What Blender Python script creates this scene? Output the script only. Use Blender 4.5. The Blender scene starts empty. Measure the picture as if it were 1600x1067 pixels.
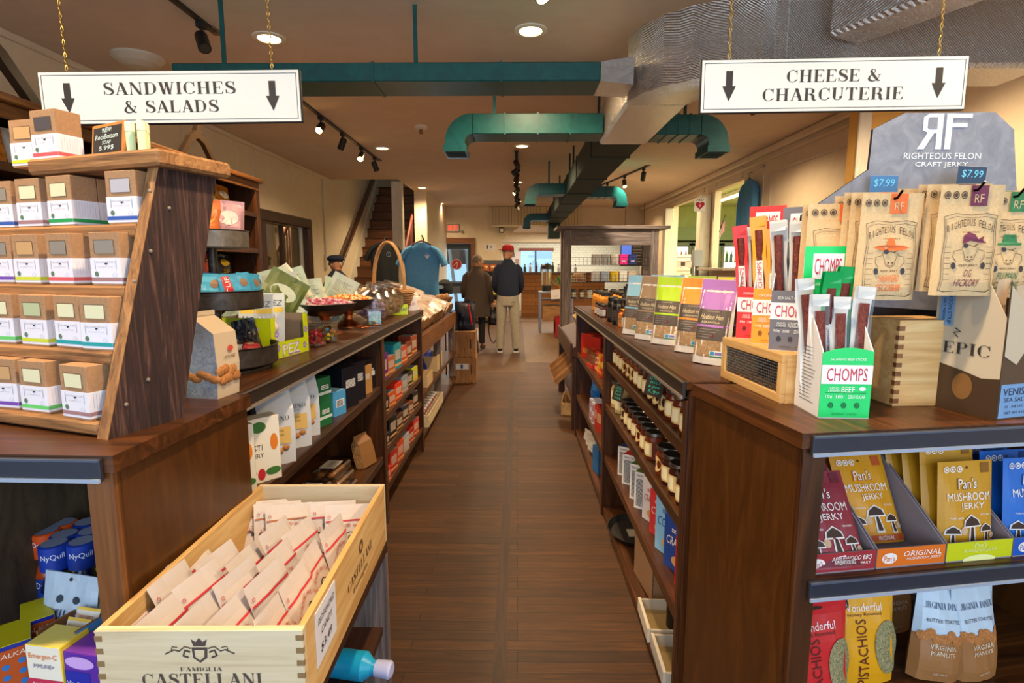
import bpy, math, random
from math import sin, cos, pi, radians as R, atan2, sqrt
from mathutils import Vector, Matrix, Euler
from mathutils.geometry import tessellate_polygon
V3 = Vector
scene = bpy.context.scene
COL = scene.collection
# ---------------------------------------------------------------- camera
F = 860.0
PITCH = math.atan(118.0/F)
YAW = math.atan(9.0/F)
EYE = V3((0, 0, 1.45))
cam_d = bpy.data.cameras.new('camera')
cam_d.sensor_width = 36.0
cam_d.lens = F/1600*36.0
cam_d.clip_start = 0.05
cam = bpy.data.objects.new('camera', cam_d)
cam.location = EYE
cam.rotation_euler = (pi/2-PITCH, 0, YAW)
COL.objects.link(cam)
scene.camera = cam
cam_d.dof.use_dof = False
CM = Euler((pi/2-PITCH, 0, YAW)).to_matrix()

def ray(px, py):
    return CM @ V3(((px-800)/F, -(py-533.5)/F, -1.0))

def at(px, py, X=None, Y=None, Z=None):
    """world point on the plane X=, Y= or Z= seen at a photo pixel"""
    d = ray(px, py)
    t = (X-EYE.x)/d.x if X is not None else (Y-EYE.y)/d.y if Y is not None else (Z-EYE.z)/d.z
    return EYE + d*t

# ---------------------------------------------------------------- view, world and daylight
vs = scene.view_settings
vs.view_transform = 'Standard'
vs.look = 'None'
vs.gamma = 1
vs.use_curve_mapping = False
vs.exposure = 0.15
world = bpy.data.worlds.new('sky')
scene.world = world
world.use_nodes = True
world.node_tree.nodes['Background'].inputs[0].default_value = (0.55, 0.72, 1.0, 1)
world.node_tree.nodes['Background'].inputs[1].default_value = 1.2

def area(name, loc, rot, sx, sy, power, color, spread=pi):
    l = bpy.data.lights.new(name, 'AREA')
    l.shape = 'RECTANGLE'; l.size = sx; l.size_y = sy
    l.energy = power; l.color = color; l.spread = spread
    o = bpy.data.objects.new(name, l)
    o.location = loc; o.rotation_euler = rot
    COL.objects.link(o)
    return o
# daylight through the shop-front windows behind the camera and the rear windows
area('front_window_daylight', (0, -1.75, 1.6), (R(90), 0, 0), 6.0, 2.3, 95, (0.74, 0.87, 1.0))
area('rear_door_daylight', (-1.6, 14.6, 1.3), (R(-90), 0, 0), 0.9, 1.8, 25, (0.75, 0.87, 1.0))

# ---------------------------------------------------------------- materials
MATS = {}
def lin(h):
    h = h.lstrip('#')
    c = [int(h[i:i+2], 16)/255 for i in (0, 2, 4)]
    return tuple(x/12.92 if x <= .04045 else ((x+.055)/1.055)**2.4 for x in c) + (1,)

def newmat(name):
    m = bpy.data.materials.new(name); m.use_nodes = True
    MATS[name] = m
    nt = m.node_tree
    return m, nt, nt.nodes['Principled BSDF']

def M(spec):
    """'#rrggbb' + optional suffix: g glossy, s semi, m matt, k metal, e emission"""
    if spec in MATS: return MATS[spec]
    m, nt, b = newmat(spec)
    suf = spec[7:]
    b.inputs['Base Color'].default_value = lin(spec[:7])
    b.inputs['Roughness'].default_value = .28 if 'g' in suf else .42 if 's' in suf else .8 if 'm' in suf else .6
    if 'k' in suf:
        b.inputs['Metallic'].default_value = 1; b.inputs['Roughness'].default_value = .35
    if 'e' in suf:
        b.inputs['Emission Color'].default_value = lin(spec[:7]); b.inputs['Emission Strength'].default_value = 1.5
    return m

def N(nt, t, **kw):
    n = nt.nodes.new(t)
    for k, v in kw.items(): setattr(n, k, v)
    return n

def grain(name, cols, scale, rough=.5, bump=.15, dist=1.5, spots=0, nscale=3.0, metal=0, coord='Object'):
    """procedural streaky or blotchy surface: scale is a 3-vector in 1/m"""
    m, nt, b = newmat(name)
    L = nt.links.new
    tc = N(nt, 'ShaderNodeTexCoord'); mp = N(nt, 'ShaderNodeMapping')
    mp.inputs['Scale'].default_value = scale
    L(tc.outputs[coord], mp.inputs[0])
    nz = N(nt, 'ShaderNodeTexNoise')
    nz.inputs['Scale'].default_value = nscale; nz.inputs['Detail'].default_value = 6
    nz.inputs['Distortion'].default_value = dist; nz.inputs['Roughness'].default_value = .62
    L(mp.outputs[0], nz.inputs['Vector'])
    cr = N(nt, 'ShaderNodeValToRGB')
    els = cr.color_ramp.elements
    n = len(cols)
    for i, c in enumerate(cols):
        p = .3 + .42*i/(n-1)
        if i < 2: e = els[i]; e.position = p
        else: e = els.new(p)
        e.color = lin(c)
    L(nz.outputs[0], cr.inputs[0]); L(cr.outputs[0], b.inputs['Base Color'])
    b.inputs['Roughness'].default_value = rough; b.inputs['Metallic'].default_value = metal
    if bump:
        bp = N(nt, 'ShaderNodeBump'); bp.inputs['Strength'].default_value = bump; bp.inputs['Distance'].default_value = .004
        L(nz.outputs[0], bp.inputs['Height']); L(bp.outputs[0], b.inputs['Normal'])
    return m

# grain runs along the axis with the small scale
for ax, s in (('x', (.5, 8, 8)), ('y', (8, .5, 8)), ('z', (8, 8, .5))):
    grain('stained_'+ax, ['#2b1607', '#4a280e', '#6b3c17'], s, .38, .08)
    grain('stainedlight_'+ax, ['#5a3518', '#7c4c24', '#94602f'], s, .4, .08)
    grain('pine_'+ax, ['#c08f52', '#d8ac6c', '#e6c488'], s, .55, .06)
    grain('palepine_'+ax, ['#bfa880', '#d6c29c', '#e2d0ae'], s, .6, .06)
    grain('reclaimed_'+ax, ['#14090a', '#331c18', '#6a4a3c'], (s[0]*1.7, s[1]*1.7, s[2]*1.7), .75, .8, 2.5)
    grain('oldpine_'+ax, ['#5e3d22', '#97693c', '#b98a58'], (s[0]*1.3, s[1]*1.3, s[2]*1.3), .75, .5, 2.0)
    grain('greywood_'+ax, ['#4a3e3c', '#75655f', '#9c8b82'], s, .75, .4, 2.0)
    grain('darkwood_'+ax, ['#24120a', '#3a200f', '#4e2e18'], s, .5, .1)
grain('panel_side', ['#42230a', '#4d2b0d', '#5c3512'], (5, 5, .9), .33, .03, 2.2)
grain('aged_panel', ['#5b5750', '#9b9a92', '#c6c6bd'], (4, 4, 4), .8, .4)
grain('back_board', ['#3a2c1d', '#52402c', '#665238'], (5, 5, 2), .7, .1)
grain('kraft', ['#9a7350', '#a67e59', '#b08862'], (30, 30, 30), .8, .05)
grain('kraftbag', ['#c6a777', '#cfb181', '#d8bc8d'], (30, 30, 30), .65, .05)
grain('wallpaint', ['#dccaac', '#e0cfb2', '#e4d4b8'], (1.2, 1.2, 1.2), .85, .03)
grain('ceilingpaint', ['#d0baa2', '#d4bfa8', '#d8c4ae'], (.8, .8, .8), .9, .08)
grain('yellowwall', ['#e2ac54', '#e5b05a', '#e8b562'], (.8, .8, .8), .85, .05)
grain('whitewood', ['#cfc4ae', '#d9cfba', '#e2d9c6'], (4, 4, 1), .6, .1)
grain('greenwall', ['#c4cc8c', '#ccd498', '#d4dba6'], (1, 1, 1), .85, .05)
grain('floor_far', ['#402810', '#54371b', '#684724'], (1.5, 20, 1), .55, .1)
grain('stone_floor', ['#503a20', '#684c2e', '#80623e'], (3, 3, 3), .5, .1, 3)
grain('teal', ['#00433f', '#004f4b', '#015954'], (3, 3, 3), .38, .06)
grain('duct_dark', ['#122420', '#172c27', '#1e3630'], (3, 3, 3), .75, .06)
grain('darkmetal', ['#3b3632', '#4d4742', '#615a53'], (6, 6, 6), .42, .2, metal=.75)
grain('galvan', ['#6b665e', '#7d776e', '#8e887e'], (8, 8, 8), .45, .15, metal=.6)
grain('wicker', ['#8a5f35', '#b98a55', '#d4ab74'], (60, 60, 120), .7, .6)
grain('crinkle_silver', ['#9aa4b4', '#b6bfce', '#cfd6e2'], (18, 18, 18), .3, .5, metal=.4)
grain('slate', ['#707684', '#7f8592', '#8f95a2'], (6, 6, 6), .6, .05)
grain('denim', ['#4688b8', '#4f94c4', '#5a9fce'], (14, 14, 14), .85, .2)
grain('navyknit', ['#161d30', '#1c253c', '#242e48'], (30, 30, 30), .85, .3)
grain('brownwool', ['#3c3028', '#4a3c32', '#58483c'], (40, 40, 40), .9, .4)
grain('khaki', ['#9c9280', '#a89f8c', '#b4ab98'], (12, 12, 5), .85, .3)
grain('skin', ['#b9805f', '#c68e6c', '#d09a78'], (8, 8, 8), .55, .05)
grain('greyhair', ['#4a3d32', '#6b5a4a', '#8a7864'], (60, 60, 20), .7, .5)
grain('bread', ['#8c5a2c', '#c08a4e', '#e0b880'], (25, 25, 25), .6, .3)
grain('cookie', ['#8f5220', '#b8763a', '#d69c5c'], (90, 90, 90), .7, .6)
grain('oatmix', ['#7b5a38', '#b08c60', '#d9bf98'], (70, 70, 70), .6, .7)
grain('pistachio', ['#3f4a26', '#7a7f4c', '#c8b98c', '#70506a'], (75, 75, 75), .5, 1.0)
grain('jerky', ['#3a120c', '#6a2418', '#93402c'], (60, 60, 30), .35, .8)
grain('pinkcandy', ['#c05070', '#e88a9a', '#f8d8d8'], (60, 60, 60), .35, .8)
grain('orangecandy', ['#a84818', '#e09030', '#f4d080'], (60, 60, 60), .35, .8)
grain('marblebrown', ['#5a4030', '#7a5c46', '#a08468'], (10, 10, 10), .6, .05)

def glassy(name, c, alpha, rough=.08, tint_rough=.05):
    m, nt, b = newmat(name)
    L = nt.links.new
    nt.nodes.remove(b)
    out = nt.nodes['Material Output']
    tr = N(nt, 'ShaderNodeBsdfTransparent'); tr.inputs[0].default_value = lin(c)
    gl = N(nt, 'ShaderNodeBsdfGlossy'); gl.inputs['Roughness'].default_value = rough
    gl.inputs[0].default_value = (.95, .97, 1, 1)
    fr = N(nt, 'ShaderNodeLayerWeight'); fr.inputs[0].default_value = .35
    mx = N(nt, 'ShaderNodeMixShader')
    mt = N(nt, 'ShaderNodeMath', operation='MULTIPLY_ADD'); mt.inputs[1].default_value = .7; mt.inputs[2].default_value = alpha
    L(fr.outputs['Facing'], mt.inputs[0]); L(mt.outputs[0], mx.inputs[0]); L(tr.outputs[0], mx.inputs[1]); L(gl.outputs[0], mx.inputs[2])
    L(mx.outputs[0], out.inputs[0])
glassy('clear', '#f4f6f8', .06)
glassy('plastic', '#e8e6e2', .12, .15)
glassy('cello', '#efeae2', .02, .45)
glassy('pane', '#e6eef0', .05, .02)

def emis(name, c, s):
    m, nt, b = newmat(name)
    b.inputs['Base Color'].default_value = lin(c); b.inputs['Emission Color'].default_value = lin(c)
    b.inputs['Emission Strength'].default_value = s
emis('lamp_warm', '#ffdca0', 14)
emis('lamp_tube', '#fff6e0', 3.5)
emis('spot_warm', '#ffc870', 60)
emis('exit_red', '#ff3020', 1.2)
emis('lit_case', '#fff4d0', 1.6)
emis('screen', '#4060c0', .8)
emis('outside', '#b8d4f0', 1.1)
emis('lamp_dim', '#ffdca0', 5)

def floor_mat():
    m, nt, b = newmat('floor_boards'); L = nt.links.new
    tc = N(nt, 'ShaderNodeTexCoord')
    br = N(nt, 'ShaderNodeTexBrick'); br.offset = .37; br.offset_frequency = 3
    br.inputs['Scale'].default_value = 1; br.inputs['Brick Width'].default_value = 1.1; br.inputs['Row Height'].default_value = .058
    br.inputs['Mortar Size'].default_value = .0016; br.inputs['Mortar Smooth'].default_value = .1; br.inputs['Bias'].default_value = 0
    br.inputs['Color1'].default_value = (0, 0, 0, 1); br.inputs['Color2'].default_value = (1, 1, 1, 1); br.inputs['Mortar'].default_value = (.5, .5, .5, 1)
    L(tc.outputs['Object'], br.inputs['Vector'])
    mp = N(nt, 'ShaderNodeMapping'); mp.inputs['Scale'].default_value = (1.5, 26, 1); L(tc.outputs['Object'], mp.inputs[0])
    nz = N(nt, 'ShaderNodeTexNoise'); nz.inputs['Scale'].default_value = 3; nz.inputs['Detail'].default_value = 8; nz.inputs['Distortion'].default_value = 1.2
    L(mp.outputs[0], nz.inputs['Vector'])
    a = N(nt, 'ShaderNodeMath', operation='MULTIPLY'); a.inputs[1].default_value = .22; L(br.outputs['Color'], a.inputs[0])
    s = N(nt, 'ShaderNodeMath', operation='MULTIPLY_ADD'); s.inputs[1].default_value = .78; L(nz.outputs[0], s.inputs[0]); L(a.outputs[0], s.inputs[2])
    cr = N(nt, 'ShaderNodeValToRGB'); e = cr.color_ramp.elements
    e[0].position = .2; e[0].color = lin('#2c1906'); e[1].position = .85; e[1].color = lin('#6e431a')
    k = e.new(.5); k.color = lin('#48290c')
    L(s.outputs[0], cr.inputs[0])
    mx = N(nt, 'ShaderNodeMixRGB'); mx.inputs[2].default_value = lin('#120a05')
    L(br.outputs['Fac'], mx.inputs[0]); L(cr.outputs[0], mx.inputs[1]); L(mx.outputs[0], b.inputs['Base Color'])
    b.inputs['Roughness'].default_value = .52
    bp = N(nt, 'ShaderNodeBump'); bp.inputs['Strength'].default_value = .35; bp.inputs['Distance'].default_value = .003; bp.invert = True
    L(br.outputs['Fac'], bp.inputs['Height']); L(bp.outputs[0], b.inputs['Normal'])
floor_mat()

def brickmat(name, c1, c2, mort, bw, bh, ms, rough=.5, bump=.4, vert=False):
    m, nt, b = newmat(name); L = nt.links.new
    tc = N(nt, 'ShaderNodeTexCoord'); mp = N(nt, 'ShaderNodeMapping')
    if vert: mp.inputs['Rotation'].default_value = (R(90), 0, 0)
    L(tc.outputs['Object'], mp.inputs[0])
    br = N(nt, 'ShaderNodeTexBrick'); br.inputs['Scale'].default_value = 1
    br.inputs['Brick Width'].default_value = bw; br.inputs['Row Height'].default_value = bh; br.inputs['Mortar Size'].default_value = ms
    br.inputs['Color1'].default_value = lin(c1); br.inputs['Color2'].default_value = lin(c2); br.inputs['Mortar'].default_value = lin(mort)
    L(mp.outputs[0], br.inputs['Vector']); L(br.outputs['Color'], b.inputs['Base Color'])
    b.inputs['Roughness'].default_value = rough
    bp = N(nt, 'ShaderNodeBump'); bp.inputs['Strength'].default_value = bump; bp.inputs['Distance'].default_value = .004; bp.invert = True
    L(br.outputs['Fac'], bp.inputs['Height']); L(bp.outputs[0], b.inputs['Normal'])
brickmat('subway_tile', '#d8dacb', '#dfe0d2', '#b0b0a0', .15, .075, .004, .25, .4, True)
brickmat('beadboard', '#c8b795', '#c8b795', '#8c7a5c', .08, 9.0, .006, .6, .6, True)
brickmat('plank_counter', '#7a4a1c', '#9a6428', '#2a1608', .9, .11, .004, .6, .5, True)

def foilmat():
    m, nt, b = newmat('foil'); L = nt.links.new
    tc = N(nt, 'ShaderNodeTexCoord')
    w = N(nt, 'ShaderNodeTexWave'); w.inputs['Scale'].default_value = 48; w.inputs['Distortion'].default_value = 1.5; w.inputs['Detail'].default_value = 2; w.inputs['Detail Scale'].default_value = 1.5
    w.bands_direction = 'DIAGONAL'
    L(tc.outputs['Object'], w.inputs['Vector'])
    nz = N(nt, 'ShaderNodeTexNoise'); nz.inputs['Scale'].default_value = 14; nz.inputs['Detail'].default_value = 7; nz.inputs['Roughness'].default_value = .65
    L(tc.outputs['Object'], nz.inputs['Vector'])
    ad = N(nt, 'ShaderNodeMath', operation='MULTIPLY_ADD'); ad.inputs[1].default_value = 5.0; L(nz.outputs[0], ad.inputs[0]); L(w.outputs['Fac'], ad.inputs[2])
    bp = N(nt, 'ShaderNodeBump'); bp.inputs['Strength'].default_value = .9; bp.inputs['Distance'].default_value = .008
    L(ad.outputs[0], bp.inputs['Height']); L(bp.outputs[0], b.inputs['Normal'])
    b.inputs['Base Color'].default_value = lin('#e6e4de'); b.inputs['Metallic'].default_value = .8; b.inputs['Roughness'].default_value = .26
foilmat()

# ---------------------------------------------------------------- mesh builder
TXT = {}
def glyphs(s):
    if s in TXT: return TXT[s]
    cu = bpy.data.curves.new('t', 'FONT'); cu.body = s; cu.resolution_u = 2
    ob = bpy.data.objects.new('t', cu); COL.objects.link(ob)
    dg = bpy.context.evaluated_depsgraph_get()
    me = bpy.data.meshes.new_from_object(ob.evaluated_get(dg))
    vs_ = [(v.co.x, v.co.y) for v in me.vertices]; fs = [tuple(p.vertices) for p in me.polygons]
    bpy.data.objects.remove(ob); bpy.data.curves.remove(cu); bpy.data.meshes.remove(me)
    if not vs_: vs_ = [(0, 0), (1, 0), (1, 1)]; fs = []
    x0 = min(v[0] for v in vs_); x1 = max(v[0] for v in vs_); y0 = min(v[1] for v in vs_); y1 = max(v[1] for v in vs_)
    TXT[s] = ([((v[0]-x0)/(x1-x0), (v[1]-y0)/(y1-y0)) for v in vs_], fs, (x1-x0)/(y1-y0))
    return TXT[s]

class MB:
    def __init__(s):
        s.v = []; s.f = []; s.mi = []; s.sm = []; s.mats = []; s.T = Matrix()
    def mat(s, m):
        if m not in s.mats: s.mats.append(m)
        return s.mats.index(m)
    def add(s, vs_, fs, m, smooth=False):
        b = len(s.v); k = s.mat(m)
        s.v += [s.T @ V3(v) for v in vs_]
        for f in fs:
            s.f.append([b+i for i in f]); s.mi.append(k); s.sm.append(smooth)
        return s
    def box(s, x0, x1, y0, y1, z0, z1, m, c=0.0, tm=None, fm=None, sm=None):
        """box; c is a chamfer on all edges; tm/fm/sm: other material for top / front(-Y) / sides(X)"""
        if x1 < x0: x0, x1 = x1, x0
        if y1 < y0: y0, y1 = y1, y0
        if z1 < z0: z0, z1 = z1, z0
        if c <= 0:
            vs_ = [(x, y, z) for z in (z0, z1) for y in (y0, y1) for x in (x0, x1)]
            for f, mm in (((0, 2, 3, 1), m), ((4, 5, 7, 6), tm or m), ((0, 1, 5, 4), fm or m), ((2, 6, 7, 3), m), ((0, 4, 6, 2), sm or m), ((1, 3, 7, 5), sm or m)):
                s.add([vs_[i] for i in f], [(0, 1, 2, 3)], mm)
            return s
        c = min(c, (x1-x0)*.45, (y1-y0)*.45, (z1-z0)*.45)
        P = {}
        vs_ = []
        for ix, x in enumerate((x0, x1)):
            for iy, y in enumerate((y0, y1)):
                for iz, z in enumerate((z0, z1)):
                    xi = x + (c if ix == 0 else -c); yi = y + (c if iy == 0 else -c); zi = z + (c if iz == 0 else -c)
                    for a, p in (('x', (x, yi, zi)), ('y', (xi, y, zi)), ('z', (xi, yi, z))):
                        P[(a, ix, iy, iz)] = len(vs_); vs_.append(p)
        q = lambda a, *L_: [P[(a,)+t] for t in L_]
        F_ = []
        for i in (0, 1):
            F_.append((q('x', (i, 0, 0), (i, 1, 0), (i, 1, 1), (i, 0, 1)), sm or m))
            F_.append((q('y', (0, i, 0), (1, i, 0), (1, i, 1), (0, i, 1)), (fm or m) if i == 0 else m))
            F_.append((q('z', (0, 0, i), (1, 0, i), (1, 1, i), (0, 1, i)), (tm or m) if i else m))
        for i in (0, 1):
            for j in (0, 1):
                F_.append(([P[('x', i, j, 0)], P[('x', i, j, 1)], P[('y', i, j, 1)], P[('y', i, j, 0)]], m))
                F_.append(([P[('x', i, 0, j)], P[('x', i, 1, j)], P[('z', i, 1, j)], P[('z', i, 0, j)]], m))
                F_.append(([P[('y', 0, i, j)], P[('y', 1, i, j)], P[('z', 1, i, j)], P[('z', 0, i, j)]], m))
                for k in (0, 1):
                    F_.append(([P[('x', i, j, k)], P[('y', i, j, k)], P[('z', i, j, k)]], m))
        cen = V3(((x0+x1)/2, (y0+y1)/2, (z0+z1)/2))
        for f, mm in F_:
            a, b_, c_ = [V3(vs_[i]) for i in f[:3]]
            n = (b_-a).cross(c_-a)
            if n.dot((a+b_+c_)/3-cen) < 0: f = f[::-1]
            s.add([vs_[i] for i in f], [tuple(range(len(f)))], mm)
        return s
    def quad(s, a, b, c, d, m): return s.add([a, b, c, d], [(0, 1, 2, 3)], m)
    def poly(s, pts, m):
        """flat, possibly concave polygon given as 3D points"""
        pts = [V3(p) for p in pts]
        return s.add(pts, [tuple(t) for t in tessellate_polygon([pts])], m)
    def prism(s, pts, y0, y1, m, axis='y', sidem=None):
        """extrude a 2D outline [(a,b)] along an axis"""
        def P(a, b, t): return (a, t, b) if axis == 'y' else (t, a, b) if axis == 'x' else (a, b, t)
        n = len(pts)
        tri = [tuple(t) for t in tessellate_polygon([[V3((p[0], p[1], 0)) for p in pts]])]
        s.add([P(a, b, y0) for a, b in pts], tri, m); s.add([P(a, b, y1) for a, b in pts], [t[::-1] for t in tri], m)
        vs_ = [P(a, b, y0) for a, b in pts]+[P(a, b, y1) for a, b in pts]
        s.add(vs_, [(i, (i+1) % n, n+(i+1) % n, n+i) for i in range(n)], sidem or m)
        return s
    def lathe(s, prof, m, seg=20, cx=0, cy=0, sx=1, sy=1, smooth=True, caps=True, ph=0):
        """prof: list of (r, z); m: one material or one per band"""
        n = len(prof)
        vs_ = []
        for r, z in prof:
            for k in range(seg):
                a = 2*pi*k/seg+ph
                vs_.append((cx+r*cos(a)*sx, cy+r*sin(a)*sy, z))
        for i in range(n-1):
            mm = m if isinstance(m, str) else m[i]
            if mm is None: continue
            s.add([vs_[i*seg+k] for k in range(seg)]+[vs_[(i+1)*seg+k] for k in range(seg)],
                  [(k, (k+1) % seg, seg+(k+1) % seg, seg+k) for k in range(seg)], mm, smooth)
        if caps:
            m0 = m if isinstance(m, str) else m[0]; m1 = m if isinstance(m, str) else m[-1]
            if prof[0][0] > 1e-5 and m0: s.add(vs_[:seg], [tuple(range(seg))[::-1]], m0)
            if prof[-1][0] > 1e-5 and m1: s.add(vs_[-seg:], [tuple(range(seg))], m1)
        return s
    def tube(s, pts, r, m, seg=8, smooth=True, closed=False, flat=None):
        """round bar along points; r may be a list; flat=(rx, ry) squashes"""
        pts = [V3(p) for p in pts]; n = len(pts)
        rs = r if isinstance(r, (list, tuple)) else [r]*n
        vs_ = []; up = None
        for i, p in enumerate(pts):
            if closed: d = pts[(i+1) % n]-pts[i-1]
            else: d = pts[min(i+1, n-1)]-pts[max(i-1, 0)]
            d.normalize()
            if up is None: up = V3((0, 0, 1)) if abs(d.z) < .9 else V3((0, 1, 0))
            a = d.cross(up)
            if a.length < 1e-4: a = d.cross(V3((1, .3, 0)))
            a.normalize(); b = a.cross(d).normalized(); up = b
            fx, fy = flat or (1, 1)
            for k in range(seg):
                t = 2*pi*k/seg
                vs_.append(p+a*(rs[i]*cos(t)*fx)+b*(rs[i]*sin(t)*fy))
        fs = []
        for i in range(n if closed else n-1):
            j = (i+1) % n
            fs += [(i*seg+k, i*seg+(k+1) % seg, j*seg+(k+1) % seg, j*seg+k) for k in range(seg)]
        s.add(vs_, fs, m, smooth)
        if not closed:
            s.add(vs_[:seg], [tuple(range(seg))[::-1]], m); s.add(vs_[-seg:], [tuple(range(seg))], m)
        return s
    def ball(s, c, rx, m, ry=None, rz=None, seg=12, rings=8):
        ry = ry or rx; rz = rz or rx
        prof = [(max(sin(pi*i/rings), 0), -cos(pi*i/rings)*rz) for i in range(rings+1)]
        vs_ = []
        for r, z in prof:
            for k in range(seg):
                a = 2*pi*k/seg; vs_.append((c[0]+rx*r*cos(a), c[1]+ry*r*sin(a), c[2]+z))
        fs = [(i*seg+k, i*seg+(k+1) % seg, (i+1)*seg+(k+1) % seg, (i+1)*seg+k) for i in range(rings) for k in range(seg)]
        return s.add(vs_, fs, m, True)
    def text(s, t, m, C, w=None, h=None, U=(1, 0, 0), W=(0, 0, 1), fn=None, slant=0, font=None):
        """lettering centred on C, width w and/or height h, in plane U (right), W (up)"""
        vs_, fs, asp = (didone(t) if font == 'd' else glyphs(t))
        if w is None: w = h*asp
        if h is None: h = w/asp
        C = V3(C); U = V3(U); W = V3(W)
        out = []
        for x, y in vs_:
            a = (x-.5)*w+(y-.5)*h*slant; b = (y-.5)*h
            out.append(fn(C.x+a, C.z+b) if fn else C+U*a+W*b)
        return s.add(out, fs, m)
    def disc(s, c, r, m, U=(1, 0, 0), W=(0, 0, 1), seg=16, r2=None, ri=0):
        c = V3(c); U = V3(U); W = V3(W); r2 = r2 or r
        vs_ = [c+U*(r*cos(2*pi*k/seg))+W*(r2*sin(2*pi*k/seg)) for k in range(seg)]
        if ri:
            vs2 = [c+U*(r*ri*cos(2*pi*k/seg))+W*(r2*ri*sin(2*pi*k/seg)) for k in range(seg)]
            return s.add(vs_+vs2, [(k, (k+1) % seg, seg+(k+1) % seg, seg+k) for k in range(seg)], m)
        return s.add(vs_, [tuple(range(seg))], m)
    def build(s, name, parent=None, loc=None, rot=None):
        me = bpy.data.meshes.new(name)
        me.from_pydata([tuple(v) for v in s.v], [], s.f)
        for m in s.mats: me.materials.append(M(m))
        me.polygons.foreach_set('material_index', s.mi)
        me.polygons.foreach_set('use_smooth', s.sm)
        me.update()
        o = bpy.data.objects.new(name, me); COL.objects.link(o)
        if parent: o.parent = parent
        if loc is not None: o.location = loc
        if rot is not None: o.rotation_euler = rot
        return o

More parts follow.
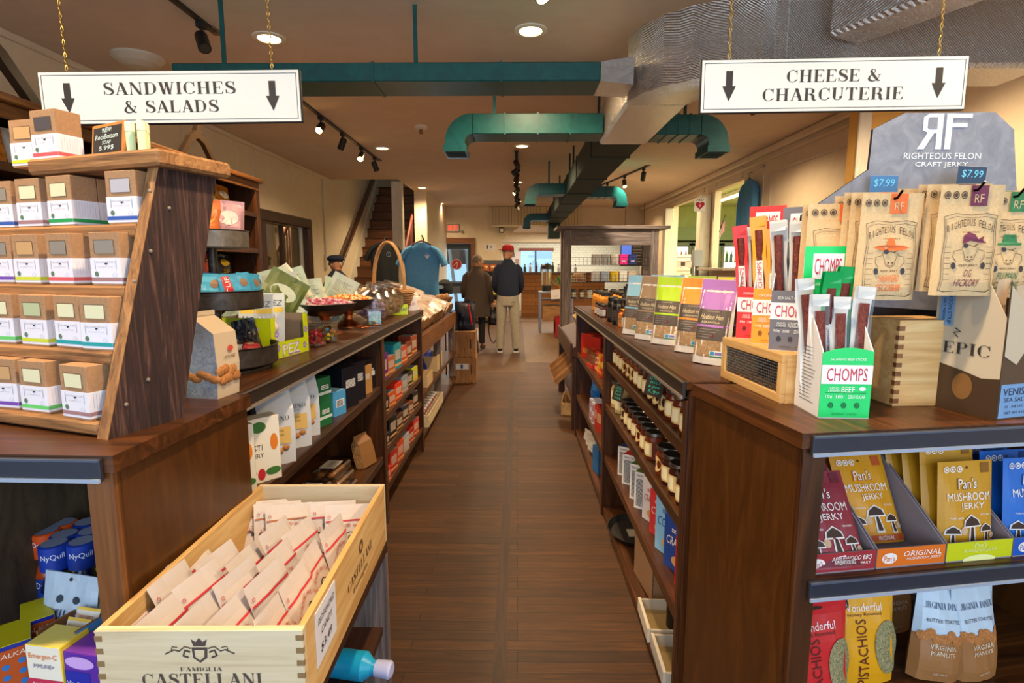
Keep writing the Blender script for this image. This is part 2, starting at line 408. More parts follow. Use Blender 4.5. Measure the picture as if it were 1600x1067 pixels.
# --- a display serif: thick stems, hairlines and slab serifs, for the hanging signs
TH, HA = .2, .035
def _glyph(ch):
    o = []  # list of polygons
    def rect(x0, x1, y0, y1): o.append([(x0, y0), (x1, y0), (x1, y1), (x0, y1)])
    def stem(x, w=TH, y0=0, y1=1, ser=True):
        rect(x-w/2, x+w/2, y0, y1)
        if ser:
            for y in (y0, y1-HA): rect(x-w/2-.09, x+w/2+.09, y, y+HA)
    def diag(x0, y0, x1, y1, w): o.append([(x0-w/2, y0), (x0+w/2, y0), (x1+w/2, y1), (x1-w/2, y1)])
    def serif(x, y, w=.3): rect(x-w/2, x+w/2, y, y+HA)
    def beak(x, y0, y1, d=.06): o.append([(x, y0), (x, y1), (x-d, y0 if y1 > y0 else y0)])
    def arc(cx, cy, rx, ry, a0, a1, t=TH, n=14):
        P = []
        for i in range(n+1):
            a = R(a0+(a1-a0)*i/n)
            w = HA+(t-HA)*abs(cos(a))**1.6
            P.append(((cx+rx*cos(a), cy+ry*sin(a)), (cx+(rx-w)*cos(a), cy+(ry-HA)*sin(a))))
        for p, q in zip(P, P[1:]): o.append([p[0], q[0], q[1], p[1]])
    def path(pts, n=6):
        P = []
        for i in range(len(pts)-1):
            p0 = pts[max(i-1, 0)]; p1 = pts[i]; p2 = pts[i+1]; p3 = pts[min(i+2, len(pts)-1)]
            for k in range(n+(i == len(pts)-2)):
                t = k/n
                P.append([.5*(2*p1[j]+(p2[j]-p0[j])*t+(2*p0[j]-5*p1[j]+4*p2[j]-p3[j])*t*t+(3*p1[j]-p0[j]-3*p2[j]+p3[j])*t**3) for j in range(3)])
        E = []
        for i, p in enumerate(P):
            a = P[max(i-1, 0)]; b = P[min(i+1, len(P)-1)]
            dx, dy = b[0]-a[0], b[1]-a[1]; L = sqrt(dx*dx+dy*dy) or 1
            nx, ny = -dy/L*p[2]/2, dx/L*p[2]/2
            E.append(((p[0]+nx, p[1]+ny), (p[0]-nx, p[1]-ny)))
        for p, q in zip(E, E[1:]): o.append([p[0], q[0], q[1], p[1]])
    w = .9
    if ch == 'I': stem(.2); w = .4
    elif ch == 'L': stem(.2); rect(.2, .75, 0, HA); o.append([(.75, 0), (.78, .3), (.68, HA)]); w = .8
    elif ch == 'E' or ch == 'F':
        stem(.2); rect(.2, .75, 1-HA, 1); o.append([(.75, 1), (.77, .72), (.67, 1-HA)])
        rect(.2, .55, .5, .5+HA); rect(.53, .57, .38, .65)
        if ch == 'E': rect(.2, .76, 0, HA); o.append([(.76, 0), (.8, .3), (.68, HA)])
        w = .82
    elif ch == 'H': stem(.2); stem(.78); rect(.2, .78, .5, .5+HA); w = 1.0
    elif ch == 'T': stem(.42); rect(.02, .82, 1-HA, 1); o.append([(.02, 1), (0, .7), (.12, 1-HA)]); o.append([(.82, 1), (.84, .7), (.72, 1-HA)]); w = .84
    elif ch == 'N': stem(.16, HA+.02); stem(.82, HA+.02); diag(.82-.02, 0, .18, 1, TH+.03); w = .98
    elif ch == 'M': stem(.16, HA+.02); stem(.98); diag(.55, 0, .2, 1, TH); diag(.53, 0, .93, 1, HA+.02); w = 1.16
    elif ch == 'A': diag(.12, 0, .44, 1, HA+.02); diag(.76, 0, .44, 1, TH+.02); rect(.22, .66, .3, .3+HA); serif(.12, 0, .24); serif(.76, 0, .36); w = .9
    elif ch == 'W':
        diag(.36, 0, .14, 1, TH); diag(.36, 0, .56, 1, HA+.02); diag(.78, 0, .56, 1, TH); diag(.78, 0, 1.02, 1, HA+.02)
        serif(.14, 1-HA, .34); serif(.56, 1-HA, .3); serif(1.02, 1-HA, .24); w = 1.14
    elif ch == 'U': stem(.2, y0=.3, ser=False); serif(.2, 1-HA, .36); stem(.76, HA+.02, .3, ser=False); serif(.76, 1-HA, .24); arc(.44, .32, .34, .32, 180, 360, TH); w = .94
    elif ch == 'D': stem(.2); arc(.4, .5, .48, .5, -90, 90); rect(.2, .4, 0, HA); rect(.2, .4, 1-HA, 1); w = .96
    elif ch == 'O': arc(.46, .5, .44, .5, 0, 360, n=28); w = .96
    elif ch == 'P' or ch == 'R':
        stem(.2); arc(.42, .75, .36, .25, -90, 90); rect(.2, .42, 1-HA, 1); rect(.2, .42, .5, .5+HA); w = .84
        if ch == 'R': path([(.45, .5, .06), (.66, .4, .18), (.7, .15, .2), (.8, .01, .1), (.93, .08, .03)]); w = .96
    elif ch == 'C' or ch == 'G':
        arc(.48, .5, .44, .5, 40, 320, n=22); rect(.79, .83, .62, 1)
        if ch == 'G': stem(.78, y0=0, y1=.42, ser=False); serif(.76, .42, .34)
        else: o.append([(.8, .19), (.84, .25), (.86, .2), (.8, .1)])
        w = .9
    elif ch == 'S': path([(.66, .68, .03), (.6, .9, .04), (.38, .98, .04), (.16, .86, .14), (.2, .64, .2), (.46, .5, .22), (.66, .34, .2), (.66, .14, .14), (.42, .02, .04), (.18, .1, .04), (.08, .34, .03)]); rect(.64, .68, .66, 1); rect(.06, .1, 0, .34); w = .76
    elif ch == '&': path([(.9, .52, .03), (.82, .3, .04), (.62, .06, .05), (.34, .01, .1), (.12, .16, .17), (.2, .42, .1), (.46, .62, .04), (.56, .84, .06), (.42, .98, .04), (.26, .84, .14), (.36, .6, .17), (.6, .28, .18), (.8, .06, .12), (.96, .05, .03)]); rect(.74, 1.0, .5, .5+HA); w = 1.04
    elif ch == ' ': w = .4
    else: rect(.1, .3, 0, .14); w = .4
    return o, w
DID = {}
def didone(t):
    if t in DID: return DID[t]
    vs_ = []; fs = []; x = 0
    for ch in t:
        polys, w = _glyph(ch)
        for p in polys:
            b = len(vs_); vs_ += [(a+x, y) for a, y in p]; fs.append(tuple(range(b, b+len(p))))
        x += w*1.0+.1
    x0 = min(v[0] for v in vs_); x1 = max(v[0] for v in vs_)
    DID[t] = ([((v[0]-x0)/(x1-x0), v[1]) for v in vs_], fs, (x1-x0))
    return DID[t]

# ---------------------------------------------------------------- things, parts, copies
def tag(o, label, cat=None, group=None, kind=None):
    if label: o['label'] = label
    if cat: o['category'] = cat
    if group: o['group'] = group
    if kind: o['kind'] = kind
    return o
def thing(name, label, cat, loc=(0, 0, 0), rz=0, group=None):
    o = bpy.data.objects.new(name, None); o.empty_display_size = .05
    COL.objects.link(o); o.location = loc
    o.rotation_euler = rz if isinstance(rz, (tuple, list)) else (0, 0, rz)
    return tag(o, label, cat, group)
def struct(mb, name):
    o = mb.build(name); o['kind'] = 'structure'; return o
CACHE = {}
def copytree(o, parent=None):
    c = o.copy(); COL.objects.link(c)
    if parent: c.parent = parent
    for ch in o.children: copytree(ch, c)
    return c
def put(fn, args, name, label, cat, loc, rz=0, group=None, scale=None):
    """place a thing: the first of its kind is built by fn(root, *args), later ones are copies of it and its parts"""
    key = (fn.__name__, name, repr(args))
    if key in CACHE: o = copytree(CACHE[key])
    else:
        o = bpy.data.objects.new(name, None); o.empty_display_size = .05; COL.objects.link(o)
        fn(o, *args); CACHE[key] = o
    o.location = loc; o.rotation_euler = rz if isinstance(rz, (tuple, list)) else (0, 0, rz)
    o.scale = (scale,)*3 if scale else (1, 1, 1)
    for k in ('group',):
        if k in o: del o[k]
    return tag(o, label, cat, group)
ORD = ['first', 'second', 'third', 'fourth', 'fifth', 'sixth', 'seventh', 'eighth', 'ninth', 'tenth', 'eleventh', 'twelfth', 'thirteenth', 'fourteenth', 'fifteenth', 'sixteenth', 'seventeenth', 'eighteenth', 'nineteenth', 'twentieth']

# ================================================================ the room
CEIL = 2.95
def sbox(name, m, *b, **k):
    mb = MB(); mb.box(*b, m, **k); return struct(mb, name)
sbox('floor', 'floor_boards', -3.4, 3.3, -1.9, 14.6, -.1, 0)
sbox('floor', 'floor_far', -3.28, .12, 7.4, 14.45, 0, .002)  # far boards in a paler brown than the near ones
sbox('floor', 'stone_floor', .12, 3.17, 8.2, 14.45, 0, .002)
mb = MB(); mb.box(-.09, -.04, 0, 7.4, 0, .003, 'darkwood_y'); struct(mb, 'trim_1')
sbox('floor', 'marblebrown', -.9, 7, 14.6, 18.6, -.1, 0)
sbox('floor', 'marblebrown', 3.3, 7, 3, 14.6, -.1, 0)
# ceiling around the stair opening
mb = MB()
mb.box(-3.4, 3.4, -1.9, 9.9, CEIL, CEIL+.1, 'ceilingpaint'); mb.box(-2.05, 3.4, 9.9, 14.6, CEIL, CEIL+.1, 'ceilingpaint'); mb.box(-3.4, -2.05, 14.4, 14.6, CEIL, CEIL+.1, 'ceilingpaint')
struct(mb, 'ceiling')
sbox('ceiling', 'ceilingpaint', -.9, 7, 14.6, 18.6, 2.5, 2.6)
sbox('ceiling', 'greenwall', 3.4, 7, 3, 14.6, 2.95, 3.05)
# left wall with a dark framed window
mb = MB()
for b in ((-1.9, 7.2, 0, 4.6), (8.65, 14.6, 0, 4.6), (7.2, 8.65, 2.05, 4.6), (7.2, 8.65, 0, .8)): mb.box(-3.4, -3.3, *b, 'wallpaint')
struct(mb, 'wall_left')
mb = MB(); mb.box(-3.33, -3.24, 7.05, 8.8, 2.03, 2.17, 'darkwood_y', .01); mb.box(-3.33, -3.24, 7.05, 7.19, .7, 2.03, 'darkwood_z', .01); mb.box(-3.33, -3.24, 8.62, 8.8, .7, 2.03, 'darkwood_z', .01)
mb.box(-3.33, -3.24, 7.1, 8.7, .7, .8, 'darkwood_y'); mb.box(-3.4, -3.34, 7.9, 7.96, .8, 2.03, 'darkwood_z')
struct(mb, 'window_1')
mb = MB(); mb.box(-3.37, -3.365, 7.2, 8.62, .8, 2.03, 'pane'); p = struct(mb, 'window_1_pane')
mb = MB(); mb.box(-4.4, -4.3, 6.0, 12, 0, 2.9, 'yellowwall'); mb.box(-4.3, -3.4, 9.8, 9.9, 0, 2.9, 'yellowwall'); mb.box(-4.3, -3.4, 6, 9.9, 2.9, 3, 'wallpaint'); mb.box(-4.3, -3.4, 6, 6.1, 0, 2.9, 'yellowwall'); struct(mb, 'wall_side_room')
# right wall with two openings into the room next door
mb = MB()
for b in ((-1.9, 8.05, 0, CEIL), (8.05, 9.2, 2.66, CEIL), (8.05, 9.2, 0, 1.42), (9.2, 9.65, 0, CEIL), (9.65, 11.6, 2.66, CEIL), (9.65, 11.6, 0, 1.1), (11.6, 14.6, 0, CEIL)):
    mb.box(3.2, 3.3, *b, 'wallpaint')
struct(mb, 'wall_right')
# panel mouldings on the right wall
mb = MB()
for y0, y1, z0, z1 in ((5.2, 7.2, 1.3, 2.62), (7.4, 7.95, 1.3, 2.75), (9.7, 11.4, 2.7, 2.9), (8.1, 9.15, 2.7, 2.9)):
    for b in ((y0, y1, z0, z0+.02), (y0, y1, z1-.02, z1), (y0, y0+.02, z0, z1), (y1-.02, y1, z0, z1)): mb.box(3.185, 3.2, *b, 'whitewood')
mb.box(3.14, 3.2, 4.6, 14.5, 2.86, 2.95, 'wallpaint', .02); mb.box(3.17, 3.2, 4.6, 14.5, 2.78, 2.82, 'wallpaint', .01); struct(mb, 'trim_2')
# the yellow wall return at the right
mb = MB(); mb.box(2.72, 4.6, 4.6, 4.75, 0, CEIL, 'yellowwall'); mb.box(2.70, 2.80, 4.57, 4.6, 0, CEIL, 'whitewood', .008); struct(mb, 'wall_return')
mb = MB(); mb.box(3.3, 3.4, -1.9, 4.6, 0, CEIL, 'yellowwall'); struct(mb, 'wall_right_front')
# shop front behind the camera: posts, sill and glass
mb = MB(); mb.box(-3.4, 3.4, -1.95, -1.85, 0, .45, 'darkwood_x'); mb.box(-3.4, 3.4, -1.95, -1.85, 2.75, CEIL, 'darkwood_x')
for x in (-3.35, -1.2, 0, 1.2, 3.25): mb.box(x, x+.1, -1.95, -1.85, .45, 2.75, 'darkwood_z')
struct(mb, 'wall_front')
# end wall with the exit door
mb = MB()
for b in ((-3.4, -2.0, 0, 2.95), (-1.2, -.42, 0, 2.95), (-2.0, -1.2, 2.05, 2.95)): mb.box(b[0], b[1], 14.5, 14.6, b[2], b[3], 'wallpaint')
mb.box(-.42, 1.9, 14.5, 14.6, 2.5, 2.95, 'wallpaint'); mb.prism([(-.42, 2.12), (-.42, 2.5), (.1, 2.5)], 14.5, 14.6, 'wallpaint')
mb.box(1.9, 3.3, 14.5, 14.6, 2.45, 2.95, 'wallpaint')
struct(mb, 'wall_back')
mb = MB(); mb.box(-.65, 1.6, 14.3, 14.5, 2.46, 2.94, 'beadboard'); mb.box(-.67, 1.6, 14.27, 14.32, 2.44, 2.48, 'wallpaint'); struct(mb, 'soffit')
mb = MB()
mb.box(-2.12, -1.1, 14.44, 14.5, 2.02, 2.17, 'stainedlight_x', .008); mb.box(-2.12, -2.0, 14.44, 14.5, 0, 2.02, 'stainedlight_z', .008); mb.box(-1.22, -1.1, 14.44, 14.5, 0, 2.02, 'stainedlight_z', .008); struct(mb, 'trim_3')
d = MB()
for b in ((-2.0, -1.9, 0, 2.02), (-1.3, -1.2, 0, 2.02), (-1.9, -1.3, 1.88, 2.02), (-1.9, -1.3, 0, .25), (-1.9, -1.3, .92, 1.0)): d.box(b[0], b[1], 14.52, 14.57, b[2], b[3], '#2e3636s')
dd = struct(d, 'door_1')
h = MB(); h.tube([(-1.87, 14.5, 1.0), (-1.87, 14.47, 1.0), (-1.33, 14.47, 1.0), (-1.33, 14.5, 1.0)], .012, '#4a4a4ak'); h.build('push_bar', dd)
h = MB(); h.box(-1.9, -1.3, 14.54, 14.546, .25, 1.88, 'pane'); h.build('glass_pane', dd)
h = MB(); h.disc((-1.6, 14.515, 1.49), .14, '#9c1c1c', seg=24); h.disc((-1.6, 14.513, 1.49), .132, '#d8c8c0', seg=24, ri=.94)
for a, b in (((-1.66, 1.48), (-1.57, 1.54)), ((-1.57, 1.54), (-1.60, 1.40)), ((-1.60, 1.40), (-1.63, 1.38)), ((-1.66, 1.48), (-1.68, 1.45)), ((-1.62, 1.51), (-1.6, 1.58))): h.tube([(a[0], 14.512, a[1]), (b[0], 14.512, b[1])], .007, '#d8c8c0', 5)
h.build('round_sticker', dd)
# street seen through the door
mb = MB(); mb.box(-4.5, -.9, 19, 19.1, -.2, 3.4, 'outside'); mb.box(-4.5, -.9, 14.6, 19, -.15, -.05, '#8a94a0m'); struct(mb, 'wall_outside')
mb = MB(); mb.tube([(-1.75, 16.2, 0), (-2.05, 16.2, 2.4)], .05, '#d8d0c0', 6); mb.tube([(-1.35, 16, 0), (-1.5, 16, 2.4)], .05, '#c8c0b0', 6); mb.box(-2.4, -1.0, 16.2, 16.3, 1.5, 1.95, '#7a5c4a'); mb.box(-2.3, -1.0, 16.1, 16.25, .65, 1.0, '#6a4a3c'); struct(mb, 'porch_posts')
# rear room: tiled wall, window, beams
mb = MB()
for b in ((-.9, .1, 0, 2.5), (1.1, 7, 0, 2.5), (.1, 1.1, 0, 1.1), (.1, 1.1, 1.95, 2.5)): mb.box(b[0], b[1], 18, 18.1, b[2], b[3], 'subway_tile')
mb.box(-.9, 7, 17.9, 18, 2.2, 2.5, 'wallpaint'); struct(mb, 'wall_rear_tiled')
mb = MB(); mb.box(.05, 1.15, 17.95, 18, 1.93, 2.02, '#7a3a28s'); mb.box(.55, .6, 18, 18.05, 1.1, 1.95, '#333'+'333'); mb.box(.1, 1.1, 18.06, 18.07, 1.1, 1.95, 'pane'); mb.box(-.2, 2.0, 19.5, 19.6, .8, 2.6, 'outside'); struct(mb, 'window_2')
sbox('wall_rear_left', 'wallpaint', -.9, -.8, 14.6, 18, 0, 2.5)
sbox('wall_rear_right', 'wallpaint', 6.9, 7, 14.6, 18, 0, 2.5)
# stairs along the left wall
mb = MB(); n = 16
for i in range(n):
    y0 = 9.95+i*.22; z1 = (i+1)*.205
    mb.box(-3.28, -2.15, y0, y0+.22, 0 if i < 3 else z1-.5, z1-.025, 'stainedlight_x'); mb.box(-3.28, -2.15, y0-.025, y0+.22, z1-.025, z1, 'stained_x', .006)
struct(mb, 'staircase')
mb = MB(); mb.prism([(9.85, .0), (9.85, .32), (13.6, 3.81), (13.6, 3.5), (9.95, 0)], -3.3, -3.27, 'whitewood', 'x'); struct(mb, 'trim_4')
mb = MB(); mb.box(-2.27, -2.08, 10.1, 10.26, 0, CEIL, 'whitewood', .01); struct(mb, 'post_1')
mb = MB(); mb.box(-2.1, -1.85, 11.4, 14.5, 0, CEIL, 'wallpaint'); struct(mb, 'wall_stair')
mb = MB(); mb.box(-3.3, -2.05, 14.45, 14.55, 2.95, 5, 'wallpaint'); mb.box(-2.1, -2.05, 9.9, 14.5, 2.95, 5, 'wallpaint'); mb.box(-3.4, -2.05, 9.8, 9.9, 3.05, 5, 'wallpaint'); mb.box(-3.4, -2.05, 9.8, 14.5, 5, 5.1, 'wallpaint'); struct(mb, 'wall_stairwell')
hr = thing('wall_handrail', 'long sloping brown wooden handrail fixed to the wall beside the stairs', 'handrail', (-3.2, 9.5, 1.1))
mb = MB(); mb.tube([(0, 0, 0), (0, 4.0, 3.0)], .034, 'stained_y', 8, flat=(1.5, 1)); mb.build('rail', hr)
for t in (.15, .5, .8):
    mb = MB(); mb.tube([(-.1, 4*t, 3*t-.08), (-.03, 4*t, 3*t-.08), (0, 4*t, 3*t)], .012, '#3a3028k', 6); mb.build('bracket', hr)
bl = thing('stair_banister', 'short red-brown banister with upright slats beside the white stair post', 'banister', (-2.14, 10.4, 0))
mb = MB(); mb.tube([(0, 0, 1.55), (0, .95, 2.45)], .035, '#6a2a1c', 6, flat=(.8, 1.4)); mb.build('rail', bl)
for i in range(8):
    mb = MB(); y = .08+i*.115; mb.box(-.015, .015, y, y+.03, .3, 1.5+y*.93, '#5a2418'); mb.build('slat', bl)
# next room at the right
mb = MB(); mb.box(6.9, 7, 3, 14.6, 0, 3, 'greenwall'); mb.box(3.3, 7, 14.5, 14.6, 0, 3, 'greenwall'); mb.box(3.3, 6.9, 13.9, 14.5, 2.08, 2.4, '#7c8a5c'); mb.box(3.3, 7, 3, 3.1, 0, 3, 'greenwall'); struct(mb, 'wall_next_room')
for i, (y0, w) in enumerate(((0, .7), (0, .7), (0, .7), (0, .7))):
    t = thing('glass_door_cooler', '%s glass-fronted drinks cooler, counted from the right, seen through the side-room opening' % ORD[i], 'cooler', (6.4-.72*i, 13.75, 0), R(90), 'drinks coolers in the side room')
    mb = MB(); mb.box(.0, .55, 0, w, 0, 2.02, '#4a5240'); mb.build('cabinet', t)
    mb = MB(); mb.box(-.01, .0, .06, w-.06, .3, 1.92, 'lit_case')
    mb.build('lit_interior', t)
    mb = MB()
    for k in range(4):
        z = .42+k*.38; mb.box(-.03, -.01, .05, w-.05, z-.02, z, '#555')if 0 else mb.box(-.03, -.01, .05, w-.05, z-.02, z, '#55'+'5548')
        for j in range(7):
            mb.lathe([(.035, z), (.035, z+.16), (.014, z+.2), (.014, z+.25)], ['#c08030', '#3a6a30', '#b8b0a0', '#8a3020', '#d8a830', '#406080', '#903818'][(j*3+k) % 7], 8, -.05, .12+j*.11)
    mb.build('drinks_inside', t)
    mb = MB(); mb.box(-.1, -.08, .0, .06, .2, 2.0, '#5c6450'); mb.box(-.1, -.08, w-.06, w, .2, 2.0, '#5c6450'); mb.box(-.1, -.08, 0, w, 1.94, 2.02, '#5c6450'); mb.box(-.1, -.08, 0, w, .2, .28, '#5c6450'); mb.build('door_frame', t)
t = thing('fluorescent_fixture', 'long white fluorescent tube light on the ceiling of the side room', 'ceiling light', (4.4, 10.5, 2.87))
mb = MB(); mb.box(-.07, .07, 0, 2.4, 0, .07, '#e8e8e0'); mb.build('housing', t); mb = MB(); mb.tube([(0, .05, -.02), (0, 2.35, -.02)], .025, 'lamp_tube', 8); mb.build('tube', t)
area('side_room_light', (5.0, 9.0, 2.85), (0, 0, 0), 2.5, 5, 420, (1, .94, .66))
area('rear_room_fill', (1.5, 16.4, 2.47), (0, 0, 0), 3, 1.5, 110, (1, .9, .74))  # unseen ceiling lamp added to brighten the tiled rear wall
# posts between the openings
for i, (y, w) in enumerate(((9.33, .2), (11.55, .2))):
    mb = MB(); mb.box(3.02, 3.19, y, y+w, 0, 2.62, 'whitewood', .008); struct(mb, 'post_%d' % (i+2))
mb = MB(); mb.box(2.95, 3.3, 8.05, 9.2, 1.38, 1.42, 'whitewood', .005); mb.box(2.95, 3.3, 9.65, 11.5, 1.06, 1.1, 'whitewood', .005); struct(mb, 'sill')
# baseboards
mb = MB(); mb.box(-3.3, -3.28, -1.8, 9.8, 0, .14, 'darkwood_y'); struct(mb, 'baseboard_left')
mb = MB(); mb.box(3.18, 3.2, 4.8, 14.5, 0, .14, 'darkwood_y'); struct(mb, 'baseboard_right')
# wall mouldings / conduits on the left wall
mb = MB(); mb.box(-3.3, -3.27, 0, 9.8, 2.9, 2.95, 'wallpaint', .008)
for y in (4.2, 5.6, 7.1): mb.box(-3.3, -3.296, y, y+.012, 2.0, 2.9, 'whitewood')
struct(mb, 'trim_5')
t = thing('wall_conduit', 'thin white cable conduit running down the left wall to a small switch box', 'conduit', (-3.28, 9.5, 1.4))
mb = MB(); mb.box(-.01, .01, -.01, .01, .25, 1.5, '#d8ccb4'); mb.build('conduit_pipe', t); mb = MB(); mb.box(-.02, .03, -.05, .05, 0, .25, '#e0d6c2', .005); mb.build('switch_box', t)
t = thing('outlet_plate', 'small double switch plate low on the left wall beside the stairs', 'switch plate', (-3.295, 9.15, 1.0))
mb = MB(); mb.box(0, .008, -.04, .04, 0, .22, '#c0ae90', .003); mb.box(.008, .012, -.015, .015, .03, .09, '#8a7a60'); mb.box(.008, .012, -.015, .015, .12, .18, '#8a7a60'); mb.build('plate', t)

# ================================================================ ceiling fittings
def can_light(r):
    mb = MB(); mb.lathe([(.105, 0), (.105, -.008), (.075, -.012), (.07, .0)], '#e8dcc6', 28, caps=False); mb.build('trim_ring', r)
    mb = MB(); mb.disc((0, 0, -.004), .074, 'lamp_warm', U=(1, 0, 0), W=(0, -1, 0), seg=28); mb.build('bulb_face', r)
cans = [(-1.65, 3.87, 'nearest on the left'), (.08, 3.77, 'nearest in the middle of the aisle'), (-1.74, 7.31, 'in the left row just past the track spots'), (.05, 7.2, 'in the middle row just before the long track'),
        (-1.85, 10.9, 'in the left row above the stair post'), (-1.87, 13.6, 'farthest along the left row near the exit sign'), (.0, 10.2, 'in the middle row behind the long track'), (.0, 13.2, 'farthest along the middle row'), (2.2, 6.3, ''), (2.3, 3.7, ''), (2.2, 9.7, ''), (2.2, 12.9, ''), (-1.7, .9, ''), (.1, .9, ''), (1.9, 1.2, '')]  # blank means no fitting; the lamp facing the yellow wall is added for warmth
for x, y, where in cans:
    if where:
        put(can_light, (), 'recessed_light', 'round glowing recessed ceiling light, '+where, 'ceiling light', (x, y, CEIL), 0, 'recessed ceiling lights')
    l = bpy.data.lights.new('downlight', 'SPOT'); l.energy = 165; l.color = (1, .72, .42); l.spot_size = R(150); l.spot_blend = .7; l.shadow_soft_size = .07
    o = bpy.data.objects.new('downlight', l); o.location = (x, y, CEIL-.03); COL.objects.link(o)
def track_head(r, lit, tilt, dirn):
    mb = MB(); mb.box(-.02, .02, -.03, .03, -.03, 0, '#141414'); mb.tube([(0, 0, -.03), (0, 0, -.09)], .008, '#141414', 6); mb.build('stem', r)
    mb = MB(); mb.T = Matrix.Translation((0, 0, -.1)) @ Euler((R(tilt), 0, R(dirn))).to_matrix().to_4x4() @ Matrix.Translation((0, 0, -.0))
    mb.lathe([(.034, .05), (.038, .04), (.038, -.08), (.032, -.08)], '#181614s', 16, caps=True)
    mb.build('lamp_can', r)
    mb2 = MB(); mb2.T = mb.T; mb2.disc((0, 0, -.082), .031, lit, W=(0, -1, 0)); mb2.build('bulb', r)
def track(name, label, p0, p1):
    p0 = V3(p0); p1 = V3(p1); d = p1-p0; t = thing(name, label, 'track light rail', p0, atan2(d.y, d.x))
    mb = MB(); mb.box(0, d.length, -.018, .018, -.02, .0, '#1a1512s', .003); mb.build('rail', t)
    for e in (0, d.length): mb = MB(); mb.box(e-.06, e+.06, -.03, .03, -.012, 0, '#7a6448'); mb.build('end_plate', t)
    return t
track('track_rail', 'black ceiling track above the left aisle, nearer of its two lengths', (-1.95, 1.9, CEIL), (-1.95, 3.75, CEIL))
track('track_rail', 'black ceiling track along the left side, the length with four spotlights', (-1.98, 4.6, CEIL), (-1.98, 8.1, CEIL))
track('track_rail', 'long black ceiling track down the middle carrying a dense row of spotlights', (-.02, 7.5, CEIL), (-.02, 13.7, CEIL))
track('track_rail', 'short slanting black ceiling track at the right beyond the main duct', (1.95, 8.6, CEIL), (1.52, 10.8, CEIL))
track('track_rail', 'short black ceiling track at top centre edge of the photo', (.1, 2.0, CEIL), (.1, 3.1, CEIL))
def head(x, y, where, lit=False, tilt=35, dirn=0, grp=None, starb=False):
    put(track_head, ('spot_warm' if starb else 'lamp_warm' if lit else '#3a3026', tilt, dirn), 'track_spotlight', ('lit ' if lit or starb else 'unlit ')+'black track spotlight '+where, 'spotlight', (x, y, CEIL-.02), 0, grp)
    if starb:
        l = bpy.data.lights.new('spot', 'SPOT'); l.energy = 40; l.color = (1, .7, .38); l.spot_size = R(70); l.spot_blend = .6; l.shadow_soft_size = .04
        o = bpy.data.objects.new('spot', l); o.location = (x, y-.05, CEIL-.17); o.rotation_euler = (R(-25), 0, 0); COL.objects.link(o)
head(-1.95, 3.6, 'hanging at the far end of the nearer left track', tilt=-40, dirn=40)
head(-1.98, 5.75, 'with the largest starburst, just right of the left hanging sign', starb=True, tilt=-55)
head(-1.98, 6.45, 'second along the left track, pointing away', tilt=30, dirn=60)
head(-1.98, 7.2, 'third along the left track, with a small starburst', starb=True, tilt=-50)
head(-1.98, 7.85, 'last on the left track', tilt=25, dirn=-40)
head(.1, 2.95, 'hanging at the very top centre of the photo', lit=True, tilt=-25, dirn=40)
random.seed(3)
for i in range(11):
    head(-.02, 7.75+i*.56, 'in the dense middle row, %s from the near end' % ORD[i], lit=i in (2, 5, 6, 9), tilt=random.choice((-50, 40, 55)), dirn=random.choice((-90, 90, 60, -60, 20)), grp='spotlights on the middle track')
head(1.93, 8.75, 'first on the short right track', lit=True, tilt=35, dirn=0)
l = bpy.data.lights.new('spot', 'SPOT'); l.energy = 150; l.color = (1, .84, .62); l.spot_size = R(80); l.spot_blend = .6; l.shadow_soft_size = .04  # extra spot beside the track, added to brighten the greywood rack's tubs
o = bpy.data.objects.new('spot', l); o.location = (1.6, 8.3, CEIL-.15); o.rotation_euler = (R(42), 0, 0); COL.objects.link(o); head(1.78, 9.5, 'middle of the short right track', lit=True, tilt=-30); head(1.62, 10.3, 'last on the short right track', lit=True, tilt=-35)
head(2.02, 5.0, 'beside the bent green duct end at right', tilt=40, dirn=-50)
head(1.38, 5.35, 'glowing as a starburst under the right-hand green duct arm', starb=True, tilt=-55)
t = thing('smoke_detector', 'small white smoke detector on the ceiling between left lights and green duct', 'smoke detector', (-1.05, 6.2, CEIL))
mb = MB(); mb.lathe([(.07, 0), (.07, -.03), (.05, -.04)], '#e0d4bc', 20); mb.build('base', t); mb = MB(); mb.lathe([(.02, -.04), (.02, -.07), (.03, -.075), (.005, -.09)], '#8a6a40', 10); mb.build('sensor', t)
t = thing('ceiling_dome', 'unlit white oval ceiling fixture above the left hanging sign', 'ceiling fixture', (-2.75, 4.2, CEIL))
mb = MB(); mb.lathe([(.17, 0), (.17, -.015), (.13, -.05), (.07, -.075), (.0, -.08)], '#cfc3ad', 28); mb.build('shade', t)

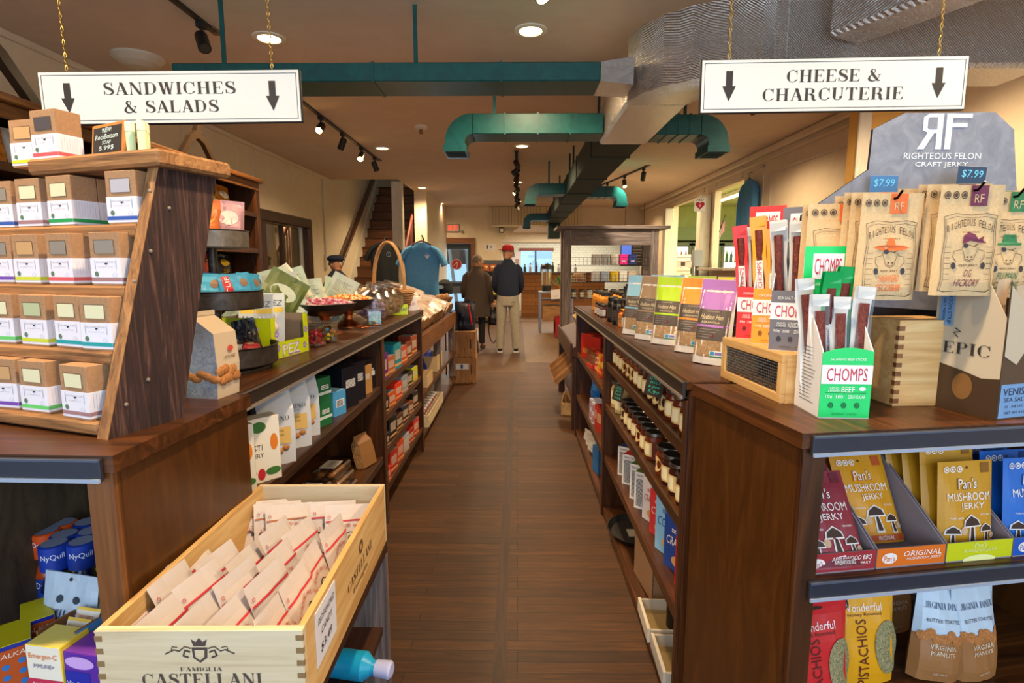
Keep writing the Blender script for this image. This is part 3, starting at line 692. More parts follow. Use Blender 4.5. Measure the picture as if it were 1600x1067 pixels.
# ================================================================ ducts
def rduct(mb, x0, x1, y0, y1, z0, z1, m, c=.006): mb.box(x0, x1, y0, y1, z0, z1, m, c)
def branch(t, x_in, x_out, y0, y1, z0, z1, drop, m='teal'):
    """horizontal arm along X, bending down at its outer end"""
    s = 1 if x_out > x_in else -1; H = z1-z0; rr = H+.06
    mb = MB(); mb.box(x_in, x_out-s*rr, y0, y1, z0, z1, m, .005)
    for k in range(1, 4):
        xx = x_in+(x_out-s*rr-x_in)*k/4; mb.box(xx-.006, xx+.006, y0-.006, y1+.006, z0-.006, z1+.006, m)
    mb.build('arm', t)
    mb = MB(); cx, cz = x_out-s*rr, z0-.06+.0; pts_o = []; pts_i = []
    for k in range(9):
        a = R(90-90*k/8); pts_o.append((cx+s*(H+.06)*cos(a), cz+(H+.06)*sin(a))); pts_i.append((cx+s*.06*cos(a), cz+.06*sin(a)))
    poly = pts_o+[(pts_o[-1][0], cz-drop), (pts_i[-1][0], cz-drop)]+pts_i[::-1]
    mb.prism(poly, y0-.004, y1+.004, m)
    mb.build('elbow', t)
    mb = MB(); a, b = sorted((pts_i[-1][0], pts_o[-1][0])); mb.box(a-.012, b+.012, y0-.015, y1+.015, cz-drop-.05, cz-drop, m)
    for k in range(4): mb.box(a, b, y0+.02+(y1-y0-.04)*k/4, y0+.03+(y1-y0-.04)*k/4, cz-drop-.056, cz-drop-.05, '#0c201c')
    mb.build('vent_mouth', t)
def hanger(t, x, y, z0, m='teal'): mb = MB(); mb.box(x-.012, x+.012, y-.004, y+.004, z0, CEIL, m); mb.build('hanger_strap', t)
t = thing('main_duct', 'long dark green rectangular ceiling duct running away down the shop', 'air duct', (0, 0, 0))
mb = MB(); rduct(mb, .68, 1.03, 4.68, 13.4, 2.45, 2.7, 'duct_dark')
for y in (5.3, 6.6, 7.9, 9.2, 10.5, 11.8): mb.box(.672, 1.038, y, y+.02, 2.442, 2.708, 'duct_dark')
mb.build('duct_run', t)
for y in (5.0, 5.9, 7.2, 7.7, 9.5, 11.0): hanger(t, .7, y, 2.7, '#1c2a24'); hanger(t, 1.01, y+.05, 2.7, '#1c2a24')
t = thing('foil_duct', 'silver foil-wrapped duct curving from the right wall into the green duct', 'air duct', (0, 0, 0))
mb = MB(); rduct(mb, .66, 1.05, 3.55, 4.68, 2.43, 2.72, 'foil', .02); mb.build('straight_wrap', t)
# quarter elbow: outside towards the camera and the left
mb = MB(); cx, cy = 1.33, 3.55; n = 12; vs_ = []
for k in range(n+1):
    a = R(180+90*k/n)
    for r_, z in ((.67, 2.43), (.67, 2.8), (.28, 2.8), (.28, 2.43)):
        e = .006*((k % 2)*2-1) if r_ > .5 else 0
        vs_.append((cx+(r_+e)*cos(a), cy+(r_+e)*sin(a)*.85, z))
fs = [(k*4+j, k*4+(j+1) % 4, k*4+4+(j+1) % 4, k*4+4+j) for k in range(n) for j in range(4)]
mb.add(vs_, fs, 'foil', True); mb.build('elbow_wrap', t)
mb = MB(); rduct(mb, 1.33, 2.7, 2.98, 3.31, 2.45, 2.8, 'foil', .02); mb.build('cross_wrap', t)
mb = MB(); mb.box(1.3, 1.36, 2.96, 3.33, 2.43, 2.82, 'foil', .01); mb.build('tape_band', t)
t = thing('foil_branch', 'foil-wrapped duct coming down diagonally over the right hanging sign', 'air duct', (0, 0, 0))
mb = MB(); mb.T = Matrix.Translation((1.62, 2.95, 2.66)) @ Euler((0, 0, R(-62))).to_matrix().to_4x4(); mb.box(0, .95, -.12, .12, -.1, .16, 'foil', .02); mb.build('wrap', t)
mb = MB(); mb.T = Matrix.Translation((2.02, 2.1, 2.66)) @ Euler((0, 0, R(-62))).to_matrix().to_4x4(); mb.box(0, 1.0, -.17, .17, -.14, .2, 'teal', .01); mb.build('green_end', t)
t = thing('flat_duct_arm', 'long flat green duct arm crossing left behind the left sign', 'air duct', (0, 0, 0))
mb = MB(); rduct(mb, -1.9, .45, 3.17, 3.44, 2.45, 2.55, 'teal')
for x in (-.8, -.1): mb.box(x, x+.012, 3.165, 3.445, 2.446, 2.554, 'teal')
mb.build('arm', t); hanger(t, -1.62, 3.2, 2.55); hanger(t, -.6, 3.42, 2.55)
mb = MB(); mb.add([(.45, 3.17, 2.45), (.45, 3.44, 2.45), (.45, 3.44, 2.55), (.45, 3.17, 2.55), (.655, 3.3, 2.47), (.655, 3.55, 2.47), (.655, 3.55, 2.62), (.655, 3.3, 2.62)], [(0, 1, 5, 4), (1, 2, 6, 5), (2, 3, 7, 6), (3, 0, 4, 7)], 'foil'); mb.build('foil_joint', t)
t = thing('air_duct_arm', 'green duct arm bending down over the middle of the aisle, left of the foil duct', 'air duct', (0, 0, 0), 0, 'bent green duct arms')
branch(t, .65, -.56, 4.38, 4.66, 2.45, 2.6, .02); hanger(t, -.18, 4.4, 2.6)
t = thing('air_duct_arm', 'green duct arm bending down right of the foil duct, above the starburst lamp', 'air duct', (0, 0, 0), 0, 'bent green duct arms')
branch(t, 1.06, 1.62, 4.42, 4.7, 2.45, 2.6, .02); hanger(t, 1.3, 4.5, 2.6)
t = thing('air_duct_arm', 'second green duct arm bending down at left farther down the shop', 'air duct', (0, 0, 0), 0, 'bent green duct arms')
branch(t, .68, .1, 8.1, 8.4, 2.47, 2.62, .03); hanger(t, .45, 8.25, 2.62)
t = thing('air_duct_arm', 'second green duct arm bending down at right farther down the shop', 'air duct', (0, 0, 0), 0, 'bent green duct arms')
branch(t, 1.03, 1.62, 8.4, 8.7, 2.47, 2.62, .03); hanger(t, 1.25, 8.55, 2.62)
t = thing('air_duct_arm', 'farthest green duct arm bending down left, near the pale soffit', 'air duct', (0, 0, 0), 0, 'bent green duct arms')
branch(t, .68, .12, 12.4, 12.7, 2.45, 2.6, .06)
t = thing('duct_drop', 'boxy dark green duct end dropping from the far end of the main duct', 'air duct', (0, 0, 0)); mb = MB(); mb.box(.72, 1.0, 13.3, 13.6, 2.1, 2.45, 'duct_dark', .005); mb.build('drop_box', t)

# ================================================================ hanging signs
def hang_sign(name, label, loc, rz, lines, roll):
    t = thing(name, label, 'hanging sign', loc, (0, R(roll), R(rz))); w, h = .855, .168
    mb = MB(); mb.box(-w/2, w/2, 0, .014, 0, h, '#1c1418s', .002); mb.build('board_edge', t)
    mb = MB(); mb.box(-w/2+.004, w/2-.004, -.003, 0, .003, h-.003, '#c3cbceS'[:7]+'s'); mb.build('board', t)
    mb = MB(); e = -.0042
    for x0, x1, z0, z1 in ((-w/2+.012, w/2-.012, .012, .0135), (-w/2+.012, w/2-.012, h-.0135, h-.012), (-w/2+.012, -w/2+.0135, .012, h-.012), (w/2-.0135, w/2-.012, .012, h-.012)): mb.quad((x0, e, z0), (x1, e, z0), (x1, e, z1), (x0, e, z1), '#141016')
    for s_ in (-1, 1):
        cx = s_*.335; mb.poly([(cx-.011, e, h*.78), (cx+.011, e, h*.78), (cx+.011, e, h*.5), (cx+.022, e, h*.5), (cx, e, h*.22), (cx-.022, e, h*.5), (cx-.011, e, h*.5)], '#141016')
    for s_, z, ww in lines: mb.text(s_, '#141016', (0, e, z), ww, .038, font='d')
    mb.build('lettering', t)
    for s_ in (-1, 1):
        mb = MB(); L = CEIL-loc[2]-h; n = int(L/.02)
        for k in range(n):
            z = h+L*k/n; a = (k % 2)*pi/2
            mb.tube([(s_*.335+.0045*cos(a+b), .007+.0045*sin(a+b)*0+.0045*sin(a)*cos(b), z+.012+.012*sin(b)) for b in (0, pi/2, pi, 3*pi/2)], .0018, '#c8a860k', 4, closed=True)
        mb.build('chain', t)
    return t
hang_sign('hanging_sign', 'white hanging sign for sandwiches and salads at upper left', (-1.145, 1.9, 1.918), 1.5, (('SANDWICHES', .112, .43), ('& SALADS', .055, .31)), -.9)
hang_sign('hanging_sign', 'white hanging sign for cheese and charcuterie at upper right', (1.025, 1.9, 1.95), -1, (('CHEESE &', .112, .3), ('CHARCUTERIE', .055, .45)), -.4)
# ================================================================ the counters
TOP = 1.12
def rail(mb, x0, x1, y, z1, h=.042, out=-1):
    """grey price rail on a shelf front (front faces -Y)"""
    mb.box(x0, x1, y-.010, y, z1-h, z1, '#262b38s', .002); mb.box(x0, x1, y-.014, y-.010, z1-h, z1-h+.007, '#9aa6b8g'); mb.box(x0, x1, y-.013, y-.010, z1-.004, z1, '#4c5668g')
def endcap(name, label, loc, rz, side, w, shelves, inner):
    """cabinet facing -Y; side = +1: its finished side panel is at local x=0 (right), body extends to -w"""
    t = thing(name, label, 'cabinet', loc, rz); s = -side; d = .46
    X = lambda a, b: (min(s*a, s*b), max(s*a, s*b))
    k = math.tan(rz)*(side < 0)
    mb = MB(); x0, x1 = X(-.012, w); mb.prism([(x0, -.008), (x1, -.008), (x1, d-k*x1), (x0, d-k*x0)], TOP-.032, TOP, 'stained_y' if side < 0 else 'stained_x', 'z'); mb.build('top', t)
    mb = MB(); x0, x1 = X(0, .028); mb.box(x0, x1, .012, d, 0, TOP-.032, 'panel_side'); mb.build('side_panel', t)
    mb = MB(); x0, x1 = X(0, .05); mb.box(x0, x1, 0, .025, 0, TOP-.033, 'stainedlight_z' if side > 0 else 'stained_z', .003); mb.build('corner_post', t)
    mb = MB(); x0, x1 = X(w-.03, w); mb.box(x0, x1, .0, d-k*x1, 0, TOP-.032, 'panel_side'); mb.build('far_side', t)
    mb = MB(); x0, x1 = X(.028, w-.03); mb.prism([(x0, d-.015-k*x0), (x1, d-.015-k*x1), (x1, d-k*x1), (x0, d-k*x0)], 0, TOP-.032, inner, 'z'); mb.build('back_panel', t)
    mb = MB(); x0, x1 = X(0.006, w); rail(mb, x0, x1, -.008, TOP-.004); mb.build('price_rail', t)
    for z in shelves:
        mb = MB(); x0, x1 = X(.03, w-.03); mb.prism([(x0, 0), (x1, 0), (x1, d-.016-k*x1), (x0, d-.016-k*x0)], z-.025, z, 'stained_x', 'z'); mb.build('shelf', t)
        if side < 0: mb = MB(); rail(mb, x0, x1, .0, z-.002); mb.build('price_rail', t)
    return t
LE = V3((-.722, .93, 0))
left_end = endcap('end_cabinet', 'stained wood end cabinet at left carrying the tiered soap rack', LE, R(-2), 1, .75, (.62, .3), 'aged_panel')
mb = MB(); mb.box(-.72, -.3, .03, .04, TOP-.075, TOP-.034, 'oldpine_x'); mb.build('top_apron', left_end)
mb = MB(); mb.box(-.45, -.43, .05, .44, .62, TOP-.034, 'back_board'); mb.build('divider', left_end)
RE = V3((.578, 1.075, 0))
RROT = R(9)
right_end = endcap('end_cabinet', 'stained wood end cabinet at right with snack bags on its shelves', RE, RROT, -1, .9, (.80, .475, .18), 'darkwood_z')

def aisle_unit(name, label, x, side, ys, shelfsets, depth):
    """long counter along Y with its open front at world X=x; side=-1 body extends to -X (left counter)"""
    t = thing(name, label, 'counter', (x, ys[0], 0)); Xr = lambda a, b: (min(side*a, side*b), max(side*a, side*b)); L = ys[-1]-ys[0]
    mb = MB(); a, b = Xr(-.01, depth); mb.box(a, b, 0, L, TOP-.03, TOP, 'stained_y', .004); mb.build('top', t)
    mb = MB(); a, b = Xr(-.022, -.010); mb.box(a, b, 0, L, TOP-.052, TOP-.002, '#2a221es', .002); a, b = Xr(-.027, -.020); mb.box(a, b, 0, L, TOP-.052, TOP-.044, '#8c8078g'); a, b = Xr(-.025, -.02); mb.box(a, b, 0, L, TOP-.006, TOP-.002, '#6a5c50g'); mb.build('price_rail', t)
    mb = MB(); a, b = Xr(depth-.015, depth); mb.box(a, b, 0, L, 0, TOP-.03, 'back_board'); mb.build('back_panel', t)
    for i, y in enumerate(ys):
        yy = y-ys[0]; y0 = max(yy-.02, 0); y1 = min(yy+.02, L)
        mb = MB(); a, b = Xr(0, depth-.015); mb.box(a, b, y0, y1+.0, 0, TOP-.031, 'stained_z'); a, b = Xr(-.009, .0); mb.box(a, b, max(yy-.03, 0), min(yy+.03, L), 0, TOP-.06, 'stained_z', .002); mb.build('upright', t)
    for i, zs in enumerate(shelfsets):
        y0 = ys[i]-ys[0]+.03; y1 = ys[i+1]-ys[0]-.03
        for z in zs:
            mb = MB(); a, b = Xr(.012, depth-.016); mb.box(a, b, y0, y1, z-.022, z, 'stained_y'); a, b = Xr(0, .012); mb.box(a, b, y0, y1, z-.04, z+.002, 'darkwood_y' if side < 0 and i == 0 else 'stained_y', .002)
            mb.build('shelf', t)
    return t
LX, RX = -.745, .5
LY = (1.40, 2.97, 4.2); RY = (1.57, 3.1, 4.62)
left_counter = aisle_unit('shelf_counter', 'long stained wood counter with open shelves on the left of the aisle', LX, -1, LY, ((.80, .40, .06), (.81, .61, .41, .2)), .5)
right_counter = aisle_unit('shelf_counter', 'long stained wood counter with open shelves on the right of the aisle', RX, 1, RY, ((.915, .675, .37, .05), (.73, .37, .06)), .52)
# ================================================================ generators for packs
class Pouch:
    def __init__(s, w, h, d, top=.1, seed=0, wr=.0025, flare=0.0, box=.3, zig=False):
        s.w, s.h, s.d, s.top, s.wr, s.flare, s.bx = w, h, d, top, wr, flare, box
        r = random.Random(seed); s.ph = [r.uniform(0, 6.28) for _ in range(6)]
    def hw(s, z): return s.w/2*(1+s.flare*(z/s.h))
    def t(s, x, z):
        v = max(0, min(1, z/s.h)); u = min(1, abs(x)/s.hw(z))
        k = max(0, min(1, (v-s.bx)/(1-s.top-s.bx)))
        p = (1-k**1.7)*(.82+.18*min(1, v/.12))
        p *= max(0, 1-u**3.5)**.6
        n = sin(x/s.w*9+s.ph[0]+v*5)*.5+sin(v*17+s.ph[1]+x/s.w*4)*.35+sin(x/s.w*21+v*9+s.ph[2])*.3
        return s.d/2*p+.0008+s.wr*n*(1-u**4)*(.4+.6*p)
    def shell(s, mb, bands, back, nx=10, nz=16, y0=0):
        for side, bs in ((-1, bands), (1, back if isinstance(back, list) else [(1, back)])):
            for j in range(nz):
                z0, z1 = s.h*j/nz, s.h*(j+1)/nz
                m = next((mm for vt, mm in bs if (j+.5)/nz <= vt+1e-6), bs[-1][1])
                for i in range(nx):
                    P = []
                    for (a, b) in ((i, j), (i+1, j), (i+1, j+1), (i, j+1)):
                        z = s.h*b/nz; x = (2*a/nx-1)*s.hw(z); tt = s.t(x, z)
                        if a in (0, nx): tt = 0
                        P.append((x, side*tt, z))
                    mb.add(P if side < 0 else P[::-1], [(0, 1, 2, 3)], m, True)
        P = [((2*a/nx-1)*s.hw(0), (0 if a in (0, nx) else sd*s.t((2*a/nx-1)*s.hw(0), 0)), 0) for sd, rg in ((-1, range(nx+1)), (1, range(nx-1, 0, -1))) for a in rg]
        mb.add(P[::-1], [tuple(range(len(P)))], bands[0][1])
    def P(s, x, z, e=.0012): return (x, -s.t(x, z)-e, z)
    def rect(s, mb, x0, x1, z0, z1, m, e=.0008, n=6):
        for i in range(n):
            for j in range(n):
                q = [(x0+(x1-x0)*a/n, z0+(z1-z0)*b/n) for a, b in ((i, j), (i+1, j), (i+1, j+1), (i, j+1))]
                mb.add([s.P(a, b, e) for a, b in q], [(0, 1, 2, 3)], m, True)
    def text(s, mb, t, m, x, z, w=None, h=None, e=.0018, font=None, slant=0, side=1):
        mb.text(t, m, (x, 0, z), w, h, fn=lambda a, b: (a, -s.t(a, b)-e, b), font=font, slant=slant)
    def disc(s, mb, x, z, r, m, e=.0014, rz=None, seg=16, ri=0):
        rz = rz or r; vs_ = [(x, z)]+[(x+r*cos(2*pi*k/seg), z+rz*sin(2*pi*k/seg)) for k in range(seg)]
        if ri:
            o = vs_[1:]; i_ = [(x+r*ri*cos(2*pi*k/seg), z+rz*ri*sin(2*pi*k/seg)) for k in range(seg)]
            mb.add([s.P(a, b, e) for a, b in o+i_], [(k, (k+1) % seg, seg+(k+1) % seg, seg+k) for k in range(seg)], m)
        else: mb.add([s.P(a, b, e) for a, b in vs_], [(0, k+1, (k+1) % seg+1) for k in range(seg)], m)
    def poly(s, mb, pts, m, e=.0014):
        pts3 = [V3((a, b, 0)) for a, b in pts]
        mb.add([s.P(a, b, e) for a, b in pts], [tuple(t) for t in tessellate_polygon([pts3])], m)
    def line(s, mb, x0, z0, x1, z1, w, m, e=.0016, n=4):
        L = sqrt((x1-x0)**2+(z1-z0)**2) or 1; nx, nz = -(z1-z0)/L*w/2, (x1-x0)/L*w/2
        for k in range(n):
            a = [x0+(x1-x0)*k/n, z0+(z1-z0)*k/n]; b = [x0+(x1-x0)*(k+1)/n, z0+(z1-z0)*(k+1)/n]
            mb.add([s.P(a[0]-nx, a[1]-nz, e), s.P(b[0]-nx, b[1]-nz, e), s.P(b[0]+nx, b[1]+nz, e), s.P(a[0]+nx, a[1]+nz, e)], [(0, 1, 2, 3)], m)
    def stroke(s, mb, pts, w, m, e=.0016):
        for a, b in zip(pts, pts[1:]): s.line(mb, a[0], a[1], b[0], b[1], w, m, e, 2)

def smallprint(mb, x0, x1, z0, z1, m, n, y=-.0012, seed=1):
    r = random.Random(seed)
    for k in range(n):
        z = z1-(z1-z0)*(k+.5)/n; h = (z1-z0)/n*.32; x = x0
        while x < x1-.002:
            l = r.uniform(.003, .012); mb.quad((x, y, z-h), (min(x+l, x1), y, z-h), (min(x+l, x1), y, z+h), (x, y, z+h), m); x += l+.0015

def carton(r, w, d, h, front, top=None, side=None, lines=(), stripes=(), back=None, sl=()):
    """closed box, front -Y. stripes: (z0,z1,mat) as fractions; lines: (text, mat, fx, fz, fw, fh, slant); sl: the same on the right-hand side"""
    mb = MB(); mb.box(-w/2, w/2, -d/2, d/2, 0, h, side or front, .0012, tm=top or front, fm=front); mb.build('carton_body', r)
    if stripes or lines or sl:
        mb = MB(); y = -d/2-.0006
        for a, b, m, *xx in stripes:
            x0, x1 = (xx+[0, 1])[:2] if xx else (0, 1)
            mb.quad((-w/2+w*x0, y, h*a), (-w/2+w*x1, y, h*a), (-w/2+w*x1, y, h*b), (-w/2+w*x0, y, h*b), m)
        for i, ln in enumerate(lines):
            t, m, fx, fz, fw, fh = ln[:6]
            if t == '*': smallprint(mb, -w/2+w*(fx-fw/2), -w/2+w*(fx+fw/2), h*(fz-fh/2), h*(fz+fh/2), m, max(2, int(h*fh/.006)), y-.0006, i)
            elif t == 'o': mb.disc((w*(fx-.5), y-.0006, h*fz), w*fw/2, m, r2=h*fh/2)
            else: mb.text(t, m, (w*(fx-.5), y-.001, h*fz), w*fw, h*fh if fh else None, slant=ln[6] if len(ln) > 6 else 0)
        for i, ln in enumerate(sl):
            t, m, fx, fz, fw, fh = ln[:6]
            if t == 'r': mb.quad((w/2+.0006, d*(fx-.5-fw/2), h*(fz-fh/2)), (w/2+.0006, d*(fx-.5+fw/2), h*(fz-fh/2)), (w/2+.0006, d*(fx-.5+fw/2), h*(fz+fh/2)), (w/2+.0006, d*(fx-.5-fw/2), h*(fz+fh/2)), m)
            else: mb.text(t, m, (w/2+.0012, d*(fx-.5), h*fz), d*fw, h*fh, U=(0, 1, 0))
        mb.build('printed_label', r)

def tray(r, w, d, h, hb, front, inside='#8a7f7cm', lines=(), name='case', side=None):
    """open display case: low front, sloping sides, tall back"""
    mb = MB(); t = .003; sm = side or front
    mb.box(-w/2, w/2, -d/2, d/2, 0, t, inside)
    mb.box(-w/2, w/2, -d/2, -d/2+t, t, h, inside, fm=front)
    mb.box(-w/2, w/2, d/2-t, d/2, t, hb, inside)
    for s_ in (-1, 1):
        x0, x1 = (-w/2, -w/2+t) if s_ < 0 else (w/2-t, w/2)
        mb.prism([(-d/2+t, t), (d/2-t, t), (d/2-t, hb), (d/2-t-.03, hb), (-d/2+t, h)], x0, x1, inside, 'x')
    o = mb.build('tray_body', r)
    if lines:
        mb = MB()
        for t_, m, fx, fz, fw, fh, *sl in lines:
            if t_ == 'o': mb.disc((w*(fx-.5), -d/2-.0008, h*fz), w*fw/2, m, r2=h*fh/2, seg=20)
            elif t_ == 'r': mb.quad((w*(fx-fw/2-.5), -d/2-.0008, h*(fz-fh/2)), (w*(fx+fw/2-.5), -d/2-.0008, h*(fz-fh/2)), (w*(fx+fw/2-.5), -d/2-.0008, h*(fz+fh/2)), (w*(fx-fw/2-.5), -d/2-.0008, h*(fz+fh/2)), m)
            else: mb.text(t_, m, (w*(fx-.5), -d/2-.0014, h*fz), w*fw, h*fh, slant=sl[0] if sl else 0)
        mb.build('printed_label', r)

def jar(r, rad, h, body, lid, band, shape='round', lidh=.012, lid_top=None):
    mb = MB(); hb = h-lidh
    mb.lathe([(rad*.9, 0), (rad, .004), (rad, hb*.8), (rad*.86, hb*.93), (rad*.84, hb)], body, 20); mb.build('glass_body', r)
    mb = MB(); mb.lathe([(rad*.93, hb-.002), (rad*.96, hb+.002), (rad*.96, h-.001), (rad*.9, h), (rad*.88, h-.0015), (0, h-.001)], [lid, lid, lid, lid, lid_top or lid], 22); mb.build('lid', r)
    if band:
        mb = MB(); n = 10; a0 = -pi/2-.75; a1 = -pi/2+.75; rr = rad+.0008; z0, z1 = hb*.16, hb*.74
        if shape == 'oval':
            cz = (z0+z1)/2; vs_ = [(0, -rr, cz)]
            for k in range(20):
                a = 2*pi*k/20; x = .62*rad*cos(a)*1.15; vs_.append((x, -sqrt(max(rr*rr-x*x, 0)), cz+(z1-z0)/2*sin(a)*1.1))
            mb.add(vs_, [(0, k+1, (k+1) % 20+1) for k in range(20)], band); 
            mb.add([(v[0]*.8, v[1]-.0008, cz+(v[2]-cz)*.8) for v in vs_], [(0, k+1, (k+1) % 20+1) for k in range(20)], '#e4cc88')
            mb.add([(v[0]*.45, v[1]-.0014, cz+(v[2]-cz)*.4) for v in vs_], [(0, k+1, (k+1) % 20+1) for k in range(20)], '#8a6a38')
        else:
            vs_ = [(rr*cos(a0+(a1-a0)*k/n), rr*sin(a0+(a1-a0)*k/n), z) for z in (z0, z1) for k in range(n+1)]
            mb.add(vs_, [(k, k+1, n+2+k, n+1+k) for k in range(n)], band)
            vs_ = [((rr+.0007)*cos(a), (rr+.0007)*sin(a), z) for z in (z0+.007, z1-.007) for a in [(-pi/2-.5+1.0*k/n) for k in range(n+1)]]
            mb.add(vs_, [(k, k+1, n+2+k, n+1+k) for k in range(n)], '#f0e2b4')
        mb.build('paper_label', r)

def bottle(r, rad, h, glass, cap, label=None, neck=.35, caph=.03, lz=(.15, .55)):
    mb = MB(); hn = h*(1-neck)
    mb.lathe([(rad*.9, 0), (rad, .004), (rad, hn*.85), (rad*.8, hn), (rad*.4, hn+h*neck*.35), (rad*.36, h-caph)], glass, 16); mb.build('glass_body', r)
    mb = MB(); mb.lathe([(rad*.44, h-caph), (rad*.46, h-.002), (rad*.4, h)], cap, 14); mb.build('cap', r)
    if label: mb = MB(); mb.lathe([(rad+.0008, hn*lz[0]), (rad+.0008, hn*lz[1])], label, 16, caps=False); mb.build('label', r)

def ex(p): return V3((p[0], p[1], p[2]))
# ================================================================ right end cabinet, top
def RL(x, y, z=TOP): return RE + Matrix.Rotation(RROT, 3, 'Z') @ V3((x, y, 0)) + V3((0, 0, z))
RED = '#c41f33'
def stick_case(r, w, d, hf, hb, colm, flav1, animal, white='#eceef2', sidetxt=False, header=None):
    mb = MB(); t = .002
    mb.box(-w/2, w/2, -d/2, d/2, 0, t, '#b8b4b0')
    # wavy torn front edge
    n = 10; pts = [(-w/2, t)]+[(w/2, t)]+[(w/2-w*k/n, hf+(.0 if colm != '#06cf66s' else .010*sin(k/n*3.1)-.004*(k/n))) for k in range(n+1)]
    mb.prism(pts, -d/2, -d/2+t, colm); mb.box(-w/2, w/2, d/2-t, d/2, t, hb, white, fm=colm)
    for x0 in (-w/2, w/2-t): mb.prism([(-d/2+t, t), (d/2-t, t), (d/2-t, hb*.72), (d/2-.03, hb*.66), (-d/2+d*.35, hf*1.35), (-d/2+t, hf)], x0, x0+t, white if sidetxt else '#dfe3ea', 'x')
    mb.build('carton_body', r)
    mb = MB(); y = -d/2-.0008
    mb.quad((-w/2, y, hf*.52), (w/2, y, hf*.52), (w/2, y, hf*.80), (-w/2, y, hf*.80), '#f2f3f6')
    mb.text('CHOMPS', RED, (0, y-.0008, hf*.66), w*.8, hf*.19)
    mb.text(flav1, '#e8f0ee', (0, y-.0008, hf*.88), w*.7, hf*.045); 
    mb.text('GRASS FED', '#e8f0ee', (-w*.24, y-.0008, hf*.46), w*.2, hf*.035); mb.text('& FINISHED', '#e8f0ee', (-w*.24, y-.0008, hf*.42), w*.22, hf*.035)
    mb.text(animal, '#f2f6f4', (w*.04, y-.0008, hf*.44), w*.26, hf*.085)
    dk = {'#06cf66s': '#045c34', '#e02a20s': '#5c0c0c', '#eda012s': '#7a4a04'}.get(colm, '#2c2a2e')
    mb.disc((w*.32, y-.0008, hf*.45), w*.07, '#e8f0ee', r2=hf*.03); 
    for k, s_ in enumerate(('10g', '100', 'ZERO SUGAR')): mb.text(s_, '#f2f6f4', ((-.33, -.12, .22)[k]*w, y-.0008, hf*.33), (.14, .14, .34)[k]*w, hf*.05)
    for k in range(3): mb.disc(((-.28+.26*k)*w, y-.0008, hf*.2), w*.055, dk, r2=hf*.045, ri=.6, seg=10); mb.disc(((-.28+.26*k)*w, y-.0008, hf*.2), w*.025, dk, r2=hf*.02, seg=6)
    mb.quad((-w*.4, y-.0006, hf*.385), (w*.4, y-.0006, hf*.385), (w*.4, y-.0006, hf*.39), (-w*.4, y-.0006, hf*.39), dk)
    mb.text('24 STICKS  1.15 OZ', dk, (0, y-.0008, hf*.07), w*.5, hf*.03)
    if header:
        yb = d/2-t-.001
        mb.quad((-w*.32, yb, hb*.80), (w*.34, yb, hb*.80), (w*.34, yb, hb*.955), (-w*.32, yb, hb*.955), '#f6f6f6'); mb.text('CHOMPS', RED, (0, yb-.0008, hb*.878), w*.56, hb*.10); mb.text(header, '#e8f4ee', (0, yb-.0008, hb*.765), w*.7, hb*.022)
    if sidetxt:
        rr = random.Random(4)
        for k in range(16):
            z = hf*1.0-k*hf*.055; mb.quad((-w/2-.0008, d*.3, z), (-w/2-.0008, d*.3-rr.uniform(.2, .65)*d, z), (-w/2-.0008, d*.3-.5*d, z+.0016), (-w/2-.0008, d*.3, z+.0016), '#555a60')
    mb.build('printed_label', r)
def stick(r, wrap, meat='jerky', L=.265):
    mb = MB(); n = 8
    vs_ = []
    for k in range(n+1):
        z = L*k/n; f = .018+(.003 if k > n-2 else 0)+.001*sin(k*2.3); vs_ += [(-f, .004*sin(k*1.3), z), (f, -.004*sin(k*1.7), z)]
    mb.add(vs_, [(2*k, 2*k+1, 2*k+3, 2*k+2) for k in range(n)], 'cello' if wrap == 'clear' else wrap, True)
    mb.add([(v[0], v[1]+.012, v[2]) for v in vs_], [(2*k, 2*k+1, 2*k+3, 2*k+2) for k in range(n)], '#dfe6ec' if wrap == 'clear' else wrap, True)
    mb.quad((-.017, .001, L*.9), (.017, -.001, L*.9), (.019, 0, L), (-.019, 0, L), '#dce6ee' if wrap == 'clear' else wrap)
    mb.build('wrapper', r)
    mb = MB(); mb.tube([(0, .005, .012), (.001, .004, L*.4), (0, .005, L*.86)], .0105, meat, 10); mb.build('meat', r)
    if wrap != 'clear':
        mb = MB(); mb.quad((-.009, -.0065, L*.25), (.009, -.0065, L*.25), (.009, -.0065, L*.55), (-.009, -.0065, L*.55), '#f0ece8'); mb.text('CHOMPS', RED, (0, -.0075, L*.4), L*.26, .012, U=(0, 0, 1), W=(-1, 0, 0)); mb.build('printed_label', r)

# green case nearest the camera
GZ = R(-3)
gc = V3((.714, 1.235, TOP))
put(stick_case, (.106, .12, .148, .375, '#06cf66s', 'JALAPENO BEEF STICKS', 'BEEF', '#e4e6ea', True, 'JALAPENO BEEF STICKS'), 'stick_carton', 'green and white open carton of meat sticks at the corner of the right cabinet', 'carton', gc, GZ)
for i, (x, y, tl, tw, wr, z) in enumerate(((-.036, .012, -5, 4, 'clear', .035), (-.031, -.028, -2, 5, 'clear', .0), (-.012, .022, -1, -6, '#10a850g', .05), (.0, -.036, 1, 6, 'clear', -.005), (.034, -.03, 5, 5, 'clear', .018), (.041, .01, 9, 8, '#10a850g', .045), (.014, .036, 3, -4, '#10a850g', .06))):
    put(stick, (wr,), 'meat_stick', ['clear wrapped meat stick at left back of the green carton', 'clear wrapped meat stick at front left of the green carton', 'green wrapped meat stick behind the front left one in the green carton', 'clear wrapped meat stick front and centre in the green carton', 'clear wrapped meat stick at front right of the green carton', 'green wrapped meat stick fanning out right of the green carton', 'green wrapped meat stick at the middle back of the green carton'][i],
        'meat stick', gc+Matrix.Rotation(GZ, 3, 'Z') @ V3((x, y, .004+z)), (R(-tw), R(tl), GZ), 'meat sticks in the green carton')
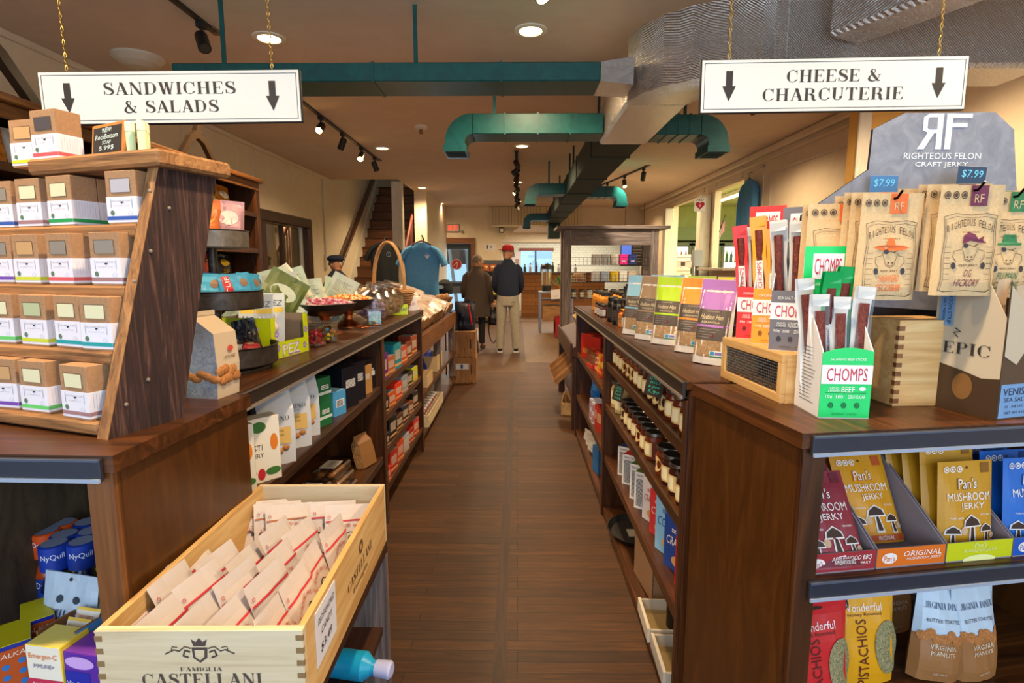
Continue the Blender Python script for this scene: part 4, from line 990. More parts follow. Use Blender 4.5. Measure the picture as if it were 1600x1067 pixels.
# slatted wooden box with wire mesh front, long side to the aisle
def mesh_box(r, L, D, H):
    mb = MB(); fr = .022
    mb.box(-L/2, L/2, 0, .012, 0, fr, 'pine_x', .001); mb.box(-L/2, L/2, 0, .012, H-fr, H, 'pine_x', .001); mb.box(-L/2, -L/2+fr, 0, .012, fr, H-fr, 'pine_z', .001); mb.box(L/2-fr*.9, L/2, 0, .012, fr, H-fr, 'pine_z', .001)
    mb.build('frame', r)
    mb = MB(); mb.box(-L/2, L/2, .012, D, 0, .01, 'pine_x'); mb.box(-L/2, L/2, .012, D, H-.01, H, 'pine_x'); mb.box(L/2-.012, L/2, .012, D, .01, H-.01, 'pine_y'); mb.box(-L/2, -L/2+.012, .012, D, .01, H-.01, 'pine_y'); mb.box(-L/2+.012, L/2-.012, D-.01, D, .01, H-.01, 'darkwood_x')
    mb.build('box_body', r)
    mb = MB(); n = 34
    for k in range(n): x = -L/2+fr+(L-2*fr)*k/n; mb.box(x, x+.0012, .006, .0075, fr, H-fr, '#b0aca4k')
    for k in range(10): z = fr+(H-2*fr)*k/10; mb.box(-L/2+fr, L/2-fr, .0075, .009, z, z+.0012, '#b0aca4k')
    mb.build('wire_mesh', r)
put(mesh_box, (.33, .125, .12), 'mesh_crate', 'low honey-coloured wooden crate with a wire mesh front, under the red, yellow and grey cartons', 'crate', (.622, 1.47, TOP), (0, 0, R(-86)))
BZ = TOP+.12
def casepos(i): return [(.704, 1.400), (.708, 1.516), (.710, 1.626)][i]
crz = R(-33)
for i, (cm, fl, an, lab) in enumerate((('#6e6a70s', 'SEA SALT & PEPPER', 'VENISON', 'grey and white open carton of meat sticks on the mesh crate, nearest of its three'), ('#eda012s', 'ORIGINAL TURKEY', 'TURKEY', 'yellow and white open carton of meat sticks, middle one on the mesh crate'), ('#e02a20s', 'ORIGINAL BEEF STICKS', 'BEEF', 'red and white open carton of meat sticks, farthest on the mesh crate'))):
    x, y = casepos(i)
    put(stick_case, (.1, .105, .15, .385 if i == 2 else .36 if i == 0 else .3, cm, fl, an, '#f0eef2', False, fl if i != 1 else None), 'stick_carton', lab, 'carton', (x, y, BZ), crz)
    base = V3((x, y, BZ+.005)); Mz = Matrix.Rotation(crz, 3, 'Z')
    nm = ['grey', 'yellow', 'red'][i]
    for k, (sx, sy, tl, wr, z) in enumerate(([(-.03, -.03, -5, 'clear', .055), (.003, -.034, -2, 'clear', .05), (.034, -.02, 4, 'clear', .06)], [(-.03, -.03, -6, '#eda012g', .075), (.0, -.032, -3, '#eda012g', .04), (.03, -.02, 2, 'clear', .065)], [(-.034, -.02, -7, '#d02a28g', .06), (-.002, -.03, -5, 'clear', .055), (.03, .0, -3, '#d02a28g', .07)])[i]):
        put(stick, (wr,), 'meat_stick', '%s meat stick standing %s in the %s carton on the mesh crate' % ('clear wrapped' if wr == 'clear' else nm+' wrapped', ('at left', 'in the middle', 'at right')[k], nm), 'meat stick', base+Mz @ V3((sx, sy, z)), (R(-4), R(tl), crz), 'meat sticks in the cartons on the mesh crate')
# dovetailed wooden box
def dovetail(r):
    w, d, h = .15, .1, .205
    mb = MB(); mb.box(-.075, .075, -.06, .06, 0, h, 'pine_x', .0015); mb.build('box_body', r)
    mb = MB()
    for k in range(9): z = .008+k*.0215; mb.box(-.0756, -.062, -.0606, -.05, z, z+.011, 'stainedlight_y')
    mb.build('dovetail_joints', r)
put(dovetail, (), 'wooden_box', 'plain pine box with dovetailed corner behind the green carton', 'box', (.96, 1.345, TOP), R(3))
# big snack-strip carton at far right
def strip_carton(r):
    w, d, hf, hb = .2, .15, .19, .3
    for nm, b in (('left_side', 0), ('front', 1)):
        mb = MB()
        if b: # front: camera-right face, cut low
            mb.prism([(-w/2, 0), (w/2, 0), (w/2, .16), (.02, .17), (-w/2+.03, .23), (-w/2, .3)], -d/2, -d/2+.002, '#4c3a2cs')
            mb.quad((-w/2+.002, -d/2-.001, .14), (-w/2+.04, -d/2-.001, .12), (-w/2+.10, -d/2-.001, .2), (-w/2+.0, -d/2-.001, .29), '#c2b49a')
            mb.box(-w/2+.004, w/2-.004, -d/2-.0012, -d/2-.0006, .004, .078, '#6f9ac8'); mb.text('VENISON STRIP', '#1c2c48', (-.005, -d/2-.002, .062), .17, .016); mb.text('SEA SALT + PEPPER', '#1c2c48', (-.015, -d/2-.002, .044), .14, .009); mb.text('10 - 0.8 OZ (22G) STRIPS', '#1c2c48', (-.02, -d/2-.002, .028), .12, .007)
            mb.text('NET WT 8 OZ (226G)', '#1c2c48', (-.03, -d/2-.002, .014), .1, .008)
        else:
            mb.prism([(-d/2+.002, 0), (d/2, 0), (d/2, .3), (-d/2+.04, .29), (-d/2+.002, .22)], -w/2, -w/2+.002, '#bfb39cs', 'x')
            U = dict(U=(0, -1, 0)); X = -w/2-.001
            mb.poly([(X, d/2, .0), (X, -d/2, .0), (X, -d/2, .09), (X, -d/4, .085), (X, 0, .095), (X, d/3, .105), (X, d/2, .108)], '#42301fs'); mb.disc((X-.0005, .0, .06), .022, '#7a5428', U=(0, 1, 0), r2=.03)
            mb.text('EPIC', '#2a2826', (X-.001, 0, .145), .1, .026, font='d', **U); mb.quad((X-.0008, .066, .195), (X-.0008, .034, .193), (X-.0008, .034, .286), (X-.0008, .066, .29), '#6f9ac8'); mb.text('VENISON STRIP', '#1c2c48', (X-.0016, .043, .24), .084, .009, U=(0, 0, -1), W=(0, -1, 0)); mb.text('SEA SALT PEPPER', '#1c2c48', (X-.0016, .056, .24), .07, .006, U=(0, 0, -1), W=(0, -1, 0))
            mb.tube([(X-.001, .02, .17), (X-.001, .03, .18), (X-.001, .015, .183), (X-.001, .028, .19)], .0015, '#2a2826', 4)
        mb.build(nm, r)
    mb = MB(); mb.box(-w/2+.002, w/2, d/2-.002, d/2, 0, .3, '#5c4632'); mb.box(w/2-.002, w/2, -d/2+.002, d/2-.002, 0, .28, '#5c4632'); mb.box(-w/2+.002, w/2-.002, -d/2+.002, d/2-.002, 0, .003, '#5c4632'); mb.build('carton_body', r)
put(strip_carton, (), 'strip_carton', 'tall brown and cream carton of venison strips at the far right of the counter', 'carton', (1.105, 1.262, TOP), R(16))
def strip_bar(r):
    p = Pouch(.036, .15, .014, .06, 5, .002); mb = MB(); p.shell(mb, [(1, '#d9bd98g')], '#cbb08cg', 6, 12); mb.build('wrapper', r)
    mb = MB(); p.rect(mb, -.012, .012, .01, .04, 'jerky'); p.text(mb, 'EPIC', '#4a3628', 0, .09, .024, .008, font='d'); mb.build('printed_label', r)
for i, (x, y, z, a, b) in enumerate(((-.055, -.02, .155, 8, -6), (-.03, -.035, .15, 14, -12), (.0, -.03, .14, 6, 8), (-.03, .02, .165, -6, 3))):
    put(strip_bar, (), 'snack_strip', 'tan wrapped snack strip in the venison carton, %s' % ['leftmost', 'second from left and leaning forward', 'rightmost', 'standing at the back'][i], 'snack bar', V3((1.105, 1.262, TOP))+Matrix.Rotation(R(16), 3, 'Z') @ V3((x, y, z)), (R(a), R(b), R(16)), 'snack strips in the venison carton')

# slate-look header display with hanging jerky pouches
DISP = V3((.74, 1.405, TOP)); DZ = R(1)
t = thing('pouch_display', 'grey slate-look display stand with a stepped header behind the right counter goods', 'display stand', DISP, DZ)
mb = MB(); prof = [(-.035, .24), (.62, .20), (.62, .36), (.5, .485), (.47, .66), (.42, .70), (.2, .698), (.125, .66), (.122, .565), (-.035, .455)]
mb.prism(prof, 0, .008, 'slate', sidem='#1c1a20'); mb.build('header_board', t)
mb = MB(); mb.box(-.03, .6, .02, .2, 0, .24, '#15151as', .002); mb.build('base', t)
mb = MB(); e = -.0012; W_ = '#e8edf2'
def P2(pts, ox, oz, s): mb.poly([(ox+a*.108, e, oz+b*.083) for a, b in pts], W_)
P2([(.55, 1), (.55, 0), (.42, 0), (.42, .45), (.36, .45), (.16, .0), (0, 0), (.22, .47), (.1, .53), (.1, .9), (.22, 1)], .235, .613, .1)
mb.poly([(.235+.108*a, e-.0006, .613+.083*b) for a, b in ((.42, .9), (.42, .56), (.24, .56), (.2, .6), (.2, .86), (.24, .9))], 'slate')
P2([(.62, 0), (.62, 1), (1.2, 1), (1.2, .88), (.76, .88), (.76, .74), (1.1, .74), (1.1, .62), (.76, .62), (.76, 0)], .235, .613, .1)
mb.text('RIGHTEOUS FELON', W_, (.3, e, .597), .19, .015); mb.text('CRAFT JERKY', W_, (.3, e, .576), .13, .014)
mb.build('header_logo', t)
pegs = [(.075, .475, .16), (.215, .487, .2), (.345, .48, .15)]
for x, z, l in pegs:
    mb = MB(); mb.tube([(x, 0, z), (x, -l-.02, z+.0), (x, -l-.035, z+.015)], .0028, '#121214k', 6); mb.build('peg', t)
def jerky_pouch(r, col, name, hat, seed, plain=False):
    p = Pouch(.15, .225, .028, .16, seed, .0035, box=.1); mb = MB(); p.shell(mb, [(1, 'kraftbag')], 'kraftbag', 12, 16); mb.build('pouch_body', r)
    mb = MB(); K = '#4a3c2e'; 
    for x in (-.06, -.04, -.02): p.disc(mb, x, .205, .0075, K, .002, ri=.75); p.disc(mb, x, .205, .004, K, .002)
    p.rect(mb, -.006, .034, .183, .224, col, .003, 3); p.text(mb, 'RF', 'kraftbag', .014, .198, .022, .017, e=.004)
    # wavy frame
    fr = [(-.062+.124*min(max(a, 0), 1), .008+.16*b) for a, b in ((0, .02), (.1, 0), (.5, .02), (.9, 0), (1, .03), (.98, .3), (1, .6), (.97, .9), (1, .97), (.8, 1), (.5, .98), (.2, 1), (0, .96), (.03, .7), (0, .4), (.02, .15), (0, .02))]
    p.stroke(mb, fr, .0011, K); p.stroke(mb, [(a*.93, .009+(b-.009)*.96) for a, b in fr], .0007, K)
    if not plain:
        n = len('RIGHTEOUS FELON')
        for k, ch in enumerate('RIGHTEOUS FELON'):
            if ch == ' ': continue
            a = (k-(n-1)/2)/n; p.text(mb, ch, K, a*.112, .150-abs(a)**2*.06, .0055 if ch != 'I' else .0016, .014, e=.0022)
        p.text(mb, 'CRAFT JERKY', K, 0, .130, .045, .004)
        if hat == 'sombrero':
            p.poly(mb, [(-.042, .112), (-.02, .105), (.03, .106), (.046, .112), (.03, .116), (.012, .117), (.007, .132), (-.007, .132), (-.012, .117), (-.03, .116)], col, .002)
        elif hat == 'bandana':
            p.poly(mb, [(-.02, .108), (-.018, .122), (-.005, .131), (.01, .126), (.018, .116), (.034, .123), (.03, .114), (.04, .108), (.024, .108), (.016, .110), (.0, .113), (-.014, .108)], col, .002)
        else: p.poly(mb, [(-.03, .112), (.03, .112), (.03, .117), (.018, .118), (.015, .135), (-.015, .135), (-.018, .118), (-.03, .117)], col, .002)
        # cow face: eye patch, muzzle, horns, hoofs holding the board
        p.disc(mb, -.012, .103, .006, '#2e3038', .0024, .005); p.line(mb, -.018, .107, .016, .1, .0012, K); p.line(mb, .008, .102, .018, .106, .0016, K)
        fc = [(-.02, .10), (-.014, .085), (-.011, .075), (-.004, .071), (.004, .071), (.011, .075), (.014, .085), (.02, .10)]
        p.stroke(mb, fc, .0009, K); p.disc(mb, -.005, .08, .002, K, .0026); p.disc(mb, .005, .08, .002, K, .0026); p.stroke(mb, [(-.008, .076), (0, .073), (.008, .076)], .001, K)
        p.stroke(mb, [(-.02, .095), (-.034, .092), (-.036, .08), (-.028, .07)], .0009, K); p.stroke(mb, [(.02, .095), (.034, .092), (.036, .08), (.028, .07)], .0009, K)
        p.disc(mb, -.034, .062, .0055, '#2e3038', .0024, .007); p.disc(mb, .034, .062, .0055, '#2e3038', .0024, .007); p.text(mb, 'BEEF JERKY', K, 0, .062, .044, .006)
        for k in range(7): p.line(mb, -.056, .1-.011*k, -.042, .1-.011*k, .0008, K); p.line(mb, .042, .1-.011*k, .056, .1-.011*k, .0008, K)
        for k, s_ in enumerate(name): p.text(mb, s_, col, 0, .047-.02*k, [.05, .06][k] if len(name[0]) > 5 else [.02 if len(name[0]) == 4 else .045, .055][k], .015, slant=.25)
    mb.build('printed_label', r)
DM = Matrix.Rotation(DZ, 3, 'Z')
def dpos(x, y, z): return DISP+DM @ V3((x, y, z))
for gi, (px_, pz, col, nm, hat, word, flav) in enumerate(((.075, .475, '#e06a28', ('HABANERO', 'ESCOBAR'), 'sombrero', 'orange', 'left'), (.215, .487, '#6a2444', ('O.G.', 'HICKORY'), 'bandana', 'maroon', 'middle'), (.345, .48, '#2c7a44', ('FU MAN', 'CAPONE'), 'fedora', 'green', 'right'))):
    l = .16 if gi == 0 else .2 if gi == 1 else .15
    put(jerky_pouch, (col, nm, hat, gi+1), 'jerky_pouch', 'kraft jerky pouch with %s tag hanging at the front of the %s peg' % (word, flav), 'pouch', dpos(px_, -l, pz-.22), (R(2), 0, DZ-R(3)), 'hanging jerky pouches').scale = (.87, 1, 1.03)
    for k in range(4 if gi == 1 else 3 if gi == 0 else 1):
        put(jerky_pouch, (col, nm, hat, gi+1, True), 'jerky_pouch', 'kraft jerky pouch hanging behind the %s tagged one, %s back' % (word, ORD[k]), 'pouch', dpos(px_-.004*(k % 2), -l+.036+.033*k, pz-.213+.003*(k % 2)), (R(2), 0, DZ-R([6, -3, 5, -4][k])), 'hanging jerky pouches').scale = (.87, 1, 1.03)
for k in range(2):
    put(jerky_pouch, ('#e06a28', ('A', 'B'), 'none', 4, True), 'jerky_pouch', 'kraft jerky pouch at the left edge of the display, %s' % ('nearer the edge', 'behind the grey carton')[k], 'pouch', dpos(.02, -.04-.035*k, .25), (0, 0, DZ-R(8*k)), 'hanging jerky pouches')
def price_tag(r, c):
    mb = MB(); mb.box(-.034, .034, 0, .002, -.023, .023, c, .0008); mb.build('card', r)
    mb = MB(); mb.text('$7.99', '#6fd0f4', (0, -.0008, .004), .05, .02, slant=.1); mb.build('handwriting', r)
put(price_tag, ('#3f74a8s',), 'price_tag', 'light blue handwritten price tag clipped to the left peg of the grey display', 'price tag', dpos(.15, -.02, .525), (0, 0, DZ))
put(price_tag, ('#27405cs',), 'price_tag', 'dark blue handwritten price tag clipped to the right peg of the grey display', 'price tag', dpos(.33, -.06, .54), (0, R(3), DZ))
# framed black board behind the red carton
t = thing('picture_panel', 'small dark brown panel standing behind the red meat stick carton', 'panel', (.86, 1.8, TOP)); mb = MB(); mb.box(-.06, .08, 0, .015, 0, .3, '#3a241a', .002); mb.build('panel', t)

# ---------------- shelf one: mushroom jerky
def mush(mb, p, x, z, s):
    W = '#e8e2dc'; D = '#3a2418'
    p.poly(mb, [(x-.021*s, z-.003*s), (x-.018*s, z+.01*s), (x, z+.021*s), (x+.018*s, z+.01*s), (x+.021*s, z-.003*s)], W, .002)
    p.poly(mb, [(x-.018*s, z), (x-.014*s, z+.01*s), (x, z+.018*s), (x+.014*s, z+.01*s), (x+.018*s, z)], D, .003)
    p.poly(mb, [(x-.006*s, z-.003*s), (x+.006*s, z-.003*s), (x+.009*s, z-.034*s), (x-.009*s, z-.034*s)], W, .0022); p.poly(mb, [(x-.003*s, z-.003*s), (x+.003*s, z-.003*s), (x+.005*s, z-.03*s), (x-.005*s, z-.03*s)], D, .003)
def mushroom_pouch(r, col, dark, plain, seed, script):
    p = Pouch(.142, .205, .03, .1, seed, .003, box=.15); mb = MB(); p.shell(mb, [(.88, col), (1, col)], col, 12, 16); mb.build('pouch_body', r)
    mb = MB(); W = '#f2ece4'
    for x in (-.05, -.033, -.016): p.disc(mb, x, .187, .0075, W, .0018, ri=.7, seg=12); p.disc(mb, x, .187, .003, W, .0018, seg=6)
    p.disc(mb, .003, .19, .003, '#5a2010'); p.rect(mb, .038, .06, .177, .2, dark, .0016, 2)
    if not plain:
        p.text(mb, 'Pan\'s', dark, 0, .155, .052, .026, slant=.15, e=.0018); p.text(mb, 'Pan\'s', W, 0, .155, .047, .022, slant=.15, e=.0026)
        p.text(mb, 'MUSHROOM', W, 0, .126, .108, .018); p.text(mb, 'JERKY', W, .008, .103, .06, .018)
        p.text(mb, 'PLANT BASED', W, -.035, .08, .03, .004); p.text(mb, 'PROTEIN', W, .04, .084, .022, .004)
        mush(mb, p, .002, .062, 1.15); mush(mb, p, -.045, .045, .9); mush(mb, p, .04, .048, .8); p.disc(mb, -.02, .052, .008, '#c8a884', .0018, .01); p.disc(mb, .056, .036, .007, '#c8a884', .0018)
        p.rect(mb, -.069, .069, .004, .018, dark, .0012); p.text(mb, script, W, .01, .011, .05, .01)
    mb.build('printed_label', r)
S1 = .80
flaps = (('#a02c34s', 'APPLEWOOD BBQ', '#8c2a38s', '#6a1a28'), ('#e0701cs', 'ORIGINAL', '#d8951cs', '#c4541a'), ('#c9cf12s', 'MUSHROOM JERKY', '#bf8c18s', '#8a5a10'), ('#0f56b8s', 'HOLIDAY', '#1468c4s', '#0c3c84'))
for i, (cf, txt, cp, dk) in enumerate(flaps):
    cx = .115+.172*i; cy = .165
    words = ['maroon', 'orange', 'lime yellow', 'blue'][i]
    ln = [('o', '#f0e6e0', .18, .5, .22, .55), ("Pan's", cf, .18, .5, .16, .3, .1), (txt, '#f6f0ea', .66, .68, .56, .26, .2), ('MUSHROOM JERKY', '#f6f0ea', .68, .4, .5, .17, .2)] if i != 2 else [('o', '#eef0a0', .5, .05, .5, .5), ("Pan's", '#eef0a0', .5, .82, .18, .25), ('MUSHROOM JERKY', '#eef0a0', .5, .52, .5, .2, .2)]
    put(tray, (.168, .3, .045, .235, cf, '#8d8288m', ln), 'jerky_case', words+' open display case of mushroom jerky on the upper shelf of the right cabinet', 'carton', RL(cx, cy, S1), RROT)
    # header flap
    hd = thing('case_header', words+' header card standing at the back of the mushroom jerky case', 'header card', RL(cx, cy+.12, S1+.004), RROT)
    mb = MB(); mb.box(-.08, .08, 0, .002, .0, .262, cf if i != 3 else '#0f4ea8s'); mb.build('card', hd); mb = MB(); mb.text({2: 'SHIITAKE MUSHROOMS'}.get(i, 'MUSHROOM'), '#f2ece0' if i != 2 else '#f4f4d0', (0, -.001, .235), .13, .022); mb.build('lettering', hd)
    n = [2, 2, 5, 3][i]
    for k in range(n):
        front = k == 0
        y = -.115+(.035 if i == 2 else .045)*k; 
        if i == 1: y = -.06+.05*k
        lean = [-30, -27, -6, -8][i] if i < 2 else -6-3*k
        zz = .006
        col = cp if i != 2 else '#c8901as'
        put(mushroom_pouch, (col, dk, not front, i+1, txt if i != 2 else 'SHIITAKE'), 'mushroom_jerky_pouch', '%s mushroom jerky pouch, %s in its %s case' % ({0: 'maroon', 1: 'amber', 2: 'mustard', 3: 'blue'}[i], 'front one' if front else ORD[k]+' from the front', words), 'pouch', RL(cx+(.0 if i != 2 else -.006*k), cy+y-(.03 if i < 1 else 0), S1+zz+(.03 if i == 2 and k else 0)+.0), (R(lean), 0, RROT), words+' case pouches')
# ---------------- shelf two: pistachios and peanuts
S2 = .475
def pistachio_bag(r, col, var, ac):
    p = Pouch(.165, .23, .05, .1, 3, .003, box=.2); mb = MB(); p.shell(mb, [(1, col)], col, 12, 16); mb.build('pouch_body', r)
    mb = MB()
    if var == 'window': mbw = mb; p.disc(mb, .055, .085, .036, 'pistachio', .002, .062, 24); p.disc(mb, -.07, .07, .018, 'pistachio', .002, .05, 20)
    p.text(mb, 'Wonderful', '#f4ece8', -.005, .178, .1, .017); p.text(mb, ac, '#5a1a10', 0, .162, .085, .008)
    pts = [(-.066, .05), (-.05, .09)]
    mb.text('PISTACHIOS', '#4a120c', (-.012, 0, .08), .15, .024, fn=None, U=(0, 0, 1), W=(-1, 0, 0)) if 0 else None
    vs_, fs, asp = glyphs('PISTACHIOS'); mb.add([(-.012-(b-.5)*.026, -p.t(-.012-(b-.5)*.026, .078+(a-.5)*.15)-.002, .078+(a-.5)*.15) for a, b in vs_], fs, '#5a1a10')
    p.disc(mb, -.05, .19, .014, '#1a1412', .0022, seg=14); p.text(mb, 'NO', '#f0f0f0', -.05, .195, .01, .006, e=.003); p.text(mb, 'SHELLS', '#f0f0f0', -.05, .186, .018, .005, e=.003)
    p.disc(mb, 0, .217, .018, '#241408', .0016, .004)
    mb.build('printed_label', r)
put(pistachio_bag, ('#c8282cg', 'window', 'Chili Roasted'), 'pistachio_bag', 'red bag of chili roasted pistachios at the left of the lower right shelf', 'snack bag', RL(.10, .04, S2), (R(-5), 0, RROT+R(4)))
put(pistachio_bag, ('#e0a016g', 'window', 'Honey Roasted'), 'pistachio_bag', 'yellow bag of honey roasted pistachios beside the red one', 'snack bag', RL(.255, .085, S2), (R(-6), 0, RROT-R(2)))
for k in range(2): put(pistachio_bag, ('#c8282cg' if k == 0 else '#e0a016g', 'window', 'Roasted'), 'pistachio_bag', '%s pistachio bag standing at the back behind the front bags' % ('red', 'yellow')[k], 'snack bag', RL(.11+.16*k, .2+.04*k, S2), (R(-4), 0, RROT))
def peanut_bag(r, seed):
    p = Pouch(.12, .24, .055, .1, seed, .004, box=.2); mb = MB(); p.shell(mb, [(.44, '#9a6a3cs'), (1, '#b9cdddg')], [(.44, '#9a6a3cs'), (1, '#a9bccbg')], 10, 18); mb.build('pouch_body', r)
    mb = MB(); 
    for k in range(7): p.disc(mb, -.045+.015*k, .108+.007*sin(k*2.1+seed), .012, 'cookie', .0016, seg=8)
    p.text(mb, 'VIRGINIA DINER', '#22406a', 0, .178, .09, .014, font='d'); p.text(mb, 'BUTTER TOASTED', '#3a3a48', 0, .145, .08, .008, slant=.2); p.text(mb, 'VIRGINIA', '#ded0b8', 0, .085, .06, .011); p.text(mb, 'PEANUTS', '#ded0b8', 0, .07, .055, .010); p.text(mb, 'NET WT', '#ded0b8', 0, .02, .03, .005)
    mb.build('printed_label', r)
for k, (x, y, a, b) in enumerate(((.43, .07, 6, -10), (.535, .06, -2, 3), (.36, .21, 0, -4), (.475, .24, 0, 2), (.6, .22, 3, 0))):
    put(peanut_bag, (k % 2+6,), 'peanut_bag', 'peanut bag, ' + ['leaning right at the front of the lower shelf', 'upright at the far right front of the lower shelf', 'at the back left, behind the leaning one', 'at the back middle of the lower shelf', 'at the back right of the lower shelf'][k], 'snack bag', RL(x, y, S2), (R(-5), R(a), RROT+R(b)), 'peanut bags on the lower right shelf')

# ================================================================ right counter top
def granola(r, c, cd, seed):
    p = Pouch(.128, .258, .07, .13, seed, .003, flare=-.06, box=.35); mb = MB()
    p.shell(mb, [(1, '#e6e0d6')], [(.6, '#e6e0d6'), (1, c)], 12, 18); mb.build('pouch_body', r)
    mb = MB(); p.rect(mb, -p.w*.46, p.w*.46, .166, .257, c, .0006, 8); mb.build('coloured_top', r)
    mb = MB(); G = '#5c5148'
    p.rect(mb, -.052, .056, .072, .166, G, .001, 8); p.rect(mb, -.052, .056, .022, .072, 'oatmix', .0008, 6); p.rect(mb, -.052, .056, .112, .119, c, .0022)
    p.text(mb, 'Hudson Hen', '#e8d4a8', .0, .143, .075, .015, slant=.25); p.text(mb, 'GRANOLA', '#e8d4a8', .0, .127, .055, .006)
    p.text(mb, 'HANDMADE', '#c8bca8', 0, .16, .04, .0035)
    for k in range(4): p.line(mb, -.042, .105-.008*k, .03-.01*k, .105-.008*k, .0009, '#b8ac9c', .0022)
    p.disc(mb, .012, .086, .005, '#7a2c2c'); p.rect(mb, .008, .048, .027, .042, '#e8e8e4', .0016, 3); p.rect(mb, .01, .024, .029, .040, '#3090b8', .0024, 2); p.rect(mb, .026, .046, .031, .039, '#7a70b8', .0024, 2); p.rect(mb, .008, .048, .024, .027, '#2ca070', .0024, 2)
    mb.build('printed_label', r)
gb = [(.565, 2.66, '#8fc4deS'[:7]+'s', 'light blue', -38), (.585, 2.47, '#a08464s', 'brown', -40), (.625, 2.32, '#b8dc1cs', 'lime green', -34), (.665, 2.10, '#f0942cs', 'orange', -34), (.655, 1.855, '#b478c4s', 'purple', -42)]
for i, (x, y, c, w, rz) in enumerate(gb):
    put(granola, (c, c, i), 'granola_bag', w+' topped granola bag in the front row on the right counter', 'granola bag', (x, y, TOP), (R(-6), R(2), R(rz)), 'granola bags on the right counter').scale = (1, 1, 1.11)
for i, (x, y, c, w) in enumerate(((.72, 2.62, '#8fc4des', 'light blue'), (.80, 2.42, '#b8dc1cs', 'lime green'), (.86, 2.22, '#e8dc30s', 'yellow green'), (.85, 2.02, '#f0942cs', 'orange'), (.79, 1.875, '#b478c4s', 'purple'), (.72, 2.76, '#8fc4des', 'pale blue farthest'))):
    put(granola, (c, c, i+5), 'granola_bag', w+' topped granola bag in the back row, mostly hidden', 'granola bag', (x, y, TOP), (R(-3), 0, R(-28)), 'granola bags on the right counter').scale = (1, 1, 1.11)
# honey and syrup
def tall_jar(r, body, lid, lab, rad=.036, h=.13, big=False):
    mb = MB(); mb.lathe([(rad*.9, 0), (rad, .005), (rad, h*.72), (rad*.8, h*.84), (rad*.78, h*.88)], body, 20); mb.build('glass_body', r)
    mb = MB(); mb.lathe([(rad*.84, h*.86), (rad*.88, h*.88), (rad*.88, h-.002), (rad*.82, h)], lid, 20); mb.build('lid', r)
    mb = MB(); n = 12; vs_ = [((rad+.0008)*cos(a), (rad+.0008)*sin(a), z) for z in (h*.16, h*.62) for a in [-pi/2-1.1+2.2*k/n for k in range(n+1)]]; mb.add(vs_, [(k, k+1, n+2+k, n+1+k) for k in range(n)], lab)
    for q in range(4):
        vs_ = [((rad+.0016)*cos(a), (rad+.0016)*sin(a), z) for z in (h*(.24+.09*q), h*(.27+.09*q)) for a in [-pi/2-.6+1.2*k/4 for k in range(5)]]; mb.add(vs_, [(k, k+1, 6+k, 5+k) for k in range(4)], '#5a4a3c')
    mb.build('label', r)
rr = random.Random(5)
put(tall_jar, ('#3a1c0cg', '#c8742ck', '#c9ccd0', .048, .105), 'jam_jar', 'large dark jar with copper coloured lid next to the blue granola bag', 'jar', (.59, 2.86, TOP), R(-30))
put(tall_jar, ('#d8741cg', '#c8742ck', '#e08a2c', .04, .1), 'jam_jar', 'orange jar with copper lid half hidden beside the large dark jar', 'jar', (.585, 2.975, TOP), R(-60))
for i in range(4): put(tall_jar, ('#140e0cg', '#0e0c0cs', '#2e2620', .032, .145), 'syrup_jar', 'dark jar on the far half of the right counter, %s from the near end' % ORD[i], 'jar', (.565+.02*(i % 2), 3.1+.09*i, TOP), R(-60), 'dark jars on the right counter')
for i in range(7): put(bottle, (.026, .2, '#1a0f0ag', '#0c0a0as', '#5a4430'), 'syrup_bottle', 'tall dark bottle behind the dark jars on the right counter, %s along' % ORD[i], 'bottle', (.70+.055*(i % 3), 2.98+.13*(i//1)*.8, TOP), 0, 'dark bottles on the right counter')
for i in range(3): put(tall_jar, ('#4a2018g', '#141210s', '#e4dcd4', .034, .085), 'sauce_jar', 'squat sauce jar with white and red label in front of the honey, %s' % ORD[i], 'jar', (.56, 3.55+.11*i, TOP), R(-60), 'small sauce jars')
for i in range(8): put(tall_jar, ('#d88a20g', '#2a2622s', '#c87c18', .046, .15), 'honey_jar', 'amber honey jar, far end of right counter, %s' % (ORD[i % 4]+(' in the front row', ' in the back row')[i//4]), 'jar', (.61+.12*(i//4), 3.78+.13*(i % 4), TOP), R(-70), 'amber honey jars')
for i in range(6): put(bottle, (.03, .19, '#6a5a48g', '#26221es', '#d8d0c0'), 'oil_bottle', 'slim bottle with dark stopper behind the honey jars, %s' % ORD[i], 'bottle', (.86, 3.6+.15*i, TOP), 0, 'slim bottles behind the honey')
for i in range(4): put(carton, (.1, .08, .11, '#c8a070'), 'carton', 'plain tan carton at the back of the right counter, %s from the near end' % ORD[i], 'carton', (.93, 2.3+.33*i, TOP), R(-80), 'tan cartons at the back of the counter')

